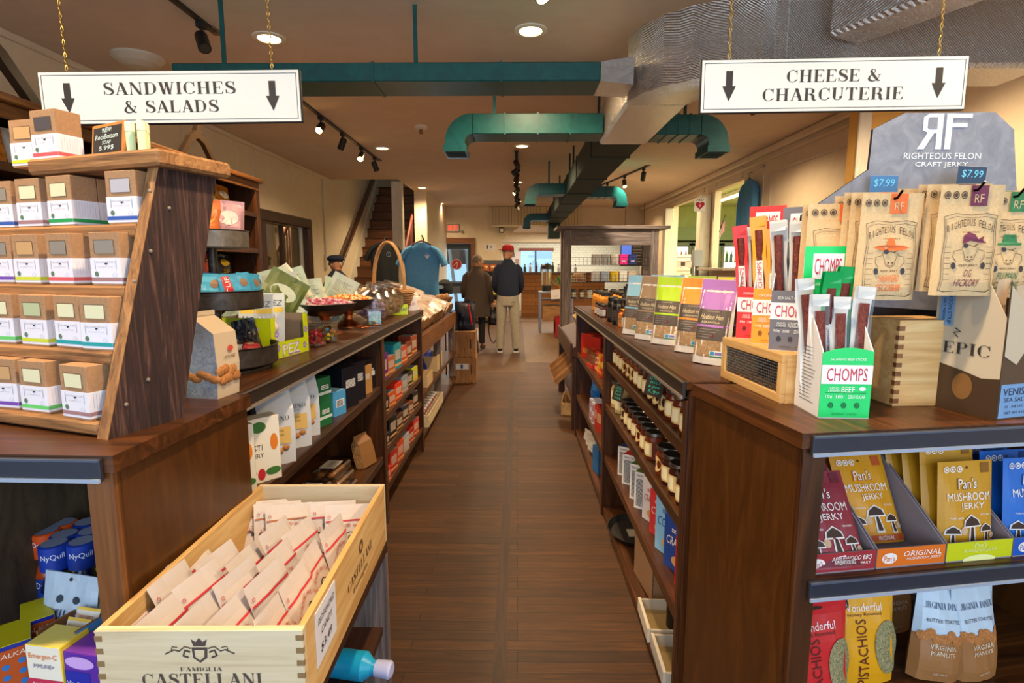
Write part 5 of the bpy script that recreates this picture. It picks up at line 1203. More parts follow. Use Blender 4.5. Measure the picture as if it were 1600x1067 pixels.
# ================================================================ right counter shelves
JL = '#b8b4acg'
def jj(r, body, shape): jar(r, .0415, .112, body, '#b9b6b0k', '#dcbc78', shape, .014, '#1a1412s')
bodies = ['#5a1c10g', '#3a140eg', '#6a2a12g']
cnt = 0
for row, (x0, n, y0, dy, z) in enumerate(((.56, 15, 1.71, .089, .915), (.655, 15, 1.71, .089, .915), (.75, 15, 1.72, .089, .915))):
    for i in range(n):
        y = y0+dy*i
        if y > 3.04: continue
        sh = 'oval' if (i//3) % 2 else 'rect'
        put(jj, (bodies[(i//4+row) % 3], sh), 'preserve_jar', 'preserve jar with cream label, upper jar shelf, %s row, %s from near end' % (('front', 'middle', 'back')[row], ORD[min(i, 19)]), 'jar', (x0, y, z), R(-78)+R(rr.uniform(-8, 8)), 'preserve jars on the upper jar shelf')
for row, (x0, n, y0) in enumerate(((.56, 12, 1.72), (.655, 12, 1.73))):
    for i in range(n):
        y = y0+.089*i
        if y > 2.75 or (row == 0 and i in (4,)): continue
        sh = 'oval' if (i % 4) == 3 else 'rect'
        put(jj, (bodies[(i//3+row+1) % 3], sh), 'preserve_jar', 'preserve jar with cream label, lower jar shelf, %s row, %s from near end' % (('front', 'back')[row], ORD[i]), 'jar', (x0, y, .675), R(-78)+R(rr.uniform(-8, 8)), 'preserve jars on the lower jar shelf')
def tallj(r): jar(r, .047, .15, '#b8a070g', '#b9b6b0k', '#e4d4a0', 'rect', .016)
for i in range(2): put(tallj, (), 'pickle_jar', 'tall jar of pale mustard relish at the far end of the lower jar shelf, %s' % ('nearer', 'farther')[i], 'jar', (.565, 2.86+.12*i, .675), R(-75), 'tall relish jars')
def shelf_card(r):
    mb = MB(); mb.box(-.045, .045, 0, .002, 0, .075, '#241c18m', .0006); mb.build('card', r)
    mb = MB(); 
    for k, s_ in enumerate(('LOCAL', 'JELLY', '& JAM', '5.99')): mb.text(s_, '#2fb89a', (.004*(k % 2), -.001, .063-.016*k), .055, .011, slant=.2)
    mb.build('handwriting', r)
put(shelf_card, (), 'chalk_tag', 'small black tag with green handwriting clipped below the granola bags', 'price tag', (.474, 1.905, .995), (R(-15), 0, R(-62)))
put(shelf_card, (), 'chalk_tag', 'small black tag with green handwriting near the relish jars', 'price tag', (.480, 2.62, .80), (R(-12), 0, R(-70)))
# lower shelf: cereal and cracker boxes
CW = '#e6e2dcs'
items = [(1.70, .16, .07, .21, '#c42028s', '#c42028s', 'NUT-THINS', 'red and blue box of nut crackers nearest on the lower right shelf', '#f4e8d8'),
         (1.83, .17, .07, .2, '#284a98s', '#284a98s', 'CRACKERS', 'dark blue cracker box behind the red one on the lower right shelf', '#f4e8d8'),
         (1.95, .17, .075, .225, '#8ec4e4s', '#a8d4ecs', 'COOKIES', 'tall light blue cookie box on the lower right shelf', '#28509c'),
         (2.09, .14, .07, .19, '#d43c3cs', '#e8c8c0s', 'CRISPS', 'red and white box leaning beside the light blue box', '#f4e8d8'),
         (2.22, .14, .07, .185, '#e4dcd8s', '#d8b8b0s', 'CRACKERS', 'pale pink box between the red and green topped boxes', '#a84848'),
         (2.38, .13, .06, .17, CW, '#4a6a2cs', 'NUTRITION', 'white box with a green top in the lower right shelf', '#303030'),
         (2.48, .13, .06, .17, CW, '#4a6a2cs', 'NUTRITION', 'second white box with a green top, just behind', '#303030'),
         (2.66, .13, .065, .155, CW, '#a83030s', 'NUTRITION', 'white box with a red top in the lower right shelf', '#303030'),
         (2.78, .13, .065, .155, CW, '#28386cs', 'NUTRITION', 'white box with a navy top at the far end of the lower shelf', '#303030')]
for y, w, d, h, c, tc, s_, lab, tx in items:
    if c == CW: put(carton, (w*.6, d*1.6, h, c, tc, c, [('Nutrition Facts', tx, .5, .92, .7, .06, 0), ('*', '#4a4a4a', .5, .45, .75, .75)]), 'cracker_box', lab, 'box', (.585, y, .37), R(-38))
    else: put(carton, (w, d, h, c, tc, '#e0d8d0s' if 'tall' in lab else c, [(s_, tx, .5, .55, .8, .16, .15), ('o', '#d8a860', .5, .2, .5, .22), ('*', tx, .5, .75, .5, .08)], [(.86, .97, '#284a98s')] if 'nearest' in lab else []), 'cracker_box', lab, 'box', (.60, y, .37), (0, 0, R(-66)))
# bottom: cardboard box, dark tray, white drawers with a canister
t = thing('cardboard_box', 'open brown cardboard box standing under the lower right shelf', 'box', (.70, 2.28, .05), R(6)); mb = MB()
for b in ((-.15, .15, -.12, -.115, 0, .2), (-.15, .15, .115, .12, 0, .2), (-.15, -.145, -.12, .12, 0, .2), (.145, .15, -.12, .12, 0, .2), (-.15, .15, -.12, .12, 0, .004)): mb.box(*b, 'kraft')
mb.build('box_body', t); mb = MB(); mb.T = Matrix.Translation((-.15, 0, .2)) @ Euler((0, R(-20), 0)).to_matrix().to_4x4(); mb.box(-.003, 0, -.12, .12, 0, .07, 'kraft'); mb.build('flap', t)
t = thing('round_tray', 'dark round tray with a paper slip at the foot of the right counter', 'tray', (.62, 2.75, .051)); mb = MB(); mb.lathe([(.12, 0), (.14, .03), (.145, .03), (.125, .004), (0, .004)], '#2a2826s', 28, sy=1.2); mb.build('tray_body', t); mb = MB(); mb.box(-.04, .06, -.05, .03, .006, .008, '#a09888'); mb.build('paper_slip', t)
for i in range(2):
    t = thing('pine_floor_tray', 'shallow pale-edged tray on the bottom right shelf, ' + ('holding the dark canister', 'nearest the camera, empty')[i], 'tray', (.66, (1.99, 1.77)[i], .052), R(-2))
    mb = MB(); mb.box(-.16, .16, -.1, .1, 0, .006, '#9a8050'); mb.box(.15, .16, -.1, .1, .006, .05, '#d8ccb8'); mb.box(-.17, -.158, -.1, .1, 0, .055, '#d8ccb8', .001); mb.box(-.16, .16, -.1, -.092, .006, .05, '#c8bca8'); mb.box(-.16, .16, .092, .1, .006, .05, '#c8bca8'); mb.build('tray_body', t)
def canister(r): 
    mb = MB(); mb.lathe([(.038, 0), (.04, .003), (.04, .085), (.038, .088)], '#16100ds', 22); mb.build('can_body', r); mb = MB(); mb.lathe([(.0405, .086), (.0405, .096), (.036, .098), (.033, .096), (0, .096)], ['#20140es', '#20140es', '#20140es', '#4a2a22s'], 22); mb.build('lid', r)
put(canister, (), 'canister', 'small dark round canister in the pale-edged tray on the floor', 'canister', (.62, 1.98, .06), 0)
# far half shelves of the right counter
put(carton, (.16, .1, .19, '#b8241cs', '#8c1814s', None, [('*', '#d89a40', .5, .3, .7, .2)]), 'gift_tin', 'large glossy red box on the far top shelf of the right counter', 'box', (.59, 4.32, .73), R(-60))
put(carton, (.14, .1, .19, '#b8241cs', '#8c1814s', None, [('*', '#d89a40', .5, .3, .7, .2)]), 'gift_tin', 'second glossy red box beside the large one, nearer the camera', 'box', (.62, 4.12, .73), R(-60))
t = thing('sweets_tray', 'red edged tray of small bottles with a clear cover on the far top shelf', 'tray', (.56, 3.88, .73), R(-80)); mb = MB(); mb.box(-.07, .07, -.05, .05, 0, .03, '#c03028', .002); mb.build('tray_body', t)
for k in range(4): mb = MB(); mb.lathe([(.012, .03), (.012, .07), (.006, .08), (.006, .09)], '#b88850', 10, -.045+.03*k, 0); mb.build('mini_bottle', t)
mb = MB(); mb.box(-.068, .068, -.048, .048, .031, .14, 'clear'); mb.build('clear_cover', t)
def candybag(r, c1, c2, seed, w=.11, h=.14):
    p = Pouch(w, h, .05, .1, seed, .008, box=.2); mb = MB(); p.shell(mb, [(1, c1)], c1, 10, 14); mb.build('bag_body', r)
    mb = MB(); p.disc(mb, 0, h*.62, w*.33, c2, .001, h*.16, 14)
    for k in range(3): p.line(mb, -w*.25, h*(.3-.07*k), w*(.25-.08*k), h*(.3-.07*k), h*.02, c2, .0012)
    mb.build('printed_label', r)
for k in range(3): put(candybag, (('#d84020g', '#e8b020g', '#d83830g')[k], ('#f0c040', '#e04020', '#f0e0d0')[k], k), 'snack_bag', 'bright %s snack bag on the far top shelf of the right counter' % ('red and yellow', 'yellow and red', 'red and cream')[k], 'snack bag', (.56, 3.5+.1*k, .73), R(-70), 'bright snack bags')
for k in range(5): put(candybag, ('#1464b8g', '#2484d8g', k, .15, .12), 'tissue_pack', 'crinkled blue plastic pack on the middle far shelf, %s in the pile' % ORD[k], 'pack', (.58+.03*(k % 2), 4.05+.11*(k % 2)-.05*(k//2), .37+.115*(k//2)*1.0), (0, R(0), R(-75)), 'blue plastic packs')
for k in range(4): put(carton, (.1, .07, .075, '#d4d4e4s', '#c8c8dcs', None, [('*', '#b83040', .3, .5, .3, .6)]), 'small_box', 'small white and lilac box on the middle far shelf, %s' % ('lower near', 'upper near', 'lower far', 'upper far')[k], 'box', (.56, 3.68+.11*(k//2), .37+.0755*(k % 2)), R(-72), 'small lilac boxes')
for k in range(2): put(carton, (.09, .07, .16, '#c03028s', '#a02018s', None, [('*', '#f0d0a0', .5, .6, .7, .4)]), 'tea_box', 'red box beside the lilac boxes, %s' % ('nearer', 'farther')[k], 'box', (.565, 3.5+.09*k, .37), R(-75), 'red tea boxes')
for k in range(3): put(candybag, ('#d8d4cc', '#e8e4dc', k, .14, .09), 'plastic_pack', 'white plastic pack lying on the bottom far shelf, %s' % ORD[k], 'pack', (.57, 4.0+.13*k, .062), (0, 0, R(-70)), 'white packs')
for k in range(2): put(carton, (.1, .08, .09, '#2870b0s', '#3888c8s'), 'small_box', 'blue box low on the bottom far shelf, %s' % ('lower', 'upper')[k], 'box', (.565, 3.6, .062+.0905*k), R(-75), 'blue boxes low down')
# ================================================================ tiered soap rack
RK = V3((-.790, .992, TOP)); KR = R(-18)
KM = Matrix.Rotation(KR, 3, 'Z')
def rk(x, y, z): return RK+KM @ V3((x, y, z))
def rkpix(px, py, y):
    """rack x and height of a photo pixel on the rack's vertical plane at local y"""
    n = KM @ V3((0, 1, 0)); d = ray(px, py); t_ = (y-(EYE-RK).dot(n))/d.dot(n); q = KM.transposed() @ (EYE+d*t_-RK); return q.x, q.z
t = thing('soap_rack', 'rustic reclaimed wood rack with stepped shelves and a leaning side plank', 'display rack', RK, KR)
LEAN = .155/.53
mb = MB(); mb.prism([(.02, 0), (.182, 0), (.318, .53), (.175, .53)], -.028, 0, 'reclaimed_z', 'x'); mb.build('side_plank', t)
mb = MB(); mb.prism([(.018, 0), (.0195, 0), (.1745, .53), (.173, .53)], -.028, 0, 'oldpine_z', 'x'); mb.build('plank_edge', t)
shelfz = [.03, .162, .29, .415]
for i, z in enumerate(shelfz):
    y0 = z*LEAN+.012; mb = MB(); mb.box(-.75, -.03, y0, y0+.16, z-.026, z, 'oldpine_x', .004); mb.build('shelf', t)
mb = MB(); mb.box(-.36, .03, .15, .335, .53, .563, 'oldpine_x', .006); mb.build('top_board', t)
mb = MB()
for y, z in ((.06, .06), (.11, .1), (.1, .3), (.14, .36), (.19, .45), (.15, .48)): mb.ball((.001, y, z), .004, '#8a7a6a', rx and .004 if 0 else .004, .004, 8, 4)
mb.build('nail_heads', t)
def soap_box(r, soap, band):
    w, d, h = .079, .055, .108
    mb = MB(); K = 'kraft'; mb.box(-w/2, w/2, -d/2, d/2, 0, h, K, .001); mb.build('carton_body', r)
    y = -d/2-.0006
    mb = MB(); mb.box(-w*.34, w*.32, y-.0004, y, h*.6, h*.86, '#5a4630'); mb.box(-w*.31, w*.32, y-.001, y-.0004, h*.6, h*.845, soap); mb.build('soap_window', r)
    mb = MB(); L = '#e6e4ecs'
    mb.box(-w/2-.0006, w/2+.0006, y, d*.5, h*.04, h*.52, L); 
    yy = y-.0006; mb.quad((-w/2, yy, h*.085), (w/2, yy, h*.085), (w/2, yy, h*.155), (-w/2, yy, h*.155), band); mb.quad((w/2+.0012, yy, h*.085), (w/2+.0012, d*.5, h*.085), (w/2+.0012, d*.5, h*.155), (w/2+.0012, yy, h*.155), band)
    g = '#8a8a92'
    mb.text('ROCKBOTTOM', '#a8a8b0', (0, yy, h*.44), w*.6, h*.028); mb.text('SOAP CO', '#a8a8b0', (0, yy, h*.35), w*.5, h*.02)
    mb.disc((.001, yy, h*.41), .003, '#30303a', r2=.002, seg=7); mb.tube([(-.001, yy, h*.405), (.006, yy, h*.425)], .0007, '#30303a', 4)
    mb.disc((-w*.32, yy, h*.22), .0055, '#5a7a5c', seg=8); mb.disc((w*.28, yy, h*.2), .006, '#b8c4d4', r2=.004, ri=.8, seg=10)
    mb.quad((-w*.36, yy, h*.31), (-w*.34, yy, h*.31), (-w*.34, yy, h*.48), (-w*.36, yy, h*.48), '#b0b0b8'); mb.quad((w*.34, yy, h*.31), (w*.36, yy, h*.31), (w*.36, yy, h*.48), (w*.34, yy, h*.48), '#b0b0b8')
    for k in range(8): zz = d*(-.35+.1*k); mb.quad((w/2+.0012, zz, h*.2), (w/2+.0012, zz+.0008, h*.2), (w/2+.0012, zz+.0008, h*.48), (w/2+.0012, zz, h*.48), '#c4c4d0')
    mb.build('paper_band', r)
tan, drk, gry, crm, grn, lil, brn = '#c49a68', '#4a4448', '#8c8478', '#dcd8b0', '#b4bc90', '#b8b4ba', '#6a5a4c'
BL, GR, MV, RD, YL, TL, LG, PU, PK = '#2f57a8', '#1f9a50', '#a07878', '#d85a5c', '#c8d030', '#1f9a9c', '#66c866', '#7048a8', '#b8708c'
rows = [(3.5, [(42, 268, .03, tan, YL, 'tan soap, lime band, on the top board at left'), (76, 262, -.012, drk, RD, 'dark grey soap, red band, on the top board')]),
        (3, [(5, 366, .012, gry, BL, 'blue band at the frame edge'), (52, 366, .006, crm, MV, 'mauve band, second from left'), (100, 360, 0, crm, GR, 'green band, yellow-cream soap'), (200, 347, -.004, lil, BL, 'lilac soap and blue band near the plank')]),
        (2, [(5, 455, .01, gry, PU, 'purple band at the frame edge'), (48, 453, .0, tan, YL, 'tan soap and lime band'), (100, 449, -.004, gry, RD, 'grey soap and red band'), (170, 449, -.002, gry, MV, 'grey soap and mauve band nearest the plank')]),
        (1, [(6, 548, .0, crm, LG, 'cream soap and light green band'), (60, 552, -.002, grn, YL, 'green soap and lime band'), (113, 552, .0, crm, TL, 'cream soap and teal band, left'), (160, 553, -.006, crm, TL, 'cream soap and teal band, right')]),
        (0, [(12, 656, .0, tan, PU, 'purple band at the frame edge'), (60, 655, .0, crm, LG, 'cream soap and light green band'), (125, 668, -.008, crm, MV, 'cream soap and brown band nearest the plank')])]
lev = {3: 'upper', 2: 'second', 1: 'third', 0: 'bottom'}
prev = {}
for ri, lst in rows:
    z = .563 if ri == 3.5 else shelfz[ri]
    for k, (px_, py_, dy, soap, band, lab) in enumerate(lst):
        y = z*LEAN+.048+dy+(.006 if ri < 3.5 else 0); x, _ = rkpix(px_, py_, y-.025)
        x = min(x, -.074 if ri < 3.5 else 9)
        if k and abs(x-prev[ri]) < .082: x = prev[ri]+.0825
        prev[ri] = x
        if x > -.07 and ri < 3.5: continue
        put(soap_box, (soap, band), 'soap_box', 'kraft soap box, '+lab+('' if ri == 3.5 else ', %s rack shelf' % lev[ri]), 'soap box', rk(x, y, z), KR+R([5, 1, -2, 3, 0, 1][k]), 'soap boxes on the rustic rack')
        if ri < 3.5: put(soap_box, (gry, band), 'soap_box', 'kraft soap box in the back row of the %s rack shelf, %s from left' % (lev[ri], ORD[k]), 'soap box', rk(x, y+.056+abs(dy), z), KR, 'soap boxes behind on the rustic rack')
def mini_chalk(r):
    mb = MB(); mb.box(-.056, .056, 0, .006, 0, .075, '#c07a34', .002); mb.build('frame', r); mb = MB(); mb.box(-.048, .048, -.001, 0, .009, .067, '#1e1c1cm'); mb.build('board', r)
    mb = MB()
    for s_, z, w, h in (('!NEW!', .059, .032, .01), ('RockBottom', .045, .076, .011), ('SOAP', .032, .03, .008), ('5.99$', .019, .05, .011)): mb.text(s_, '#d4ece4', (0, -.0022, z), w, h, slant=.1)
    mb.build('handwriting', r); mb = MB(); mb.box(-.02, .02, -.012, .03, -.006, 0, '#3a2a1c'); mb.tube([(0, -.006, -.004), (0, -.006, .008)], .0012, '#222', 4) if 0 else None; mb.build('foot', r)
x, _ = rkpix(168, 252, .21); put(mini_chalk, (), 'chalk_sign', 'little orange framed chalk sign with a soap price on the rack top', 'chalk sign', rk(x, .21, .569), (R(-8), R(-2), KR+R(-4)))
def balm(r): mb = MB(); mb.lathe([(.0085, 0), (.0085, .062)], 'plastic', 14); mb.build('tube_body', r); mb = MB(); mb.lathe([(.0088, .008), (.0088, .05)], '#c8dcb0', 14, caps=False); mb.build('label', r); mb = MB(); mb.lathe([(.0095, .05), (.0095, .068), (.008, .07)], '#e0dcc0', 14); mb.build('cap', r)
for k in range(3): x, _ = rkpix(207+9*k, 248, .2); put(balm, (), 'balm_tube', 'pale lip balm tube standing right of the chalk sign, '+('left', 'middle', 'right')[k], 'balm tube', rk(x, .2+.02*(k % 2), .563), 0, 'balm tubes')

# ================================================================ left end cabinet shelf
def cap_at(px, py, z): p = at(px, py, Z=z); return p
def syrup(r, c): 
    bottle(r, .032, .2, '#10204cg' if c[1] == '1' else '#b84818g', '#1a3a9cs' if c[1] == '1' else '#e0561cs', '#1c3c98', .42, .06, (.2, .8))
    mb = MB(); vs_, fs, a_ = glyphs('NyQuil' if c[1] == '1' else 'DayQuil'); mb.add([(.0312*sin((a-.5)*1.5), -.0312*cos((a-.5)*1.5), .168+b*.016) for a, b in vs_], fs, '#e8ecf8'); mb.add([(.0335*sin((a-.5)*1.5), -.0335*cos((a-.5)*1.5), .065+b*.02) for a, b in vs_], fs, '#e8ecf8'); mb.build('lettering', r)
    mb = MB(); mb.lathe([(.0155, .14), (.030, .142), (.030, .198), (.026, .2)], '#1a3a9cs' if c[1] == '1' else '#e0561cs', 20); mb.disc((0, 0, .2012), .025, '#8c94b0', W=(0, 1, 0)); mb.build('measuring_cup', r)
for k, (px_, py_, o) in enumerate(((71, 829, 1), (98, 816, 1), (101, 834, 0), (84, 848, 0), (136, 815, 0), (142, 829, 0), (128, 845, 0))):
    p = at(px_, py_, Z=.82); put(syrup, ('#e' if o else '#1',), 'cough_syrup', ('orange capped' if o else 'blue capped')+' cough syrup bottle, '+['front orange one', 'rear orange one', 'behind the nearest blue one', 'nearest to the foil pouch', 'farthest back at right', 'second from back at right', 'front one on the right'][k], 'medicine bottle', (p.x, p.y, .62), R(30), 'cough syrup bottles')
def foil_pouch(r): 
    p = Pouch(.14, .17, .02, .12, 2, .005); mb = MB(); p.shell(mb, [(1, '#aebfcfg')], '#aebfcfg', 10, 12); mb.build('pouch_body', r); mb = MB(); p.text(mb, 'SMITH BROS.', '#223a5a', .0, .09, .12, .016, font='d'); p.disc(mb, -.02, .118, .008, '#1c2c3c'); p.disc(mb, .02, .118, .008, '#1c2c3c'); p.disc(mb, 0, .158, .004, '#1c1c20'); mb.build('printed_label', r)
put(foil_pouch, (), 'lozenge_pouch', 'silver blue foil lozenge pouch at the left frame edge', 'pouch', (-.945, 1.045, .64), (R(-10), 0, R(-12)))
def blister(r):
    mb = MB(); mb.box(-.03, .03, -.05, .05, 0, .13, '#b8b010s', .001, fm='#1c2a90s', sm='#1c2a90s'); mb.build('carton_body', r)
    mb = MB(); mb.box(-.03, .03, -.052, -.05, .0, .12, '#b85018s'); 
    for k in range(6): mb.disc((-.014+.026*(k % 2), -.0526, .035+.024*(k//2)+.006*(k % 2)), .0065, '#2a70b8')
    mb.disc((.012, -.0526, .018), .005, '#d8c850', r2=.012); mb.text('ALKA', '#e8d8c8', (0, -.0526, .108), .04, .01, slant=.2); mb.build('printed_label', r)
for k, (px_, py_) in enumerate(((5, 1000), (45, 962), (86, 928))):
    p = at(px_, py_, Z=.735); put(blister, (), 'tablet_box', 'blue and yellow tablet box with orange front, '+('nearest, at the frame edge', 'middle', 'farthest')[k], 'medicine box', (p.x, p.y+.02, .62), R(42), 'tablet boxes', .9)
p = at(150, 885, Z=.76); put(carton, (.1, .04, .13, '#d8dce0s', '#e8c818s', None, [('Dramamine', '#1a1a1a', .5, .68, .8, .14)], [(.8, 1, '#e8c818'), (.45, .58, '#b82838'), (.1, .4, '#4a9ad0')]), 'tablet_box', 'grey and yellow motion sickness box beside the corner post', 'medicine box', (p.x-.02, p.y+.03, .62), R(-5))
def vit_tray(r):
    mb = MB(); mb.box(-.055, .055, -.1, .1, 0, .004, '#3a4c70'); mb.box(.05, .055, -.1, .1, 0, .07, '#8a5a30', sm='#4c80b0s'); mb.box(-.055, -.05, -.1, .1, 0, .05, '#8a5a30'); mb.box(-.05, .05, -.1, -.095, 0, .04, '#4c80b0s'); mb.build('tray_body', r)
p = at(140, 985, Z=.72); vt = put(vit_tray, (), 'sachet_tray', 'blue edged tray holding rows of small vitamin sachets', 'tray', (p.x, p.y+.05, .69), R(-16))
def sachet(r): pp = Pouch(.055, .03, .012, .1, 1, .002); mb = MB(); pp.shell(mb, [(.3, '#e8c040'), (.75, '#ece6d8'), (1, '#e8c040')], '#ece6d8', 6, 6); mb.build('sachet_body', r); mb = MB(); pp.text(mb, 'Emergen', '#d86020', 0, .015, .04, .008); mb.build('lettering', r)
for k in range(6): put(sachet, (), 'vitamin_sachet', 'small cream vitamin sachet in the blue edged tray, %s from the front' % ORD[k], 'sachet', (p.x-.012-.002*k, p.y-.02+.028*k, .725+.004*(k % 2)), (R(-25), 0, R(-10)), 'vitamin sachets')
p = at(68, 1006, Z=.76); put(carton, (.075, .06, .135, '#ece4d0s', '#e8d870s', '#e8c830s', [('Emergen-C', '#e07820', .5, .84, .8, .1), ('IMMUNE+', '#50508c', .5, .7, .6, .06), ('o', '#c84858', .4, .16, .5, .24), ('o', '#e8a0a8', .75, .2, .4, .2), ('Raspberry', '#f4e4e8', .4, .43, .5, .05)], [(.34, .5, '#c02848')]), 'vitamin_box', 'cream and yellow vitamin box with raspberries at bottom left', 'medicine box', (p.x, p.y+.03, .62), R(-8))
p = at(130, 1022, Z=.745); put(carton, (.08, .06, .125, '#5a2c9cs', '#7a3cb0s', '#5c1c88s', [('Vitafusion', '#c8c8f0', .4, .5, .7, .09), ('o', '#3ca0d8', .5, .2, .8, .3), ('o', '#c8a0e0', .45, .85, .8, .2)], [(.35, .7, '#1c249c', 0, .7)]), 'vitamin_box', 'purple and blue vitamin box beside the cream one', 'medicine box', (p.x, p.y+.03, .62), R(-10))

# ================================================================ wooden wine crate of candy packets
CR = V3((-.53, .835, .685)); cw, cl, ch = .345, .62, .165
t = thing('wine_crate', 'long open pine wine crate full of paper candy packets', 'crate', CR, R(1))
mb = MB(); mb.box(-cw/2, cw/2, 0, .014, 0, ch, 'palepine_x', .001); mb.build('front_board', t)
mb = MB(); mb.box(-cw/2, cw/2, cl-.014, cl, 0, ch, 'palepine_x', .001); mb.build('end_board', t)
for s_ in (-1, 1): mb = MB(); mb.box(*((-cw/2, -cw/2+.012) if s_ < 0 else (cw/2-.012, cw/2)), .014, cl-.014, 0, ch, 'pine_y', .0008); mb.build('side_board', t)
mb = MB(); mb.box(-cw/2+.012, cw/2-.012, .014, cl-.014, 0, .008, 'palepine_y'); mb.build('floor_board', t)
mb = MB(); K = '#4c4038'; mb.text('CASTELLANI', K, (0, -.001, .076), .2, .022, font='d'); mb.text('FAMIGLIA', K, (0, -.001, .095), .07, .007, font='d'); mb.text('MAESTRI IN VINO DAL 1903', K, (0, -.001, .06), .1, .004)
mb.T = Matrix.Translation((0, 0, .038)) @ Matrix.Scale(.82, 4); mb.prism([(-.014, .095), (0, .084), (.014, .095), (.016, .118), (-.016, .118)], -.0012, -.0006, K); mb.prism([(-.009, .098), (0, .09), (.009, .098), (.01, .113), (-.01, .113)], -.0018, -.0012, 'palepine_x'); mb.prism([(-.012, .121), (.012, .121), (.016, .136), (.007, .130), (0, .139), (-.007, .130), (-.016, .136)], -.0012, -.0006, K)
for s_ in (-1, 1):
    mb.tube([(s_*.018, -.001, .116), (s_*.03, -.001, .12), (s_*.042, -.001, .11), (s_*.052, -.001, .113), (s_*.07, -.001, .104)], .0016, K, 4); mb.tube([(s_*.02, -.001, .108), (s_*.03, -.001, .112), (s_*.034, -.001, .1), (s_*.024, -.001, .096)], .0022, K, 4); mb.tube([(s_*.045, -.001, .118), (s_*.055, -.001, .12), (s_*.058, -.001, .11)], .0012, K, 4)
mb.build('branding', t)
mb = MB(); X = cw/2+.001; mb.text('CASTELLANI', '#6a4826', (X, .35, .08), .2, .022, U=(0, 1, 0), font='d'); mb.text('Famiglia', '#6a4826', (X, .35, .05), .12, .015, U=(0, 1, 0), slant=.2); mb.disc((X, .36, .12), .016, '#6a4826', U=(0, 1, 0), seg=12, ri=.5); mb.build('branding', t)
mb = MB(); mb.box(X-.0005, X+.001, .055, .165, .05, .155, '#e4e4ecs'); X2 = X+.0018
for s_, y, z, w, h in (('OLD FASHIONED', .11, .132, .09, .013), ('CANDY', .11, .107, .06, .013), ('$3.49', .105, .075, .06, .018)): mb.text(s_, '#24242c', (X2, y, z), w, h, U=(0, 1, 0), slant=.2)
mb.build('price_card', t)
mb = MB()
for k in range(7): mb.box(-cw/2-.0006, -cw/2+.012, -.0006, .004, .008+k*.023, .018+k*.023, '#8a6c44'); mb.box(cw/2-.012, cw/2+.0006, -.0006, .004, .008+k*.023, .018+k*.023, '#8a6c44')
mb.build('finger_joints', t)
def packet(r, line, word, seed):
    p = Pouch(.12, .15, .022, .14, seed, .003, box=.3); mb = MB(); p.shell(mb, [(1, '#cdc3be')], '#c8bfba', 8, 12); mb.build('packet_body', r)
    mb = MB(); p.line(mb, -.058, .108, .058, .108, .0045, line, .0014, 8)
    n = len('OLD FASHIONED HARD CANDY')
    for k, ch in enumerate('OLD FASHIONED HARD CANDY'):
        if ch == ' ': continue
        a = (k-(n-1)/2)/n; p.text(mb, ch, '#b83c3c', a*.098, .096-abs(a)**2*.1, .0036 if ch != 'I' else .001, .008, e=.0022)
    p.disc(mb, 0, .058, .019, '#3a2c28', .0018, .022); p.disc(mb, 0, .058, .0165, '#cdc3be', .0024, .0195); p.disc(mb, 0, .064, .007, '#7a6a60', .003); p.rect(mb, -.01, .012, .042, .054, '#4a3c38', .003, 2)
    p.disc(mb, -.044, .07, .006, '#3a3430', .002, .0035); p.disc(mb, -.038, .063, .0035, '#3a3430', .002, .006); p.disc(mb, -.05, .12, .004, line, .002, ri=.7, seg=8)
    p.text(mb, word, '#3a1c18' if line != '#c02c40' else '#b82c40', 0, .024, .075, .014)
    mb.build('printed_label', r)
rr = random.Random(11)
for j in range(4):
    for k in range(5):
        if j == 3 and k < 2: continue
        y = .066+.096*j; x = -.128+.058*k+.012*(j % 2)
        a = 30-3*k+rr.uniform(-5, 5)
        # packet faces the aisle, leaning back to the left; its lower edge stands on the crate floor
        put(packet, ('#c8303c', ('ROOT BEER', 'WILD CHERRY', 'HOREHOUND')[(j+k) % 3], (j*5+k) % 4), 'candy_packet', 'candy packet with red stripe, %s from left, %s from front in the crate' % (ORD[k], ORD[j]), 'packet', V3((CR.x+x+.02, CR.y+y, CR.z+.026+.006*(j % 2))), (R(-a), R(rr.uniform(-3, 3)), R(90-4+rr.uniform(-5, 5))), 'red striped candy packets in the crate')
for k in range(3): put(packet, ('#a8643c', 'ROOT BEER', k), 'candy_packet', 'candy packet with brown stripe in the far left corner of the crate, %s' % ORD[k], 'packet', (-.645+.035*k, 1.33-.01*k, .70), (R(-36), R(8), R(34)), 'brown striped packets')
for k in range(2): put(packet, ('#c02c40', 'WILD CHERRY', k+4), 'candy_packet', 'crimson striped packet in the far right corner of the crate, %s' % ('behind', 'front')[k], 'packet', (-.47+.045*k, 1.32-.02*k, .70), (R(-32), R(10), R(32)), 'crimson striped packets')
t = thing('crate_stand', 'dark wood stand with an inner shelf under the wine crate', 'stand', (-.53, .85, 0))
mb = MB(); mb.box(-.16, .165, 0, .6, .655, .684, 'darkwood_y', .002); mb.build('top', t)
for y in (0, .575): mb = MB(); mb.box(-.16, .165, y, y+.025, 0, .655, 'greywood_z' if y else 'darkwood_z', .002); mb.build('end_panel', t)
mb = MB(); mb.box(-.16, .15, .025, .575, .42, .44, 'darkwood_y'); mb.build('shelf', t)
def lotion(r): mb = MB(); mb.lathe([(.03, 0), (.034, .01), (.034, .1), (.018, .12), (.016, .13)], '#1c9cc8g', 18); mb.build('bottle_body', r); mb = MB(); mb.lathe([(.019, .13), (.021, .165), (.016, .17)], '#b8bce0s', 14); mb.build('cap', r)
p = at(522, 1052, Z=.475); put(lotion, (), 'cyan_bottle', 'cyan bottle with a lilac cap lying on the stand under the crate', 'bottle', (p.x-.03, p.y+.04, .476), (R(90), 0, R(80)))

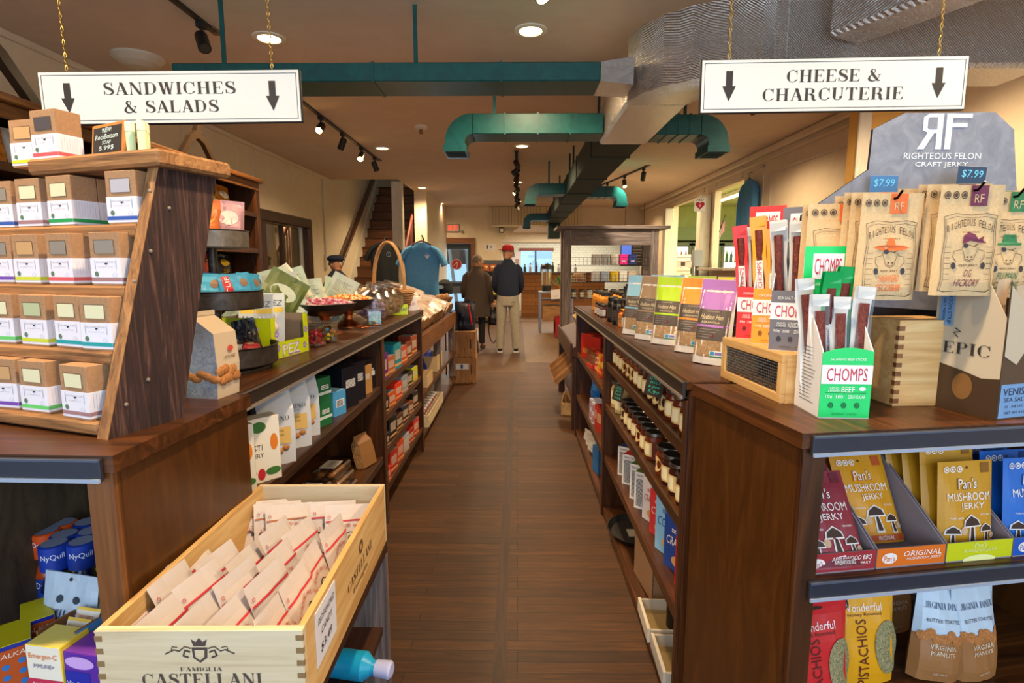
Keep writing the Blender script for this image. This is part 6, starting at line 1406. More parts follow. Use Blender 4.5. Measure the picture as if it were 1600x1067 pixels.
# ================================================================ left counter top
def gusset_bag(r, w, d, h, front, side, art):
    """stand-up bag with square sides and a folded top; front -Y"""
    hb = h*.8
    vs_ = [(-w/2, -d/2, 0), (w/2, -d/2, 0), (w/2, d/2, 0), (-w/2, d/2, 0), (-w/2*1.03, -d/2*1.1, hb*.5), (w/2*1.03, -d/2*1.1, hb*.5), (w/2*1.03, d/2*1.1, hb*.5), (-w/2*1.03, d/2*1.1, hb*.5),
           (-w/2, -d/2, hb), (w/2, -d/2, hb), (w/2, d/2, hb), (-w/2, d/2, hb), (-w/2*.98, 0, h), (w/2*.98, 0, h), (-w/2*.7, 0, hb*1.0), (w/2*.7, 0, hb)]
    mb = MB(); mb.add(vs_, [(0, 1, 5, 4), (4, 5, 9, 8), (8, 9, 13, 12)], front); mb.add(vs_, [(2, 3, 7, 6), (6, 7, 11, 10), (10, 11, 12, 13)], front); mb.add(vs_, [(1, 2, 6, 5), (5, 6, 10, 9), (3, 0, 4, 7), (7, 4, 8, 11), (9, 10, 13), (11, 8, 12)], side); mb.add(vs_, [(3, 2, 1, 0)], side)
    mb.box(-w/2*.98, w/2*.98, -.003, .003, h, h+.012, front)
    mb.build('bag_body', r)
    mb = MB(); y = -d/2*1.1-.002
    if art == 'cookie':
        for k in range(9):
            rr_ = random.Random(k); mb.ball((-w*.34+w*.085*k, y+.006, h*(.2+.16*rr_.random())), .017, 'cookie', .01, .015, 10, 6)
        for k in range(5): mb.ball((-w/2*1.03-.0, -d*.35+.2*d*k-.0, h*.26), .004, 'cookie', w*.1, w*.07, 8, 5) if 0 else None
        for k in range(5): mb.ball((-w/2*1.03+.003, -d*.45+.14*d*k, h*(.24+.03*(k % 3))), .008, 'cookie', .018, .011, 10, 6)
        mb.disc((w*.1, y, h*.6), w*.12, '#c84830', r2=w*.09); mb.text('ALMOND', '#5a4030', (w*.05, y, h*.5), w*.5, h*.04)
    elif art == 'torino':
        mb.text('TORINO', '#40464c', (0, y, h*.68), w*.7, h*.07, font='d'); mb.text('BISCOTTI', '#70767c', (0, y, h*.61), w*.35, h*.025)
        mb.quad((-w*.3, y, h*.32), (w*.38, y, h*.3), (w*.38, y, h*.55), (-w*.3, y, h*.55), '#d8b060'); mb.text('BUTTER', '#5a4420', (.04*w, y-.0006, h*.5), w*.3, h*.025); mb.text('COOKIES', '#5a4420', (.04*w, y-.0006, h*.44), w*.3, h*.025)
        for k in range(4): mb.ball((-w*.28+w*.17*k, y+.008, h*(.2+.04*(k % 2))), w*.13, 'cookie', .012, w*.1, 8, 6)
        for k in range(9): mb.quad((-w/2*1.04-.001, -d*.3, h*(.2+.05*k)), (-w/2*1.04-.001, d*.3, h*(.2+.05*k)), (-w/2*1.04-.001, d*.3, h*(.205+.05*k)), (-w/2*1.04-.001, -d*.3, h*(.205+.05*k)), '#8a9098')
    mb.build('printed_label', r)
put(gusset_bag, (.085, .115, .205, '#c8b498s', 'crinkle_silver', 'cookie'), 'cookie_bag', 'tall silver sided cookie bag standing at the corner of the left counter', 'snack bag', (-.80, 1.385, TOP), R(82))
put(candybag, ('#b4cbb0s', '#c4d8c0', 3, .11, .19), 'snack_bag', 'pale green bag half hidden behind the leaning plank', 'snack bag', (-.885, 1.29, TOP), (R(-8), R(-6), R(40)))
def tin(r, rad, h):
    mb = MB(); mb.lathe([(0, 0), (rad*.985, 0), (rad, .004), (rad, h-.004), (rad+.004, h), (rad, h+.001), (rad-.004, h-.003), (rad-.004, .006), (0, .006)], 'darkmetal', 40); mb.build('pan', r)
TI = (-.965, 1.75)
t = thing('tiered_stand', 'three-tier dark metal tray stand on the left counter', 'tray stand', (TI[0], TI[1], TOP))
mb = MB(); mb.lathe([(.15, 0), (.15, .008), (.02, .012), (.014, .03), (.014, .46)], 'darkmetal', 24); mb.build('post', t)
for rad, z, h in ((.175, .018, .06), (.14, .195, .058), (.108, .385, .055)):
    mb = MB(); mb.lathe([(.014, z), (rad*.985, z), (rad, z+.004), (rad, z+h-.004), (rad+.004, z+h), (rad-.001, z+h+.001), (rad-.004, z+h-.003), (rad-.004, z+.006), (.014, z+.006)], 'darkmetal' if z < .3 else 'galvan', 44, caps=False); mb.build('pan', t)
def bar(r, c, strip, word, w=.1, h=.07):
    p = Pouch(w, h, .022, .1, 3, .003, box=.3); mb = MB(); p.shell(mb, [(1, c)], c, 10, 8); mb.build('wrapper', r); mb = MB(); p.rect(mb, -w*.42, -w*.18, h*.05, h*.92, strip, .001, 3)
    vs_, fs, a_ = glyphs(word); mb.add([(-w*.3-(b-.5)*w*.14, -p.t(-w*.3, h*.5)-.0025, h*.5+(a-.5)*h*.75) for a, b in vs_], fs, '#f4f0e8'); p.disc(mb, w*.22, h*.55, w*.12, '#8a6a50', .0014, h*.2, 8); mb.build('printed_label', r)
for k, (x, y, rz, ry) in enumerate(((.02, -.085, 20, 3), (.095, -.04, 55, -6), (.1, .03, 75, 5), (-.05, -.085, -15, -8), (.03, -.03, 30, 4))): put(bar, ('#3c9ac0s', '#c0282c', 'CLIF'), 'energy_bar', 'blue wrapped energy bar in the middle pan, %s' % ('front one', 'second, turned to the aisle', 'at the right rim', 'left, behind the plank', 'at the back')[k], 'snack bar', (TI[0]+x, TI[1]+y, TOP+.238), (R(-10), R(ry), R(rz)), 'blue energy bars')
for k in range(7): a = k*.9; put(bar, (('#9c2830s', '#d8c8c0s', '#2c1c1cs', '#b03038s')[k % 4], '#e8d8c8', 'KIND', .11, .05), 'candy_bar', 'wrapped candy bar heaped in the bottom pan, %s' % ORD[k], 'snack bar', (TI[0]+.09*cos(a), TI[1]+.09*sin(a)-.02, TOP+.06+.01*(k % 3)), (R(-60), R(k*20), R(a*57+40)), 'candy bars in the bottom pan')
put(candybag, ('#0e0c10g', '#1c1820', 5, .07, .13), 'snack_bag', 'upright black snack bag in the bottom pan', 'snack bag', (TI[0]+.09, TI[1]+.04, TOP+.03), (0, R(-12), R(25)))
for k, (x, c1, c2) in enumerate(((.0, '#c86820s', '#e89838'), (.05, '#b88c90s', '#e4c4bc'), (-.06, '#e0b020s', '#d8c840'))): put(candybag, (c1, c2, k+7, .085, .14), 'snack_bag', ('orange', 'pink and brown', 'yellow')[k]+' snack bag standing in the top pan', 'snack bag', (TI[0]+x, TI[1]-.02+.03*k, TOP+.393), (0, R(4*k), R(20)), 'snack bags in the top pan')
# lime display carton
def lime_case(r):
    w, d, h = .2, .24, .15; t = .003; L = '#c4d408s'; mb = MB()
    mb.box(-w/2, w/2, -d/2, d/2, 0, t, '#7a6a58'); mb.box(-w/2, w/2, -d/2, -d/2+t, t, h, '#7a6a58', fm=L); mb.box(-w/2, w/2, d/2-t, d/2, t, h, '#7a6a58')
    mb.box(-w/2, -w/2+t, -d/2+t, d/2-t, t, h, '#7a6a58'); mb.box(w/2-t, w/2, -d/2+t, d/2-t, t, .06, L); mb.box(w/2-t, w/2, -d/2+t, -d/2+.03, .06, h, L); mb.box(w/2-t, w/2, d/2-.03, d/2-t, .06, h, L); mb.build('carton_body', r)
    mb = MB(); X = w/2+.001; mb.text('PEZ', '#e8e0f4', (X, .0, .03), .1, .034, U=(0, 1, 0)); mb.text('PEZ', '#9c6cc0', (X-.0006, .002, .028), .11, .042, U=(0, 1, 0))
    for cx, cz, s_ in ((.04, .11, .016), (-.06, .06, .012)):
        for k in range(5): a = 2*pi*k/5; mb.disc((cx+s_*.7*cos(a), -d/2-.0008, cz+s_*.7*sin(a)), s_*.42, '#b8a0d8', r2=s_*.42, seg=8)
        mb.disc((cx, -d/2-.0016, cz), s_*.3, '#5a3a8c', seg=8)
    for cy, cz in ((-.085, .09), (-.08, .04), (.1, .09), (.09, .03)):
        for k in range(5): a = 2*pi*k/5; mb.disc((X, cy+.008*cos(a), cz+.008*sin(a)), .005, '#9878c8', U=(0, 1, 0), seg=8)
    mb.disc((-.08, -d/2-.0008, .05), .03, '#6a2c9c', r2=.03); mb.build('printed_label', r)
lc = V3((-.935, 2.02, TOP)); put(lime_case, (), 'candy_case', 'lime yellow open carton of candy dispensers on the left counter', 'carton', lc, R(-10))
def dispenser(r, c):
    mb = MB(); mb.box(-.035, .035, -.001, .001, 0, .2, '#ccd4d8s', .0008); mb.build('backing_card', r)
    mb = MB(); mb.text('PEZ', '#50607c', (0, -.002, .165), .05, .02, slant=.3); mb.quad((-.03, -.0014, .13), (.03, -.0014, .13), (.03, -.0014, .15), (-.03, -.0014, .145), '#e8c850'); mb.build('lettering', r)
    mb = MB(); mb.ball((0, -.016, .075), .019, c, .016, .02); mb.ball((-.008, -.016, .105), .005, c, .004, .016); mb.ball((.008, -.016, .105), .005, c, .004, .016); mb.box(-.011, .011, -.025, -.006, .0, .06, c, .002); mb.ball((-.007, -.03, .08), .002, '#202028'); mb.ball((.007, -.03, .08), .002, '#202028'); mb.build('dispenser_toy', r)
for k in range(4): put(dispenser, (('#d8d8e0s', '#6a7a94s', '#e4d0d0s', '#c8b4c4s')[k],), 'candy_dispenser', 'carded candy dispenser sticking up from the lime carton, %s' % ('white one at the front right', 'blue-grey one beside it', 'pinkish one at left', 'mauve one farthest left')[k], 'candy dispenser', lc+Matrix.Rotation(R(-10), 3, 'Z') @ V3((.03-.065*(k % 2)-.0*k, -.06+.07*(k//2)+.0*k, .03)), (R(-6), 0, R(-5)), 'carded dispensers')
def tub(r, fill, lid='#c8b8a0'):
    mb = MB(); mb.box(-.04, .04, -.04, .04, 0, .085, 'plastic', .006); mb.build('clear_tub', r)
    mb = MB(); q = random.Random(len(fill))
    for k in range(26): mb.ball((q.uniform(-.03, .03), q.uniform(-.03, .03), .01+.055*k/26), .009, fill[k % len(fill)], seg=8, rings=5)
    mb.build('sweets', r); mb = MB(); mb.box(-.043, .043, -.043, .043, .085, .092, 'plastic', .002); mb.build('lid', r)
put(tub, (('#c82430g', '#a81c28g'),), 'candy_tub', 'clear tub of red gummy sweets behind the lime carton', 'candy tub', (-.845, 2.24, TOP), R(-8))
put(tub, (('#e8c838g', '#3ca85cg', '#e87838g', '#3894c8g'),), 'candy_tub', 'clear tub of yellow, green and orange sweets by the bowls', 'candy tub', (-.835, 2.37, TOP), R(-4))
put(tub, (('#d87018g', '#b85818g'),), 'candy_tub', 'clear tub of orange sweets behind the carded dispensers', 'candy tub', (-1.03, 2.32, TOP+.0), R(5))
put(tub, (('#d8a850g', '#c87838g'),), 'candy_tub', 'clear tub stacked on the orange sweets tub', 'candy tub', (-1.03, 2.32, TOP+.0925), R(2))
def bowl(r, fill, rad):
    mb = MB(); mb.lathe([(0, .085), (rad*.5, .09), (rad*.85, .12), (rad, .15), (rad-.004, .152), (rad*.8, .125), (rad*.4, .1), (0, .098)], '#191412s', 36, caps=False); mb.build('black_bowl', r)
    mb = MB(); mb.lathe([(.08, 0), (.08, .004), (.05, .02), (.022, .04), (.018, .06), (.03, .088)], '#b8683ck', 28); mb.build('copper_foot', r)
    mb = MB(); q = random.Random(int(rad*100))
    for k in range(230):
        a = q.uniform(0, 6.283); rr_ = sqrt(q.random())*rad*.9; z = .146+.028*(1-(rr_/rad)**2)-.004*q.random()
        mb.ball((rr_*cos(a), rr_*sin(a), z), .0085, fill[k % len(fill)], .006, .006, 6, 4)
    mb.lathe([(rad*.93, .142), (rad*.6, .158), (0, .168)], fill[0], 20, caps=False)
    o = mb.build('wrapped_sweets', r); o['kind'] = 'stuff'
put(bowl, (('#d8788cg', '#e4a4acg', '#f0dcd8g', '#c85068g'), .152), 'candy_bowl', 'black footed bowl heaped with pink wrapped sweets', 'bowl', (-.945, 2.68, TOP), 0)
put(bowl, (('#e09838g', '#e8c468g', '#e0702cg', '#f0e0b0g'), .145), 'candy_bowl', 'black footed bowl with orange sweets, behind the pink one', 'bowl', (-.935, 3.02, TOP+.0), 0)
t = thing('copper_scoop', 'small copper scoop lying beside the footed bowls', 'scoop', (-.80, 2.93, TOP+.006), R(60)); mb = MB(); mb.box(-.06, .03, -.008, .008, 0, .004, '#b8683ck', .001); mb.ball((.05, 0, .006), .026, '#b8683ck', .02, .006); mb.build('scoop_body', t)
def globe(r, fill):
    mb = MB(); mb.lathe([(.03, 0), (.075, .02), (.088, .07), (.075, .12), (.045, .145), (.045, .165)], 'plastic', 26); mb.build('clear_jar', r)
    mb = MB(); q = random.Random(3)
    for k in range(46): a = q.uniform(0, 6.28); rr_ = sqrt(q.random())*.068; mb.ball((rr_*cos(a), rr_*sin(a), .02+.07*q.random()), .011, fill[k % len(fill)], seg=7, rings=4)
    mb.build('sweets', r); mb = MB(); mb.lathe([(.05, .16), (.05, .18), (.046, .182)], 'plastic', 24); mb.build('lid', r)
for k, f in enumerate((('#8a6aa0g', '#b090c0g'), ('#c8a860g', '#8c7440g'), ('#b8b0b8g', '#d8d0d8g'), ('#c09870g', '#a88058g'), ('#c8c0b8g', '#a8a098g'))): put(globe, (f,), 'sweets_jar', 'clear round sweets jar, %s' % ('purple sweets, nearest the edge', 'golden sweets, second along', 'pale sweets, behind the purple one', 'brown sweets, third along', 'white sweets, farthest back')[k], 'jar', ((-.88, -.88, -1.1, -.88, -1.1)[k], (3.24, 3.45, 3.32, 3.66, 3.53)[k], TOP+.02), (0, R(14), 0), 'clear sweets jars', 1.16)
p = at(560, 505, Z=TOP); put(tub, (('#48a868g', '#a8d850g'),), 'candy_tub', 'green labelled candy tub under the orange bowl', 'candy tub', (-.81, 3.09, TOP), R(20))
def lime_card(r): mb = MB(); mb.box(-.05, .05, 0, .004, 0, .07, '#c0dc10s', .001); mb.build('card', r); mb = MB(); mb.text('Cookies!', '#1a3a8c', (0, -.001, .04), .09, .026); mb.build('lettering', r)
put(lime_card, (), 'cookie_card', 'lime green card advertising cookies in front of the wicker basket', 'sign card', (-.80, 3.74, TOP), (R(-12), 0, R(14)))
def basket(r):
    mb = MB(); prof = [(0, .004), (.11, 0), (.125, .05), (.15, .14), (.156, .15), (.146, .15), (.12, .05), (0, .01)]
    mb.lathe(prof, 'wicker', 36, sy=1.25, caps=False)
    for k in range(9): z = .012+k*.016; q = .112+.045*z/.15; mb.tube([((q+.002)*cos(a*pi/18), (q+.002)*sin(a*pi/18)*1.25, z+.003*(a % 2)) for a in range(36)], .0055, 'wicker', 5, closed=True)
    mb.tube([(.152*cos(a*pi/14), .152*sin(a*pi/14)*1.25, .152) for a in range(28)], .009, 'wicker', 6, closed=True); mb.build('basket_body', r)
    mb = MB()
    for o in (-.007, .007): mb.tube([(o+.15*0, .15*cos(pi*k/16)*1.0, .1+.40*sin(pi*k/16)**.8) for k in range(17)], .009, 'wicker', 6)
    mb.build('handle', r)
bk = put(basket, (), 'wicker_basket', 'wicker basket with a tall hoop handle at the far end of the left counter', 'basket', (-.935, 4.0, TOP), R(60))
t = thing('paper_tag', 'white paper tag propped on the far end of the left counter', 'price tag', (-.772, 4.1, TOP), (R(-14), R(-12), R(20))); mb = MB(); mb.box(-.035, .035, 0, .001, 0, .11, '#e0dce0s'); mb.build('card', t); mb = MB(); mb.text('5.00', '#c07050', (0, -.0008, .05), .04, .02); mb.build('handwriting', t)
rr = random.Random(8)
def teapack(r, c1, c2, seed):
    p = Pouch(.125, .165, .035, .14, seed, .009, box=.3); mb = MB(); p.shell(mb, [(1, c1)], c1, 12, 16); mb.build('bag_body', r)
    mb = MB(); p.rect(mb, -.045, .045, .03, .075, c2, .001, 4)
    for k in range(9): p.line(mb, -.04, .135-.006*k, .04-.012*(k % 3), .135-.006*k, .0014, '#5a6458', .0014)
    p.text(mb, 'CHAMOMILE'[:4+seed], '#8a4c20', 0, .05, .07, .014, e=.002, slant=.2); mb.build('printed_label', r)
for k in range(14): put(teapack, (('#b8ccb8s', '#c4d4c0s', '#d4d8c0s')[k % 3], ('#dfe6d4', '#a8bca8', '#e8d8c0')[k % 3], k % 5), 'tea_bag_pack', 'pale green and white pack in the heap behind the sweet bowls, %s' % ORD[k], 'snack bag', (-1.08+.05*rr.uniform(-1, 1), 2.4+.075*k, TOP+(.02, .05, .10, .07, .13, .15, .12, .06, .03, .0, .09, .02, .06, .03)[k]), (R(rr.uniform(-30, 10)), R(rr.uniform(-50, 40)), R(rr.uniform(0, 60))), 'pale packs heaped on the left counter', 1.22)
put(candybag, ('#5c6a2cs', '#c4ccb4', 2, .17, .22), 'snack_bag', 'large olive green bag leaning back beside the pale heap', 'snack bag', (-1.06, 2.3, TOP+.1), (R(-6), R(32), R(30)))

# ================================================================ left counter shelves
def veg_box(r):
    carton(r, .13, .055, .2, '#e4dccas', '#c8bfa8s', '#e4dccas', [('ROSTI', '#5a5248', .35, .55, .45, .09, .1), ('BAKERY', '#5a5248', .35, .43, .5, .06, .1), ('o', '#38702c', .5, .86, .36, .17), ('o', '#d87818', .85, .6, .18, .26), ('o', '#b8202c', .3, .17, .2, .2), ('o', '#b8202c', .52, .13, .18, .18), ('o', '#38702c', .8, .15, .36, .12), ('o', '#38702c', .12, .7, .16, .3)])
for k, (px_, py_) in enumerate(((402, 750), (427, 742))): p = at(px_, py_, Z=.80); put(veg_box, (), 'cracker_box', 'cream box printed with vegetables, %s on the upper left shelf' % ('nearest, half hidden', 'second')[k], 'box', (LX-.05-.03*(1-k), (1.50, 1.60)[k], .80), R(50))
for k, (x, y, rz) in enumerate(((-.81, 1.76, 40), (-.82, 1.93, 38), (-.835, 2.06, 36), (-.96, 1.66, 30))): put(gusset_bag, (.115, .07, .23 if k < 3 else .2, '#c9cacas', '#b4babf'+'s', 'torino' if k < 3 else 'x'), 'biscotti_bag', 'white paper cookie bag on the upper left shelf, %s' % ('nearest, turned away', 'middle', 'farthest, with a yellow label', 'behind at left')[k], 'snack bag', (x, y, .80), (0, 0, R(rz)), 'white cookie bags')
sh = [(2.2, .08, .07, .1, '#1c6a3cs', '#14502cs', 'dark green box, lower', 0), (2.2, .08, .07, .1, '#1c6a3cs', '#14502cs', 'dark green box, upper', .101), (2.36, .09, .085, .11, '#4c9cd0s', '#8cc4e4s', 'light blue box with barcode', 0), (2.5, .12, .1, .19, '#141620s', '#1c1e28s', 'tall black box', 0), (2.63, .12, .1, .19, '#141620s', '#1c1e28s', 'second tall black box', 0), (2.76, .11, .1, .15, '#c08c4cs', '#2c2424s', 'box with tan food picture', 0), (2.87, .11, .08, .16, '#15151as', '#2a2a30s', 'black box with white lettering beside the upright', 0)]
for y, w, d, h, c, tc, lab, dz in sh:
    ln = [('*', '#e0e0e0', .5, .6, .6, .2)] if 'blue' not in lab else [('*', '#202020', .5, .5, .5, .25)]
    st = [(.35, .65, '#e8ecf0', .2, .85)] if 'blue' in lab else [(.3, .42, '#c8d8cc')] if 'green' in lab else [(.45, .6, '#d8d8dc', .1, .9)] if 'lettering' in lab else []
    put(carton, (w, d, h, c, tc, None, ln, st), 'tea_box', lab+' on the upper left shelf', 'box', (LX-.075, y, .80+dz), R(72))
def clamshell(r):
    mb = MB(); mb.box(-.09, .09, -.06, .06, 0, .045, 'plastic', .008); mb.build('clear_box', r); mb = MB()
    for k in range(8): mb.ball((-.06+.035*(k % 4), -.025+.05*(k//4), .018), .02, 'cookie', .022, .012, 8, 5)
    mb.build('cookies_inside', r); mb = MB(); mb.box(-.05, .05, -.035, .035, .046, .047, '#b0a89c'); mb.text('COOKIES', '#3a3228', (0, 0, .0476), .07, .02, W=(0, 1, 0)); mb.build('label', r)
for k in range(12): put(clamshell, (), 'cookie_clamshell', 'clear box of cookies on the middle left shelf, %s' % (ORD[k//3]+(' stack, lower', ' stack, middle', ' stack, upper')[k % 3]), 'clear box', (-.83-.015*(k % 3), 1.62+.27*(k//3), .40+.0485*(k % 3)), R(84), 'clear cookie boxes')
put(gusset_bag, (.11, .05, .16, '#8a6038s', 'bread', 'x'), 'bread_pack', 'brown loaf pack with white label leaning beside the upright', 'bread pack', (-.80, 2.80, .40), (R(-14), 0, R(70)))
# far section, bright cartons on four shelves
pal = [[('#6a1c80s', 'purple'), ('#b0603cs', 'rust'), ('#1c8c9cs', 'teal'), ('#c8482cs', 'red-orange'), ('#7a3c28s', 'brown'), ('#a04830s', 'brick')], [('#22242cs', 'black'), ('#c8541cs', 'orange'), ('#d8381cs', 'scarlet'), ('#8890a0s', 'grey'), ('#3a3428s', 'dark olive'), ('#c8cc20s', 'lime')], [('#241c2cs', 'dark plum'), ('#181818s', 'black'), ('#5a3828s', 'brown'), ('#302838s', 'dark violet'), ('#7c4430s', 'copper'), ('#282420s', 'charcoal')], [('#c02818s', 'red'), ('#b82c20s', 'brick red'), ('#d05028s', 'orange'), ('#a8aeb8s', 'grey'), ('#a02418s', 'dark red'), ('#c83828s', 'vermilion')]]
for si, z in enumerate((.81, .61, .41, .2)):
    for k in range(6):
        c, cn = pal[si][k]; y = 3.06+.185*k; rr_ = random.Random(si*7+k); h = rr_.uniform(.075, .14) if si else rr_.uniform(.1, .16)
        put(carton, (.13, .1, h, c, '#7c7a80s' if k % 2 else c, None, [('*', '#d8c8b0', .5, .55, .7, .4)], [(.1, .2, '#d0a060')]), 'snack_carton', '%s snack carton, %s from near on the %s shelf of the far left section' % (cn, ORD[k], ('top', 'second', 'third', 'bottom')[si]), 'box', (LX-.062, y, z), R(82))
        if k < 5: put(carton, (.12, .1, h*.8, pal[si][(k+3) % 6][0], pal[si][(k+3) % 6][0]), 'snack_carton', '%s snack carton in the back row, %s shelf of the far left section, %s' % (pal[si][(k+3) % 6][1], ('top', 'second', 'third', 'bottom')[si], ORD[k]), 'box', (LX-.2, y+.05, z), R(88))
t = thing('floor_carton', 'open white and grey carton low down beside the first upright on the left', 'carton', (LX-.07, 3.05, .0), R(80)); mb = MB(); mb.box(-.03, .03, -.05, .06, 0, .17, '#a8a8acs', .001, fm='#d8dce0s'); mb.build('carton_body', t); mb = MB(); mb.box(-.02, .0, -.052, -.05, .06, .12, '#202024'); mb.build('printed_label', t)
# ================================================================ left wall shelving
t = thing('wall_shelf_unit', 'tall dark wood shelf unit against the left wall behind the soap rack', 'shelf unit', (-2.15, .3, 0))
ux = -1.12
for i, y in enumerate((0, 1.45, 2.9, 4.3)): mb = MB(); mb.box(-.45, 0, y, y+.03, 0, 2.12, 'stained_z'); mb.box(-.02, .012, y-.01, y+.05, 0, 2.12, 'stained_z', .002); mb.build('upright', t)
for z in (.35, .8, 1.37, 1.59, 1.88): mb = MB(); mb.box(-.45, -.0, .03, 4.3, z-.025, z, 'stained_y'); mb.box(0, .01, .03, 4.3, z-.035, z+.002, 'stained_y'); mb.build('shelf', t)
mb = MB(); mb.box(-.45, 0, 0, 4.33, 2.12, 2.15, 'stained_y', .003); mb.box(0, .02, 0, 4.33, 2.06, 2.12, 'stainedlight_y', .003); mb.box(.0, .05, -.02, 4.36, 2.12, 2.155, 'stainedlight_y', .006); mb.build('cornice', t)
mb = MB(); mb.box(-.465, -.45, 0, 4.33, 0, 2.12, 'darkwood_y'); mb.build('back_panel', t)
rr = random.Random(21)
cols = ['#b8391cg', '#d8c020g', '#20120cg', '#1c1c20g', '#c87a20g', '#2c4a28g', '#8a1c1cg', '#d8d0c0g', '#3a2a50g', '#b05a20g']
nm_ = ['rust red', 'yellow', 'dark brown', 'black', 'orange', 'dark green', 'crimson', 'cream', 'violet', 'copper']
for si, z in enumerate((1.88, 1.59, 1.37)):
    for k in range(20 if si == 0 else 14):
        y = .9+.19*k+(.9 if si else 0)
        if y > 4.45 or (si == 1 and y > 3.9): continue
        c = (k*3+si*2) % 10
        if si == 2: c = 3 if k % 3 else 0
        put(candybag, (cols[c], ('#e8d8b0', '#302018', '#d8b020', '#e0b820', '#f0e0c0', '#c8d0a0', '#e8c850', '#804020', '#e0c0e0', '#f0d890')[c], k % 5, .165, .185 if si == 0 else .17), 'chips_bag', '%s snack bag, %s shelf of the wall unit, %s from near end' % (nm_[c], ('top', 'middle', 'lower')[si], ORD[min(k, 19)]), 'snack bag', (-2.27, y, z), (R(-6), R(rr.uniform(-5, 5)), R(84)), 'snack bags on the wall unit')
for k in range(6): put(bottle, (.027, .125, '#d8d8d4s', '#181818s'), 'shampoo_bottle', 'small white bottle with black cap at the far end of the wall unit, %s' % ORD[k], 'bottle', (-2.2-.07*(k % 2), 4.2+.075*(k//2)+.04, 1.59), 0, 'small white bottles')
def saw(r):
    mb = MB(); mb.prism([(-.30, 0), (-.24, 0), (-.08, .17), (0, .2), (.08, .17), (.24, 0), (.30, 0), (.12, .2), (.03, .26), (.06, .36), (.0, .44), (-.03, .42), (.01, .34), (-.03, .26), (-.12, .2)], -.02, .02, '#3a2a1cs', 'x'); mb.build('iron_bracket', r)
put(saw, (), 'iron_ornament', 'forked antique iron ornament on the wall unit at the left frame edge', 'ornament', (-2.2, 2.35, 2.156)); put(saw, (), 'iron_ornament', 'forked antique iron ornament on the wall unit below the left sign', 'ornament', (-2.2, 3.9, 2.156), 0, None, .8)

# ================================================================ bakery display past the left counter
t = thing('bakery_display', 'long brown slanted bakery display table past the left counter', 'display table', (-.78, 4.28, 0))
mb = MB(); mb.prism([(0, .80), (0, .86), (-.75, 1.12), (-.75, 1.06)], 0, 2.45, 'stainedlight_y'); mb.build('sloping_top', t)
mb = MB(); mb.box(-.004, .02, 0, 2.45, .74, .90, 'stainedlight_y', .003); mb.build('front_board', t)
mb = MB(); mb.box(-.78, -.75, 0, 2.45, .2, 1.26, 'stainedlight_y', .003); mb.build('back_board', t)
for y in (0, 1.2, 2.38): mb = MB(); mb.box(-.07, .0, y, y+.06, 0, .74, 'greywood_z', .003); mb.build('leg', t); mb = MB(); mb.box(-.75, -.68, y, y+.06, 0, 1.05, 'greywood_z'); mb.build('leg', t)
for z in (.42, .1): mb = MB(); mb.box(-.7, .02, .06, 2.4, z-.03, z, 'stained_y'); mb.build('shelf', t)
def breadbag(r, s): p = Pouch(.3, .4, .12, .12, s, .012, box=.3); mb = MB(); p.shell(mb, [(1, 'bread')], 'bread', 8, 10); mb.build('loaf', r); p2 = Pouch(.31, .42, .135, .12, s+2, .014, box=.3); mb = MB(); p2.shell(mb, [(1, 'cello')], 'cello', 8, 10); mb.build('wrapper', r)
rr = random.Random(3)
for k in range(16): put(breadbag, (k % 3,), 'bread_bag', 'clear bag of baked goods on the bakery display, %s row, %s from the near end' % (('front', 'back')[k//8], ORD[k % 8]), 'bread bag', (-.80-.34*(k//8), 4.44+.30*(k % 8), .955+.115*(k//8)), (R(-66), R(rr.uniform(-10, 10)), R(88)), 'baked goods on the display')
def opencrate(r, w, d, h, m): 
    mb = MB(); t_ = .008
    mb.box(-w/2, w/2, -d/2, d/2, 0, t_, m); mb.box(-w/2, w/2, -d/2, -d/2+t_, t_, h, m); mb.box(-w/2, w/2, d/2-t_, d/2, t_, h, m); mb.box(-w/2, -w/2+t_, -d/2+t_, d/2-t_, t_, h, m); mb.box(w/2-t_, w/2, -d/2+t_, d/2-t_, t_, h, m); mb.build('box_body', r)
put(opencrate, (.36, .28, .15, 'kraftbag'), 'cardboard_tray', 'tan cardboard tray of blue packs under the bakery display', 'box', (-.93, 5.5, .42), R(90))
for k in range(3): put(candybag, ('#1c3cc0g', '#2c50d8g', k, .15, .16), 'snack_bag', 'blue pack standing in the tan cardboard tray, %s' % ORD[k], 'snack bag', (-.9, 5.38+.11*k, .44), (R(-10), 0, R(80)), 'blue packs in the tray')
put(opencrate, (.3, .26, .1, 'kraftbag'), 'cardboard_tray', 'smaller tan tray of mixed packs nearer under the bakery display', 'box', (-.90, 4.75, .42), R(90))
for k in range(3): put(candybag, ('#a86838g', '#d8c8b8', k, .12, .12), 'snack_bag', 'brown and white pack in the smaller tan tray, %s' % ORD[k], 'snack bag', (-.88, 4.66+.09*k, .43), (R(-12), 0, R(85)), 'packs in the smaller tray')
put(opencrate, (.9, .3, .1, 'palepine_x'), 'pine_tray', 'long pale tray of jars on the floor shelf under the bakery display', 'tray', (-.90, 4.95, .10), R(90))
for k in range(16): put(jar, (.033, .11, '#8a4a4ag', '#d8d0c8', '#d8c8c0'), 'small_jar', 'small red and white jar in the long pale tray, %s' % (('front row ', 'back row ')[k % 2]+ORD[k//2]), 'jar', (-.83-.1*(k % 2), 4.6+.1*(k//2), .11), R(90), 'jars in the pale tray')
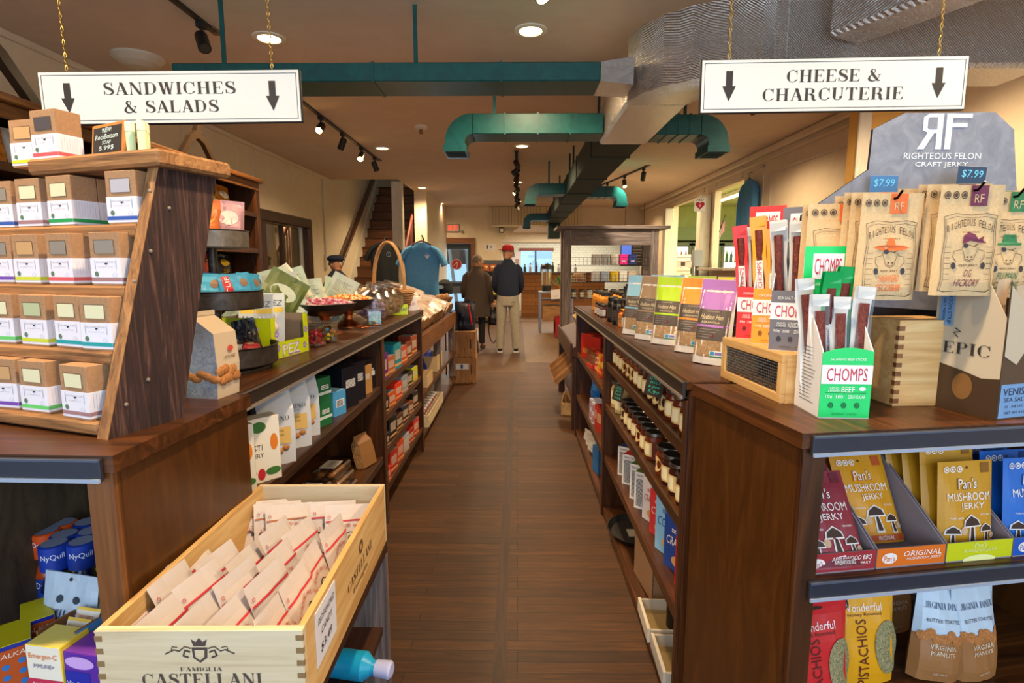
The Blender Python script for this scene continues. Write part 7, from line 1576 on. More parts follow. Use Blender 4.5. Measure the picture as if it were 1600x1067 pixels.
def wine_box(r, tagd):
    w, d, h = .29, .42, .325
    mb = MB(); mb.box(-w/2, w/2, -d/2, d/2, 0, h, 'oldpine_z', .004); mb.build('crate_body', r)
    mb = MB(); mb.box(.08, .095, -d/2-.001, -d/2, h*.35, h*.72, '#1c100a')
    for k in range(3): mb.disc((-.06+.07*k, -d/2-.001, .012), .008, '#2a1810', seg=8)
    for k in range(8): mb.box(-w/2-.001, -w/2+.006, -d/2-.001, -d/2, .015+.04*k, .035+.04*k, '#3a2414')
    mb.build('hand_slot', r)
    if tagd: mb = MB(); mb.box(-.11, .05, -d/2-.002, -d/2, .18, .25, '#c8ccd0'); mb.box(-.05, -.02, -d/2-.003, -d/2-.002, .19, .24, '#30406a'); mb.build('label', r)
put(wine_box, (True,), 'wooden_crate', 'upright wooden crate with a white label, the lower of two on the floor', 'crate', (-.665, 6.92, 0), R(2)); put(wine_box, (False,), 'wooden_crate', 'upright wooden crate stacked on the labelled one', 'crate', (-.67, 6.92, .326), R(1))
t = thing('backpack', 'navy backpack with a red strap standing on the wooden crates', 'backpack', (-.66, 6.9, .652), R(10))
mb = MB(); p = Pouch(.26, .36, .2, .02, 2, .01, box=.5); p.shell(mb, [(1, '#10162as')], '#10162as', 10, 12); mb.build('bag_body', t); mb = MB(); mb.tube([(.03, -.10, .33), (.05, -.115, .2), (.07, -.11, .08)], .012, '#c01c2c', 6); mb.tube([(.0, 0, .35), (0, 0, .4), (.05, 0, .39), (.05, 0, .34)], .01, '#10162a', 6); mb.build('red_strap', t)
t = thing('bread_paddle', 'heap of small pastries in a bowl at the far end of the bakery display', 'bowl', (-.88, 6.45, 1.0)); mb = MB(); mb.lathe([(.02, 0), (.1, .04), (.12, .09), (.11, .09), (.05, .02), (0, .02)], 'oldpine_x', 20); mb.build('bowl_body', t)
for k in range(9): mb = MB(); mb.ball((.05*cos(k*2.4), .05*sin(k*2.4), .075+.01*(k % 3)), .035, 'bread'); mb.build('pastry', t)

# ================================================================ T-shirts and cap
def tshirt(r, c, mark):
    mb = MB(); rings = []
    out = [(.0, .0), (.24, 0), (.25, .3), (.235, .45), (.25, .5), (.235, .60), (.14, .675), (.08, .70), (.0, .685)]
    n = 18
    def xs(z): # body half width
        return .25-.012*sin(z*9) if z < .5 else .245-(z-.5)*.4 if z < .62 else .197-(z-.62)*1.6
    vs_ = []; N_ = 24
    for j in range(17):
        z = .70*j/16; w = max(xs(z), .07); dd = .055 if z < .6 else .055-(z-.6)*.35
        for k in range(N_):
            a = 2*pi*k/N_; f = .012*sin(a*7+z*3)*(1-z) if z < .6 else 0; vs_.append((w*cos(a), (dd+f)*sin(a), z))
    mb.add(vs_, [(j*N_+k, j*N_+(k+1) % N_, (j+1)*N_+(k+1) % N_, (j+1)*N_+k) for j in range(16) for k in range(N_)], c, True)
    for s_ in (-1, 1): mb.tube([(s_*.13, 0, .64), (s_*.22, 0, .59), (s_*.29, 0, .5), (s_*.335, 0, .41)], [.06, .085, .09, .092], c, 14, flat=(1, .55))
    mb.build('shirt_body', r)
    mb = MB()
    if mark == 'heart': mb.poly([(.09, -.066, .49), (.125, -.066, .53), (.11, -.066, .545), (.09, -.066, .53), (.07, -.066, .545), (.055, -.066, .53)], '#c8d4e0'); mb.text('LOCAL', '#c8d4e0', (.09, -.066, .55), .05, .012)
    else: mb.disc((.08, -.066, .5), .04, '#7a8088', seg=18, ri=.8); mb.text('7', '#7a8088', (.08, -.066, .5), .03, .04)
    mb.build('printed_mark', r)
    mb = MB(); mb.tube([(-.17, 0, .655), (-.05, 0, .71), (0, 0, .72), (.05, 0, .71), (.17, 0, .655)], .011, '#5a3a30', 6); mb.tube([(0, 0, .72), (0, 0, .76), (.02, 0, .78), (.03, 0, .765)], .003, '#909090k', 5); mb.build('hanger', r)
for k, x in enumerate((-1.20, -2.06)):
    t = thing('garment_stand', 'thin dark stand hidden behind the %s T-shirt' % ('blue', 'black')[k], 'clothes stand', (x, 7.08+1.65*k, 0)); mb = MB(); mb.tube([(0, 0, 0), (0, 0, 1.80+.08*k), (0, -.1, 1.825+.08*k)], .01, '#2a2624k', 6); mb.lathe([(.16, 0), (.16, .015), (.02, .03)], '#2a2624k', 16); mb.build('pole', t)
put(tshirt, ('denim', 'heart'), 'tshirt', 'blue T-shirt with a small white chest print on a hanger', 'T-shirt', (-1.20, 6.95, 1.06), R(0)).scale = (.86, 1, .97); put(tshirt, ('#101214m', 'ring'), 'tshirt', 'black T-shirt on a hanger behind the basket handle', 'T-shirt', (-2.06, 8.6, 1.14), R(4)).scale = (.86, 1, .97)
t = thing('baseball_cap', 'black mesh cap on a stand beside the blue T-shirt', 'cap', (-.95, 7.2, 1.03), R(-30))
mb = MB(); mb.lathe([(.1, .06), (.105, .12), (.09, .2), (.05, .24), (0, .25)], '#16181cm', 20, caps=False); mb.box(-.08, .08, -.2, -.09, .055, .065, '#16181cm', .003); mb.build('crown', t); mb = MB(); mb.disc((0, -.104, .15), .06, '#c8d0d8', r2=.025); mb.build('window_panel', t); mb = MB(); mb.tube([(0, 0, -1.02), (0, 0, .2)], .008, '#2a2624k', 6); mb.lathe([(.1, -1.03), (.1, -1.02), (0, -1.02)], '#2a2624k', 16); mb.build('stand', t)
t = thing('denim_shirt', 'long sleeved denim shirt hanging high on the right wall', 'shirt', (3.13, 7.7, 1.98), R(-90))
mb = MB(); vs_ = []; N_ = 20
for j in range(13):
    z = .62*j/12; w = .19+.03*sin(z*6) if z < .5 else .2-(z-.5)*.9; dd = .05 if z < .5 else .035
    for k in range(N_): a = 2*pi*k/N_; vs_.append((w*cos(a), (dd+.008*sin(a*6+z*8))*sin(a), z))
mb.add(vs_, [(j*N_+k, j*N_+(k+1) % N_, (j+1)*N_+(k+1) % N_, (j+1)*N_+k) for j in range(12) for k in range(N_)], 'denim', True)
for s_ in (-1, 1): mb.tube([(s_*.13, 0, .56), (s_*.2, 0, .48), (s_*.24, -.01, .25), (s_*.25, -.01, -.02)], [.045, .055, .05, .042], 'denim', 10)
mb.build('shirt_body', t); mb = MB(); mb.tube([(-.14, 0, .58), (0, 0, .65), (.14, 0, .58)], .008, '#4a3a30', 6); mb.tube([(0, 0, .65), (0, 0, .7), (.03, 0, .72), (.02, .03, .7)], .004, '#3a3030k', 5); mb.build('hanger', t)

# ================================================================ people
def skinned(name, pts, edges, m, parent, sub=2):
    me = bpy.data.meshes.new(name); me.from_pydata([p[0] for p in pts], edges, []); o = bpy.data.objects.new(name, me); COL.objects.link(o)
    sk = o.modifiers.new('s', 'SKIN'); sk.use_smooth_shade = True
    for i, p in enumerate(pts):
        r_ = p[1] if isinstance(p[1], tuple) else (p[1], p[1]); d = me.skin_vertices[0].data[i]; d.radius = r_; d.use_root = (i == 0)
    ss = o.modifiers.new('d', 'SUBSURF'); ss.levels = sub; ss.render_levels = sub
    bpy.context.view_layer.update(); dg = bpy.context.evaluated_depsgraph_get(); m2 = bpy.data.meshes.new_from_object(o.evaluated_get(dg)); o.modifiers.clear(); o.data = m2; bpy.data.meshes.remove(me)
    m2.materials.clear(); m2.materials.append(M(m)); m2.polygons.foreach_set('use_smooth', [True]*len(m2.polygons)); o.parent = parent; return o
def loft(mb, rings, m, n=24):
    vs_ = [(cx+rx*cos(2*pi*k/n), cy+ry*sin(2*pi*k/n), z) for cx, cy, z, rx, ry in rings for k in range(n)]
    mb.add(vs_, [(j*n+k, j*n+(k+1) % n, (j+1)*n+(k+1) % n, (j+1)*n+k) for j in range(len(rings)-1) for k in range(n)], m, True)
    mb.add(vs_[:n], [tuple(range(n))[::-1]], m); mb.add(vs_[-n:], [tuple(range(n))], m)
def hand(root, wr, el, parent, s=1):
    """palm, four fingers and a thumb growing from the wrist away from the elbow"""
    w = V3(wr); d = (w-V3(el)).normalized(); side = d.cross(V3((0, 1, 0))).normalized(); f = V3((0, 1, 0))
    pts = [(w, .024), (w+d*.05, (.036, .018)), (w+d*.085, (.034, .016))]; ed = [(0, 1), (1, 2)]
    for k, (o, L) in enumerate(((-.027, .06), (-.009, .07), (.009, .066), (.027, .05))):
        b = len(pts); a = w+d*.095+side*o; pts += [(a, .0095), (a+d*L*.5+f*.012, .0088), (a+d*L*.85+f*.035, .0075)]; ed += [(2, b), (b, b+1), (b+1, b+2)]
    b = len(pts); a = w+d*.035-side*.032*s; pts += [(a, .011), (a+d*.035-side*.018*s+f*.012, .009)]; ed += [(0, b), (b, b+1)]
    return skinned('hand', pts, ed, 'skin', parent, 1)
def head(parent, c, yaw, hs=1.0, cap=None, hair='greyhair', long_=0):
    Mx = Matrix.Translation(c) @ Euler((0, 0, yaw)).to_matrix().to_4x4() @ Matrix.Scale(hs, 4)
    mb = MB(); mb.T = Mx   # local face direction -Y
    mb.ball((0, 0, .0), .076, 'skin', .095, .108, 20, 14); mb.ball((0, -.035, -.06), .055, 'skin', .055, .05, 14, 8)
    mb.tube([(0, -.088, .022), (0, -.112, -.012), (0, -.094, -.022)], [.008, .014, .01], 'skin', 8)
    for s_ in (-1, 1): mb.ball((s_*.077, .008, -.008), .012, 'skin', .02, .032, 8, 6)
    fc = mb.build('face', parent)
    mb = MB(); mb.T = Mx
    for s_ in (-1, 1): mb.ball((s_*.03, -.086, .012), .011, '#e8e4e0', .008, .008, 8, 6); mb.ball((s_*.03, -.093, .012), .005, '#2c2018', .003, .005, 8, 5); mb.box(s_*.03-.016, s_*.03+.016, -.096, -.088, .028, .033, '#4a382c')
    mb.box(-.022, .022, -.098, -.088, -.052, -.046, '#9c5448', .002); mb.build('eyes_and_mouth', fc)
    mb = MB(); mb.T = Mx; rq = random.Random(2)
    n = 20; vs_ = []; 
    for j in range(9):
        for k in range(n):
            a = 2*pi*k/n; th = (j/8)*1.75; front = max(0, -sin(a)); lim = th*(1-.45*front) if not long_ else th*(1-.4*front)
            f = 1.1+.03*sin(a*5+j)+.02*rq.random(); vs_.append((.078*f*sin(lim)*cos(a), .01+.096*f*sin(lim)*sin(a), .112*f*cos(lim)*.97+.004))
    mb.add(vs_, [(j*n+k, j*n+(k+1) % n, (j+1)*n+(k+1) % n, (j+1)*n+k) for j in range(8) for k in range(n)], hair, True); mb.build('hair', parent)
    if cap == 'cap':
        mb = MB(); mb.T = Mx; mb.lathe([(.092, .035), (.094, .07), (.08, .11), (.045, .132), (0, .138)], '#b0141cm', 22, sx=1, sy=1.12, caps=False); mb.prism([(-.07, -.085), (-.06, -.15), (0, -.175), (.06, -.15), (.07, -.085), (0, -.105)], .04, .047, '#a01018m', 'z'); o = mb.build('cap', parent); tag(o, 'bright red baseball cap')
        mb = MB(); mb.T = Mx
        for s_ in (-1, 1): mb.disc((s_*.032, -.108, .012), .024, '#2a2624', r2=.018, ri=.85); mb.tube([(s_*.055, -.105, .018), (s_*.08, -.02, .018)], .002, '#2a2624', 4)
        mb.build('glasses', parent)
    if cap == 'beret': mb = MB(); mb.T = Mx; mb.lathe([(.085, .04), (.11, .06), (.12, .085), (.09, .12), (.04, .135), (0, .137)], 'navyknit', 22, sy=1.1, caps=False); mb.build('beret', parent)
    return fc
# man from behind
man = thing('person', 'man in a red cap, navy sweater and khaki trousers seen from behind', 'person', (-.165, 9.25, 0), R(0))
pts = [((0, 0, .95), .13), ((0, 0, 1.15), .13), ((0, 0, 1.38), .13), ((0, .01, 1.5), .06), ((0, .02, 1.58), .055), ((.1, 0, .9), .09), ((.12, 0, .5), .06), ((.13, .0, .09), .04), ((.135, .1, .04), .035), ((-.1, 0, .9), .09), ((-.12, 0, .5), .06), ((-.13, 0, .09), .04), ((-.135, .1, .04), .035), ((.17, 0, 1.40), .055), ((.22, .03, 1.15), .04), ((.19, .22, 1.02), .032), ((-.17, 0, 1.40), .055), ((-.22, .03, 1.15), .04), ((-.19, .22, 1.02), .032)]
ed = [(0, 1), (1, 2), (2, 3), (3, 4), (0, 5), (5, 6), (6, 7), (7, 8), (0, 9), (9, 10), (10, 11), (11, 12), (2, 13), (13, 14), (14, 15), (2, 16), (16, 17), (17, 18)]
skinned('body', pts, ed, 'skin', man)
mb = MB(); loft(mb, [(0, 0, .94, .17, .135), (0, 0, .98, .183, .145), (0, 0, 1.1, .185, .145), (0, 0, 1.25, .19, .14), (0, 0, 1.38, .195, .13), (0, .0, 1.45, .17, .11), (0, .01, 1.5, .11, .085), (0, .015, 1.54, .075, .075), (0, .015, 1.56, .07, .07)], 'navyknit')
for s_ in (-1, 1): mb.tube([(s_*.12, 0, 1.45), (s_*.18, .0, 1.39), (s_*.215, .02, 1.22), (s_*.225, .04, 1.12), (s_*.205, .14, 1.05), (s_*.19, .22, 1.02)], [.062, .066, .058, .053, .05, .042], 'navyknit', 12)
mb.build('sweater', man)
mb = MB(); loft(mb, [(0, 0, .8, .16, .135), (0, 0, .88, .185, .145), (0, 0, .97, .18, .135)], 'khaki')
for s_ in (-1, 1): mb.tube([(s_*.085, 0, .9), (s_*.1, -.005, .78), (s_*.115, 0, .52), (s_*.128, .0, .3), (s_*.135, .01, .07)], [.1, .098, .078, .072, .066], 'khaki', 14)
mb.build('trousers', man); mb = MB(); mb.box(.06, .12, -.146, -.143, .85, .856, '#2a2620'); mb.build('back_pocket', man)
for s_ in (-1, 1): mb = MB(); mb.tube([(s_*.135, -.05, .035), (s_*.135, .04, .045), (s_*.14, .16, .03)], [.035, .045, .035], '#1c1c1es', 10); mb.box(s_*.135-.042, s_*.135+.042, -.085, .2, 0, .018, '#d8d8d8s', .004); mb.build('shoe', man)
for s_ in (-1, 1): hand(man, (s_*.19, .22, 1.02), (s_*.225, .05, 1.1), man, s_)
head(man, (0, .01, 1.665), R(-100+30+180-150), 1.05, 'cap')
# woman from behind
wom = thing('person', 'short haired woman in a long brown coat seen from behind', 'person', (-.72, 9.66, 0), R(-10))
pts = [((0, 0, .88), .12), ((0, 0, 1.08), .11), ((0, 0, 1.25), .11), ((0, .01, 1.37), .05), ((0, .02, 1.44), .045), ((.08, 0, .8), .08), ((.09, 0, .45), .055), ((.09, 0, .08), .035), ((.095, .09, .035), .03), ((-.08, 0, .8), .08), ((-.09, 0, .45), .055), ((-.09, 0, .08), .035), ((-.095, .09, .035), .03), ((.16, 0, 1.3), .05), ((.22, 0, 1.05), .04), ((.23, .06, .83), .03), ((-.16, 0, 1.3), .05), ((-.21, .03, 1.05), .04), ((-.12, .16, .95), .03)]
skinned('body', pts, ed, 'skin', wom)
mb = MB(); loft(mb, [(0, 0, .57, .235, .2), (0, 0, .62, .24, .2), (0, 0, .85, .225, .18), (0, 0, 1.05, .205, .155), (0, 0, 1.22, .2, .14), (0, 0, 1.31, .175, .12), (0, .01, 1.37, .11, .09), (0, .015, 1.42, .075, .075), (0, .015, 1.44, .07, .07)], 'brownwool')
for s_ in (-1, 1): mb.tube([(s_*.13, 0, 1.31), (s_*.185, 0, 1.26), (s_*.225, .0, 1.08), (s_*.24, .03 if s_ > 0 else .06, .93), (s_*(.245 if s_ > 0 else .15), .06 if s_ > 0 else .15, .82 if s_ > 0 else .95)], [.06, .07, .062, .058, .05], 'brownwool', 12)
mb.build('coat', wom); mb = MB()
for s_ in (-1, 1): mb.tube([(s_*.085, 0, .62), (s_*.09, 0, .45), (s_*.09, 0, .1)], [.075, .062, .05], '#141318m', 12)
mb.build('trousers', wom)
for s_ in (-1, 1): mb = MB(); mb.tube([(s_*.09, -.04, .035), (s_*.09, .04, .045), (s_*.095, .13, .03)], [.032, .04, .032], '#4a3526s', 10); mb.build('shoe', wom)
hand(wom, (.245, .06, .82), (.24, .02, 1.0), wom, 1); hand(wom, (-.14, .17, .95), (-.22, .05, 1.0), wom, -1)
head(wom, (.02, .02, 1.52), R(125), .98, None, 'greyhair', 1)
t = thing('handbag', 'black handbag with a hanging strap held by the woman in brown', 'handbag', (-.42, 9.68, .42), R(-10))
mb = MB(); p = Pouch(.22, .24, .12, .02, 1, .008, box=.5); p.shell(mb, [(1, '#121012s')], '#121012s', 10, 10); mb.build('bag_body', t); mb = MB(); mb.tube([(-.09, 0, .1), (-.095, 0, -.12), (-.06, 0, -.28), (-.01, 0, -.33), (.04, 0, -.27), (.07, 0, -.1), (.08, 0, .08)], .011, '#121012s', 6); mb.tube([(-.06, 0, .2), (-.05, .02, .32), (0, .02, .36), (.05, .02, .32), (.06, 0, .2)], .008, '#121012s', 6); mb.build('strap', t)
t = thing('white_bag', 'small white and black bag on the floor between the crates and the woman', 'bag', (-.76, 9.15, 0), R(10)); mb = MB(); p = Pouch(.2, .42, .14, .1, 4, .015, box=.5); p.shell(mb, [(.5, '#181618s'), (1, '#c8ccd4s')], '#c0c4cc', 8, 12); mb.build('bag_body', t); mb = MB(); mb.tube([(-.06, 0, .36), (-.1, 0, .47), (-.18, 0, .5)], .012, '#c89858', 5); mb.build('handle', t)
per = thing('person', 'person in a navy beret at the left, mostly hidden behind the pale packs', 'person', (-2.78, 8.5, 0), R(60))
pts2 = [((p_[0][0], p_[0][1], p_[0][2]*.97), p_[1]) for p_ in pts]; skinned('body', pts2, ed, 'skin', per)
mb = MB(); loft(mb, [(0, 0, .7, .2, .16), (0, 0, 1.0, .2, .15), (0, 0, 1.2, .2, .14), (0, 0, 1.3, .16, .11), (0, .01, 1.38, .07, .07)], '#2a3040m')
for s_ in (-1, 1): mb.tube([(s_*.14, 0, 1.26), (s_*.2, 0, 1.15), (s_*.23, .02, .98), (s_*.23, .08, .82)], [.06, .065, .055, .045], '#2a3040m', 10)
mb.build('jacket', per); mb = MB()
for s_ in (-1, 1): mb.tube([(s_*.085, 0, .78), (s_*.09, 0, .45), (s_*.09, 0, .06)], [.09, .07, .055], '#1c2028m', 12)
mb.build('trousers', per)
for s_ in (-1, 1): mb = MB(); mb.tube([(s_*.09, -.04, .035), (s_*.09, .04, .045), (s_*.095, .13, .03)], [.032, .04, .032], '#242020s', 10); mb.build('shoe', per); hand(per, (s_*.23, .08, .82), (s_*.23, .02, .98), per, s_)
head(per, (0, .02, 1.475), R(0), 1.05, 'beret')

# ================================================================ end of the shop
t = thing('exit_sign', 'red lit EXIT sign in a green-grey frame above the rear door', 'exit sign', (-1.67, 14.46, 2.32)); mb = MB(); mb.box(-.17, .17, 0, .035, 0, .2, '#8c9080s', .01); mb.build('housing', t); mb = MB(); mb.box(-.15, .15, -.003, 0, .02, .18, '#c8a898'); mb.text('EXIT', 'exit_red', (0, -.006, .1), .25, .12); mb.build('lettering', t)
for s_ in (-1, 1): mb = MB(); mb.lathe([(.03, 0), (.045, .03), (.03, .05)], '#9a9c88s', 12, cx=s_*.22, cy=0, ph=0); mb.T = Matrix(); mb.box(s_*.17, s_*.2, .0, .02, .02, .04, '#9a9c88'); mb.build('emergency_lamp', t)
t = thing('flood_lamp', 'small emergency lamp under the beadboard soffit', 'lamp', (-.42, 14.38, 2.3)); mb = MB(); mb.box(-.06, .06, 0, .1, .0, .13, '#6a6450s', .01); mb.build('housing', t); mb = MB(); mb.box(-.04, .04, -.004, 0, .02, .1, '#f0ecd8'); mb.build('lens', t)
t = thing('notice_card', 'small white notice card on the wall between door and snack rack', 'notice', (-.72, 14.49, 1.86)); mb = MB(); mb.box(-.16, .16, 0, .008, 0, .16, '#e0dcd8'); mb.build('card', t); mb = MB(); mb.box(-.1, -.06, -.002, 0, .03, .13, '#202020'); mb.box(.0, .05, -.002, 0, .05, .11, '#909088'); mb.build('pictogram', t)
t = thing('snack_rack', 'dark wire rack of snack bags against the end wall behind the couple', 'display rack', (-.72, 14.0, 0))
for x in (-.38, .38): mb = MB(); mb.box(x-.015, x+.015, .0, .3, 0, 1.62, '#2e2c2cs'); mb.build('side_frame', t)
mb = MB(); mb.box(-.365, .365, .28, .3, .1, 1.6, '#5a5c60s'); mb.build('back_panel', t)
for z in (.12, .42, .72, 1.02, 1.32): mb = MB(); mb.box(-.365, .365, 0, .28, z-.02, z, '#2e2c2cs'); mb.build('shelf', t)
for k in range(20): put(candybag, (('#c88848g', '#d8b080g', '#b8b048g', '#d8c0a8g', '#a85828g')[(k//4)], ('#e8d0a0', '#b05820', '#e0e098', '#a05848', '#e8c080')[k//4], k % 3, .16, .17), 'snack_bag', 'snack bag on the wire rack by the end wall, shelf %s from top, %s' % (ORD[4-k//4], ORD[k % 4]), 'snack bag', (-.99+.18*(k % 4), 14.1, .121+.3*(k//4)), 0, 'snack bags on the end rack')
# plank counter, dispenser, steel table, plant, baskets
t = thing('plank_counter', 'rustic plank-fronted counter in front of the rear window', 'counter', (.05, 15.6, 0)); mb = MB(); mb.box(.05, 2.4, 0, .6, 0, 1.24, 'plank_counter'); mb.build('counter_body', t); mb = MB(); mb.box(.0, 2.45, -.04, .62, 1.24, 1.28, 'greywood_x'); mb.build('top', t)
for k in range(10): put(bottle, (.04, .22+.03*(k % 3), ('#2c4a30g', '#c8ccd0g', '#5a3a20g', '#4a6a38g', '#b0b4b8g')[k % 5], '#303030'), 'counter_bottle', 'bottle or jar on the rear plank counter, %s from left' % ORD[k], 'bottle', (.2+.16*k, 15.75+.1*(k % 2), 1.28), 0, 'bottles on the rear counter')
t = thing('poster_board', 'white poster with grey pictures left of the rear window', 'poster', (-.1, 17.8, 1.55)); mb = MB(); mb.box(-.2, .17, .16, .18, -.1, .36, '#d8d0cc'); mb.box(-.15, .0, .155, .16, .18, .3, '#7a6c70'); mb.box(.02, .14, .155, .16, -.02, .12, '#a08888'); mb.build('poster', t)
t = thing('steel_table', 'small grey steel-legged table beside the greywood rack', 'table', (.46, 11.9, 0)); mb = MB(); mb.box(0, .75, 0, .6, .86, .9, '#8a9098s', .004); mb.build('top', t); mb = MB(); mb.box(.03, .75, .03, .57, .7, .73, '#5a4238'); mb.build('shelf', t)
for x, y in ((.01, .01), (.7, .01), (.01, .55), (.7, .55)): mb = MB(); mb.box(x, x+.04, y, y+.04, 0, .86, '#a8acb0k'); mb.build('leg', t)
mb = MB(); mb.box(.1, .6, .1, .5, .25, .6, 'oldpine_x'); mb.build('drawer_box', t)
t = thing('drink_dispenser', 'clear drink dispenser with a dark lid on the steel table', 'dispenser', (.63, 12.15, .9)); mb = MB(); mb.lathe([(.1, .12), (.11, .14), (.11, .48)], 'plastic', 20); mb.build('clear_tank', t); mb = MB(); mb.lathe([(.115, .48), (.12, .5), (.12, .56), (.05, .6)], '#2a1c14s', 20); mb.build('lid', t); mb = MB(); mb.lathe([(.09, 0), (.1, .01), (.1, .12)], '#141214s', 16); mb.build('base', t); mb = MB(); mb.lathe([(.09, .15), (.09, .42)], '#c09860g', 16); mb.build('drink', t)
def plant(r, pot):
    mb = MB(); mb.lathe([(.06, 0), (.09, .05), (.08, .13), (.07, .12), (0, .1)], pot, 18); mb.build('pot', r); mb = MB(); q = random.Random(5)
    for k in range(90):
        a = q.uniform(0, 6.28); e = q.uniform(.2, 1.4); L = q.uniform(.12, .26); d = V3((cos(a)*cos(e), sin(a)*cos(e), sin(e))); b = V3((0, 0, .1)); m_ = b+d*L; sd = d.cross(V3((0, 0, 1))).normalized()*.016
        mb.add([b+d*L*.5, m_-sd-d*.03, m_+d*.03, m_+sd-d*.03], [(0, 1, 2, 3)], ('#3c6a28', '#5c8a34', '#7ca040', '#2c5424')[k % 4])
    mb.build('leaves', r)
put(plant, ('#c07a40k',), 'potted_plant', 'leafy green plant in a copper pot on the steel table', 'plant', (.93, 12.1, .9)); put(plant, ('#4a4038',), 'potted_plant', 'small yellow green plant behind the copper potted one', 'plant', (1.1, 12.4, .9))
t = thing('table_sign', 'white paper sign hanging off the front of the steel table', 'paper sign', (.72, 11.87, .74), (0, R(-4), 0)); mb = MB(); mb.box(0, .2, 0, .004, 0, .2, '#dcd0cc'); mb.build('paper', t); mb = MB(); mb.text('to go', '#504848', (.1, -.002, .06), .1, .03, slant=.2); mb.build('handwriting', t)
for k in range(3): put(tray, (.3, .24, .26, .27, '#b81420s', '#8c1018s'), 'shopping_basket', 'red shopping basket on the floor by the steel table, %s of the nested stack' % ('outer', 'middle', 'inner')[k], 'basket', (.9, 11.2, .02+.07*k), R(4), 'red shopping baskets')
# greywood wire rack
G = thing('greywood_rack', 'weathered grey wood frame rack with wire shelves behind the right counter', 'display rack', (.78, 9.5, 0))
for x in (0, 1.48): mb = MB(); mb.box(x, x+.13, 0, .13, 0, 2.06, 'greywood_z', .006); mb.build('post', G); mb = MB(); mb.box(x, x+.13, .55, .68, 0, 2.06, 'greywood_z'); mb.build('post', G)
mb = MB(); mb.box(-.12, 1.78, -.08, .76, 2.07, 2.12, 'greywood_x', .005); mb.build('top_board', G); mb = MB(); mb.box(.13, 1.48, .01, .04, 1.80, 2.06, 'greywood_x', .003); mb.build('header_plank', G)
for z in (1.46, 1.17, .88, .6):
    mb = MB()
    for yy in (.12, .3, .5): mb.box(.13, 1.48, yy, yy+.006, z, z+.006, '#26221ck')
    for h_ in (0, .07, .13): mb.box(.13, 1.48, .1, .105, z+h_, z+h_+.004, '#26221ck')
    for k in range(20): mb.box(.135+.07*k, .14+.07*k, .1, .104, z, z+.13, '#26221ck'); mb.box(.135+.07*k, .14+.07*k, .104, .5, z, z+.004, '#26221ck')
    mb.build('wire_shelf', G)
def tubp(r, c): mb = MB(); mb.box(-.068, .068, -.06, .06, 0, .165, c, .008); mb.build('tub_body', r); mb = MB(); mb.box(-.072, .072, -.064, .064, .165, .18, c, .004); mb.build('lid', r); mb = MB(); mb.box(-.03, .03, -.062, -.06, .05, .08, '#d8d8d8'); mb.build('label', r)
for j, (z, cs) in enumerate(((1.47, (('#dcd0c4s', 'white'), ('#d0c8c0s', 'off-white'), ('#c4b8a8s', 'beige'), ('#e01c80s', 'hot pink'), ('#2c3478s', 'navy blue'))), (1.18, (('#dcd8d4s', 'white'), ('#b8c4d4s', 'pale blue'), ('#e8c010s', 'yellow'), ('#dcd4c8s', 'cream'), ('#c8b49cs', 'tan'))))):
    for k, (c, cn) in enumerate(cs): put(tubp, (c,), 'storage_tub', '%s tub on the %s wire shelf of the greywood rack' % (cn, ('upper', 'second')[j]), 'tub', (1.36+.158*k, 9.72, z), 0, 'coloured tubs')
for k in range(9): put(jar, (.05, .16, ('#3a3a40g', '#6a4a38g', '#c8c4bcg')[k % 3], '#1c1c20', '#c8c0b8'), 'mixed_jar', 'jar on the lower wire shelves of the greywood rack, %s' % ORD[k], 'jar', (.98+.14*k, 9.72, .887), 0, 'jars on the greywood rack')
t = thing('white_basket', 'white wire basket of bread at the left of the greywood rack', 'basket', (1.06, 9.74, 1.178)); mb = MB(); mb.box(-.12, .12, -.1, .1, 0, .004, '#d8ccb8'); 
for z in (.05, .1, .15): mb.tube([(-.12, -.1, z), (.12, -.1, z), (.12, .1, z), (-.12, .1, z)], .004, '#d8ccb8', 4, closed=True)
for k in range(7): mb.box(-.12+.04*k-.002, -.118+.04*k, -.102, -.1, 0, .15, '#d8ccb8')
mb.build('wire_body', t); mb = MB(); mb.ball((0, 0, .1), .1, 'bread', .08, .06); mb.build('loaf', t)
# slanted produce stand beyond the right counter
t = thing('produce_stand', 'low brown slanted stand past the far end of the right counter', 'display stand', (.5, 4.75, 0))
mb = MB(); mb.prism([(-.02, .66), (-.02, .74), (.6, .98), (.6, .92)], 0, 1.6, 'stained_y'); mb.build('sloping_top', t); mb = MB(); mb.box(-.04, -.02, 0, 1.6, .62, .78, 'stained_y', .003); mb.build('front_board', t)
for y in (0, 1.54): mb = MB(); mb.box(-.02, .05, y, y+.06, 0, .65, 'darkwood_z'); mb.build('leg', t); mb = MB(); mb.box(.53, .6, y, y+.06, 0, .9, 'darkwood_z'); mb.build('leg', t)
mb = MB(); mb.box(-.02, .6, .06, 1.5, .28, .31, 'stained_y'); mb.build('shelf', t)
put(opencrate, (.3, .3, .2, 'kraftbag'), 'cardboard_tray', 'pale tan box sitting on top of the produce stand', 'box', (.74, 5.2, .845), (0, R(-21), 0))
for k in range(2): put(opencrate, (.36, .3, .05, 'oldpine_x'), 'leaning_tray', 'flat wooden tray leaning on the shelf of the produce stand, %s' % ('nearer', 'farther')[k], 'tray', (.50, 5.2+.5*k, .47), (0, R(-42), 0))
put(opencrate, (.5, .22, .12, 'pine_x'), 'pine_tray', 'pine tray with dark goods on the floor under the produce stand', 'tray', (.57, 5.5, .0), R(82))
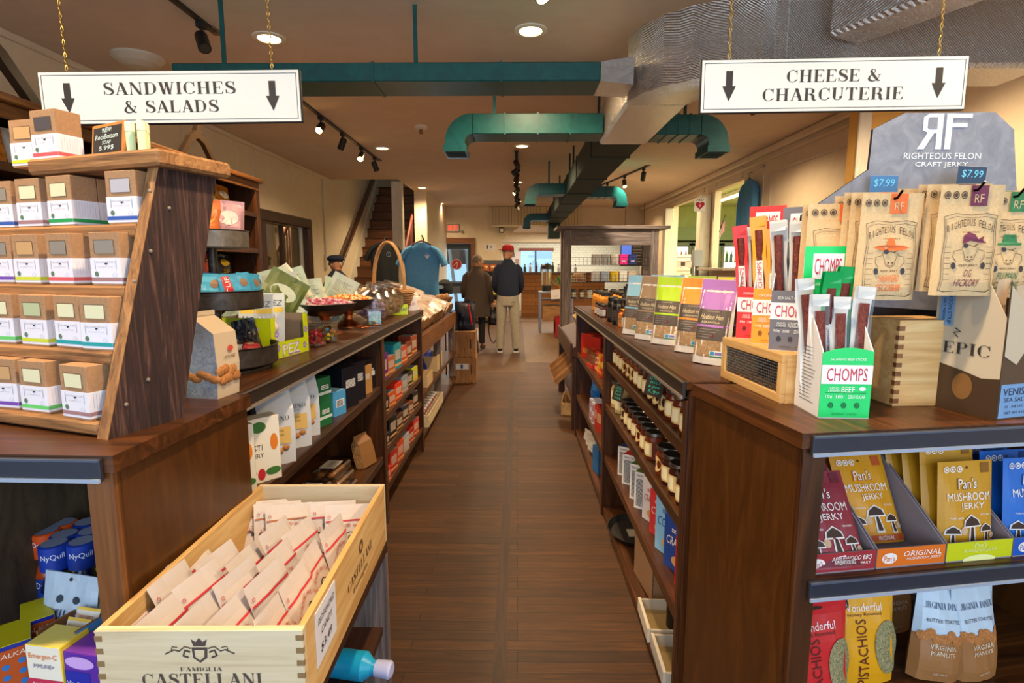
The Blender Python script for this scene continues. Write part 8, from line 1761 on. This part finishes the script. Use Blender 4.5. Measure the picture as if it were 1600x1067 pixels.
# posts' fittings, side room things
t = thing('aed_sign', 'white AED sign with a red heart on the pale post', 'sign', (3.0, 9.32, 2.34), R(-14)); mb = MB(); mb.box(-.09, .09, 0, .004, 0, .22, '#e8e4e0', .001); mb.text('AED', '#28282c', (0, -.001, .19), .12, .04); h_ = [(0, .03), (.07, .1), (.07, .135), (.045, .155), (.015, .15), (0, .135), (-.015, .15), (-.045, .155), (-.07, .135), (-.07, .1)]; mb.poly([(a, -.0012, b) for a, b in h_], '#b01830'); mb.poly([(.01, -.002, .13), (-.015, -.002, .09), (.002, -.002, .092), (-.008, -.002, .06), (.018, -.002, .102), (.0, -.002, .1)], '#f0e8e8'); mb.build('sign_face', t)
t = thing('meter_cabinet', 'grey metal box mounted on the pale post', 'cabinet', (2.9, 9.2, 1.44), R(0)); mb = MB(); mb.box(0, .15, 0, .12, 0, .27, '#98989as', .004); mb.build('box_body', t); mb = MB(); mb.box(.05, .1, .03, .08, -.35, 0, '#8a7c74'); mb.build('conduit', t)
t = thing('small_flag', 'small red striped flag on a stick by the side-room opening', 'flag', (3.05, 8.57, 1.86), R(0)); mb = MB(); mb.tube([(.02, 0, .1), (.1, 0, .36)], .006, '#201814', 5); mb.build('stick', t); mb = MB()
for k in range(7): mb.quad((.02+.012*k, 0, .02+.02*k), (.032+.012*k, .006, .0+.02*k), (.05+.008*k, .006, .26), (.04+.008*k, 0, .26), ('#a03030', '#d8ccc4')[k % 2])
mb.build('cloth', t)
for k in range(5): t = thing('pastry_box', 'bakery box in the stack seen through the side opening, %s from bottom' % ORD[k], 'box', (3.55, 12.3, 1.0+.14*k), R(10*(k % 2)), 'bakery boxes'); mb = MB(); mb.box(-.2, .2, -.2, .2, 0, .135, ('#c8b49c', '#d8c4ac', '#ccb8a4', '#c89c90', '#d8d0c0')[k]); mb.build('box_body', t); mb = MB(); mb.box(-.05, .05, -.203, -.2, .03, .12, '#201818') if k % 2 else mb.box(-.2, .2, -.202, -.2, .06, .07, '#30241c'); mb.build('ribbon', t)
t = thing('pastry_table', 'plain table carrying the bakery boxes in the side room', 'table', (3.55, 12.3, 0)); mb = MB(); mb.box(-.24, 1.2, -.4, .4, 0, 1.0, '#b8a890'); mb.build('table_body', t)
t = thing('menu_board', 'black chalkboard menu with a blue screen hanging behind the greywood rack', 'menu board', (2.5, 13.6, 1.45)); mb = MB(); mb.box(0, .65, 0, .03, 0, .75, '#1c1a1cs'); mb.build('board', t); mb = MB(); mb.text('Beverages', '#a8a8a0', (.32, -.002, .66), .5, .07); [mb.quad((.3, -.002, .1+.07*k), (.3+.25-.03*(k % 3), -.002, .1+.07*k), (.3+.25-.03*(k % 3), -.002, .115+.07*k), (.3, -.002, .115+.07*k), '#707068') for k in range(7)]; mb.build('chalk_lettering', t); mb = MB(); mb.box(.02, .26, -.01, 0, .12, .5, 'screen'); mb.build('screen', t)
mb = MB(); mb.tube([(.1, .01, .75), (.1, .01, 1.5)], .006, '#1c1a1c', 4); mb.tube([(.55, .01, .75), (.55, .01, 1.5)], .006, '#1c1a1c', 4); mb.build('hanging_rods', t)
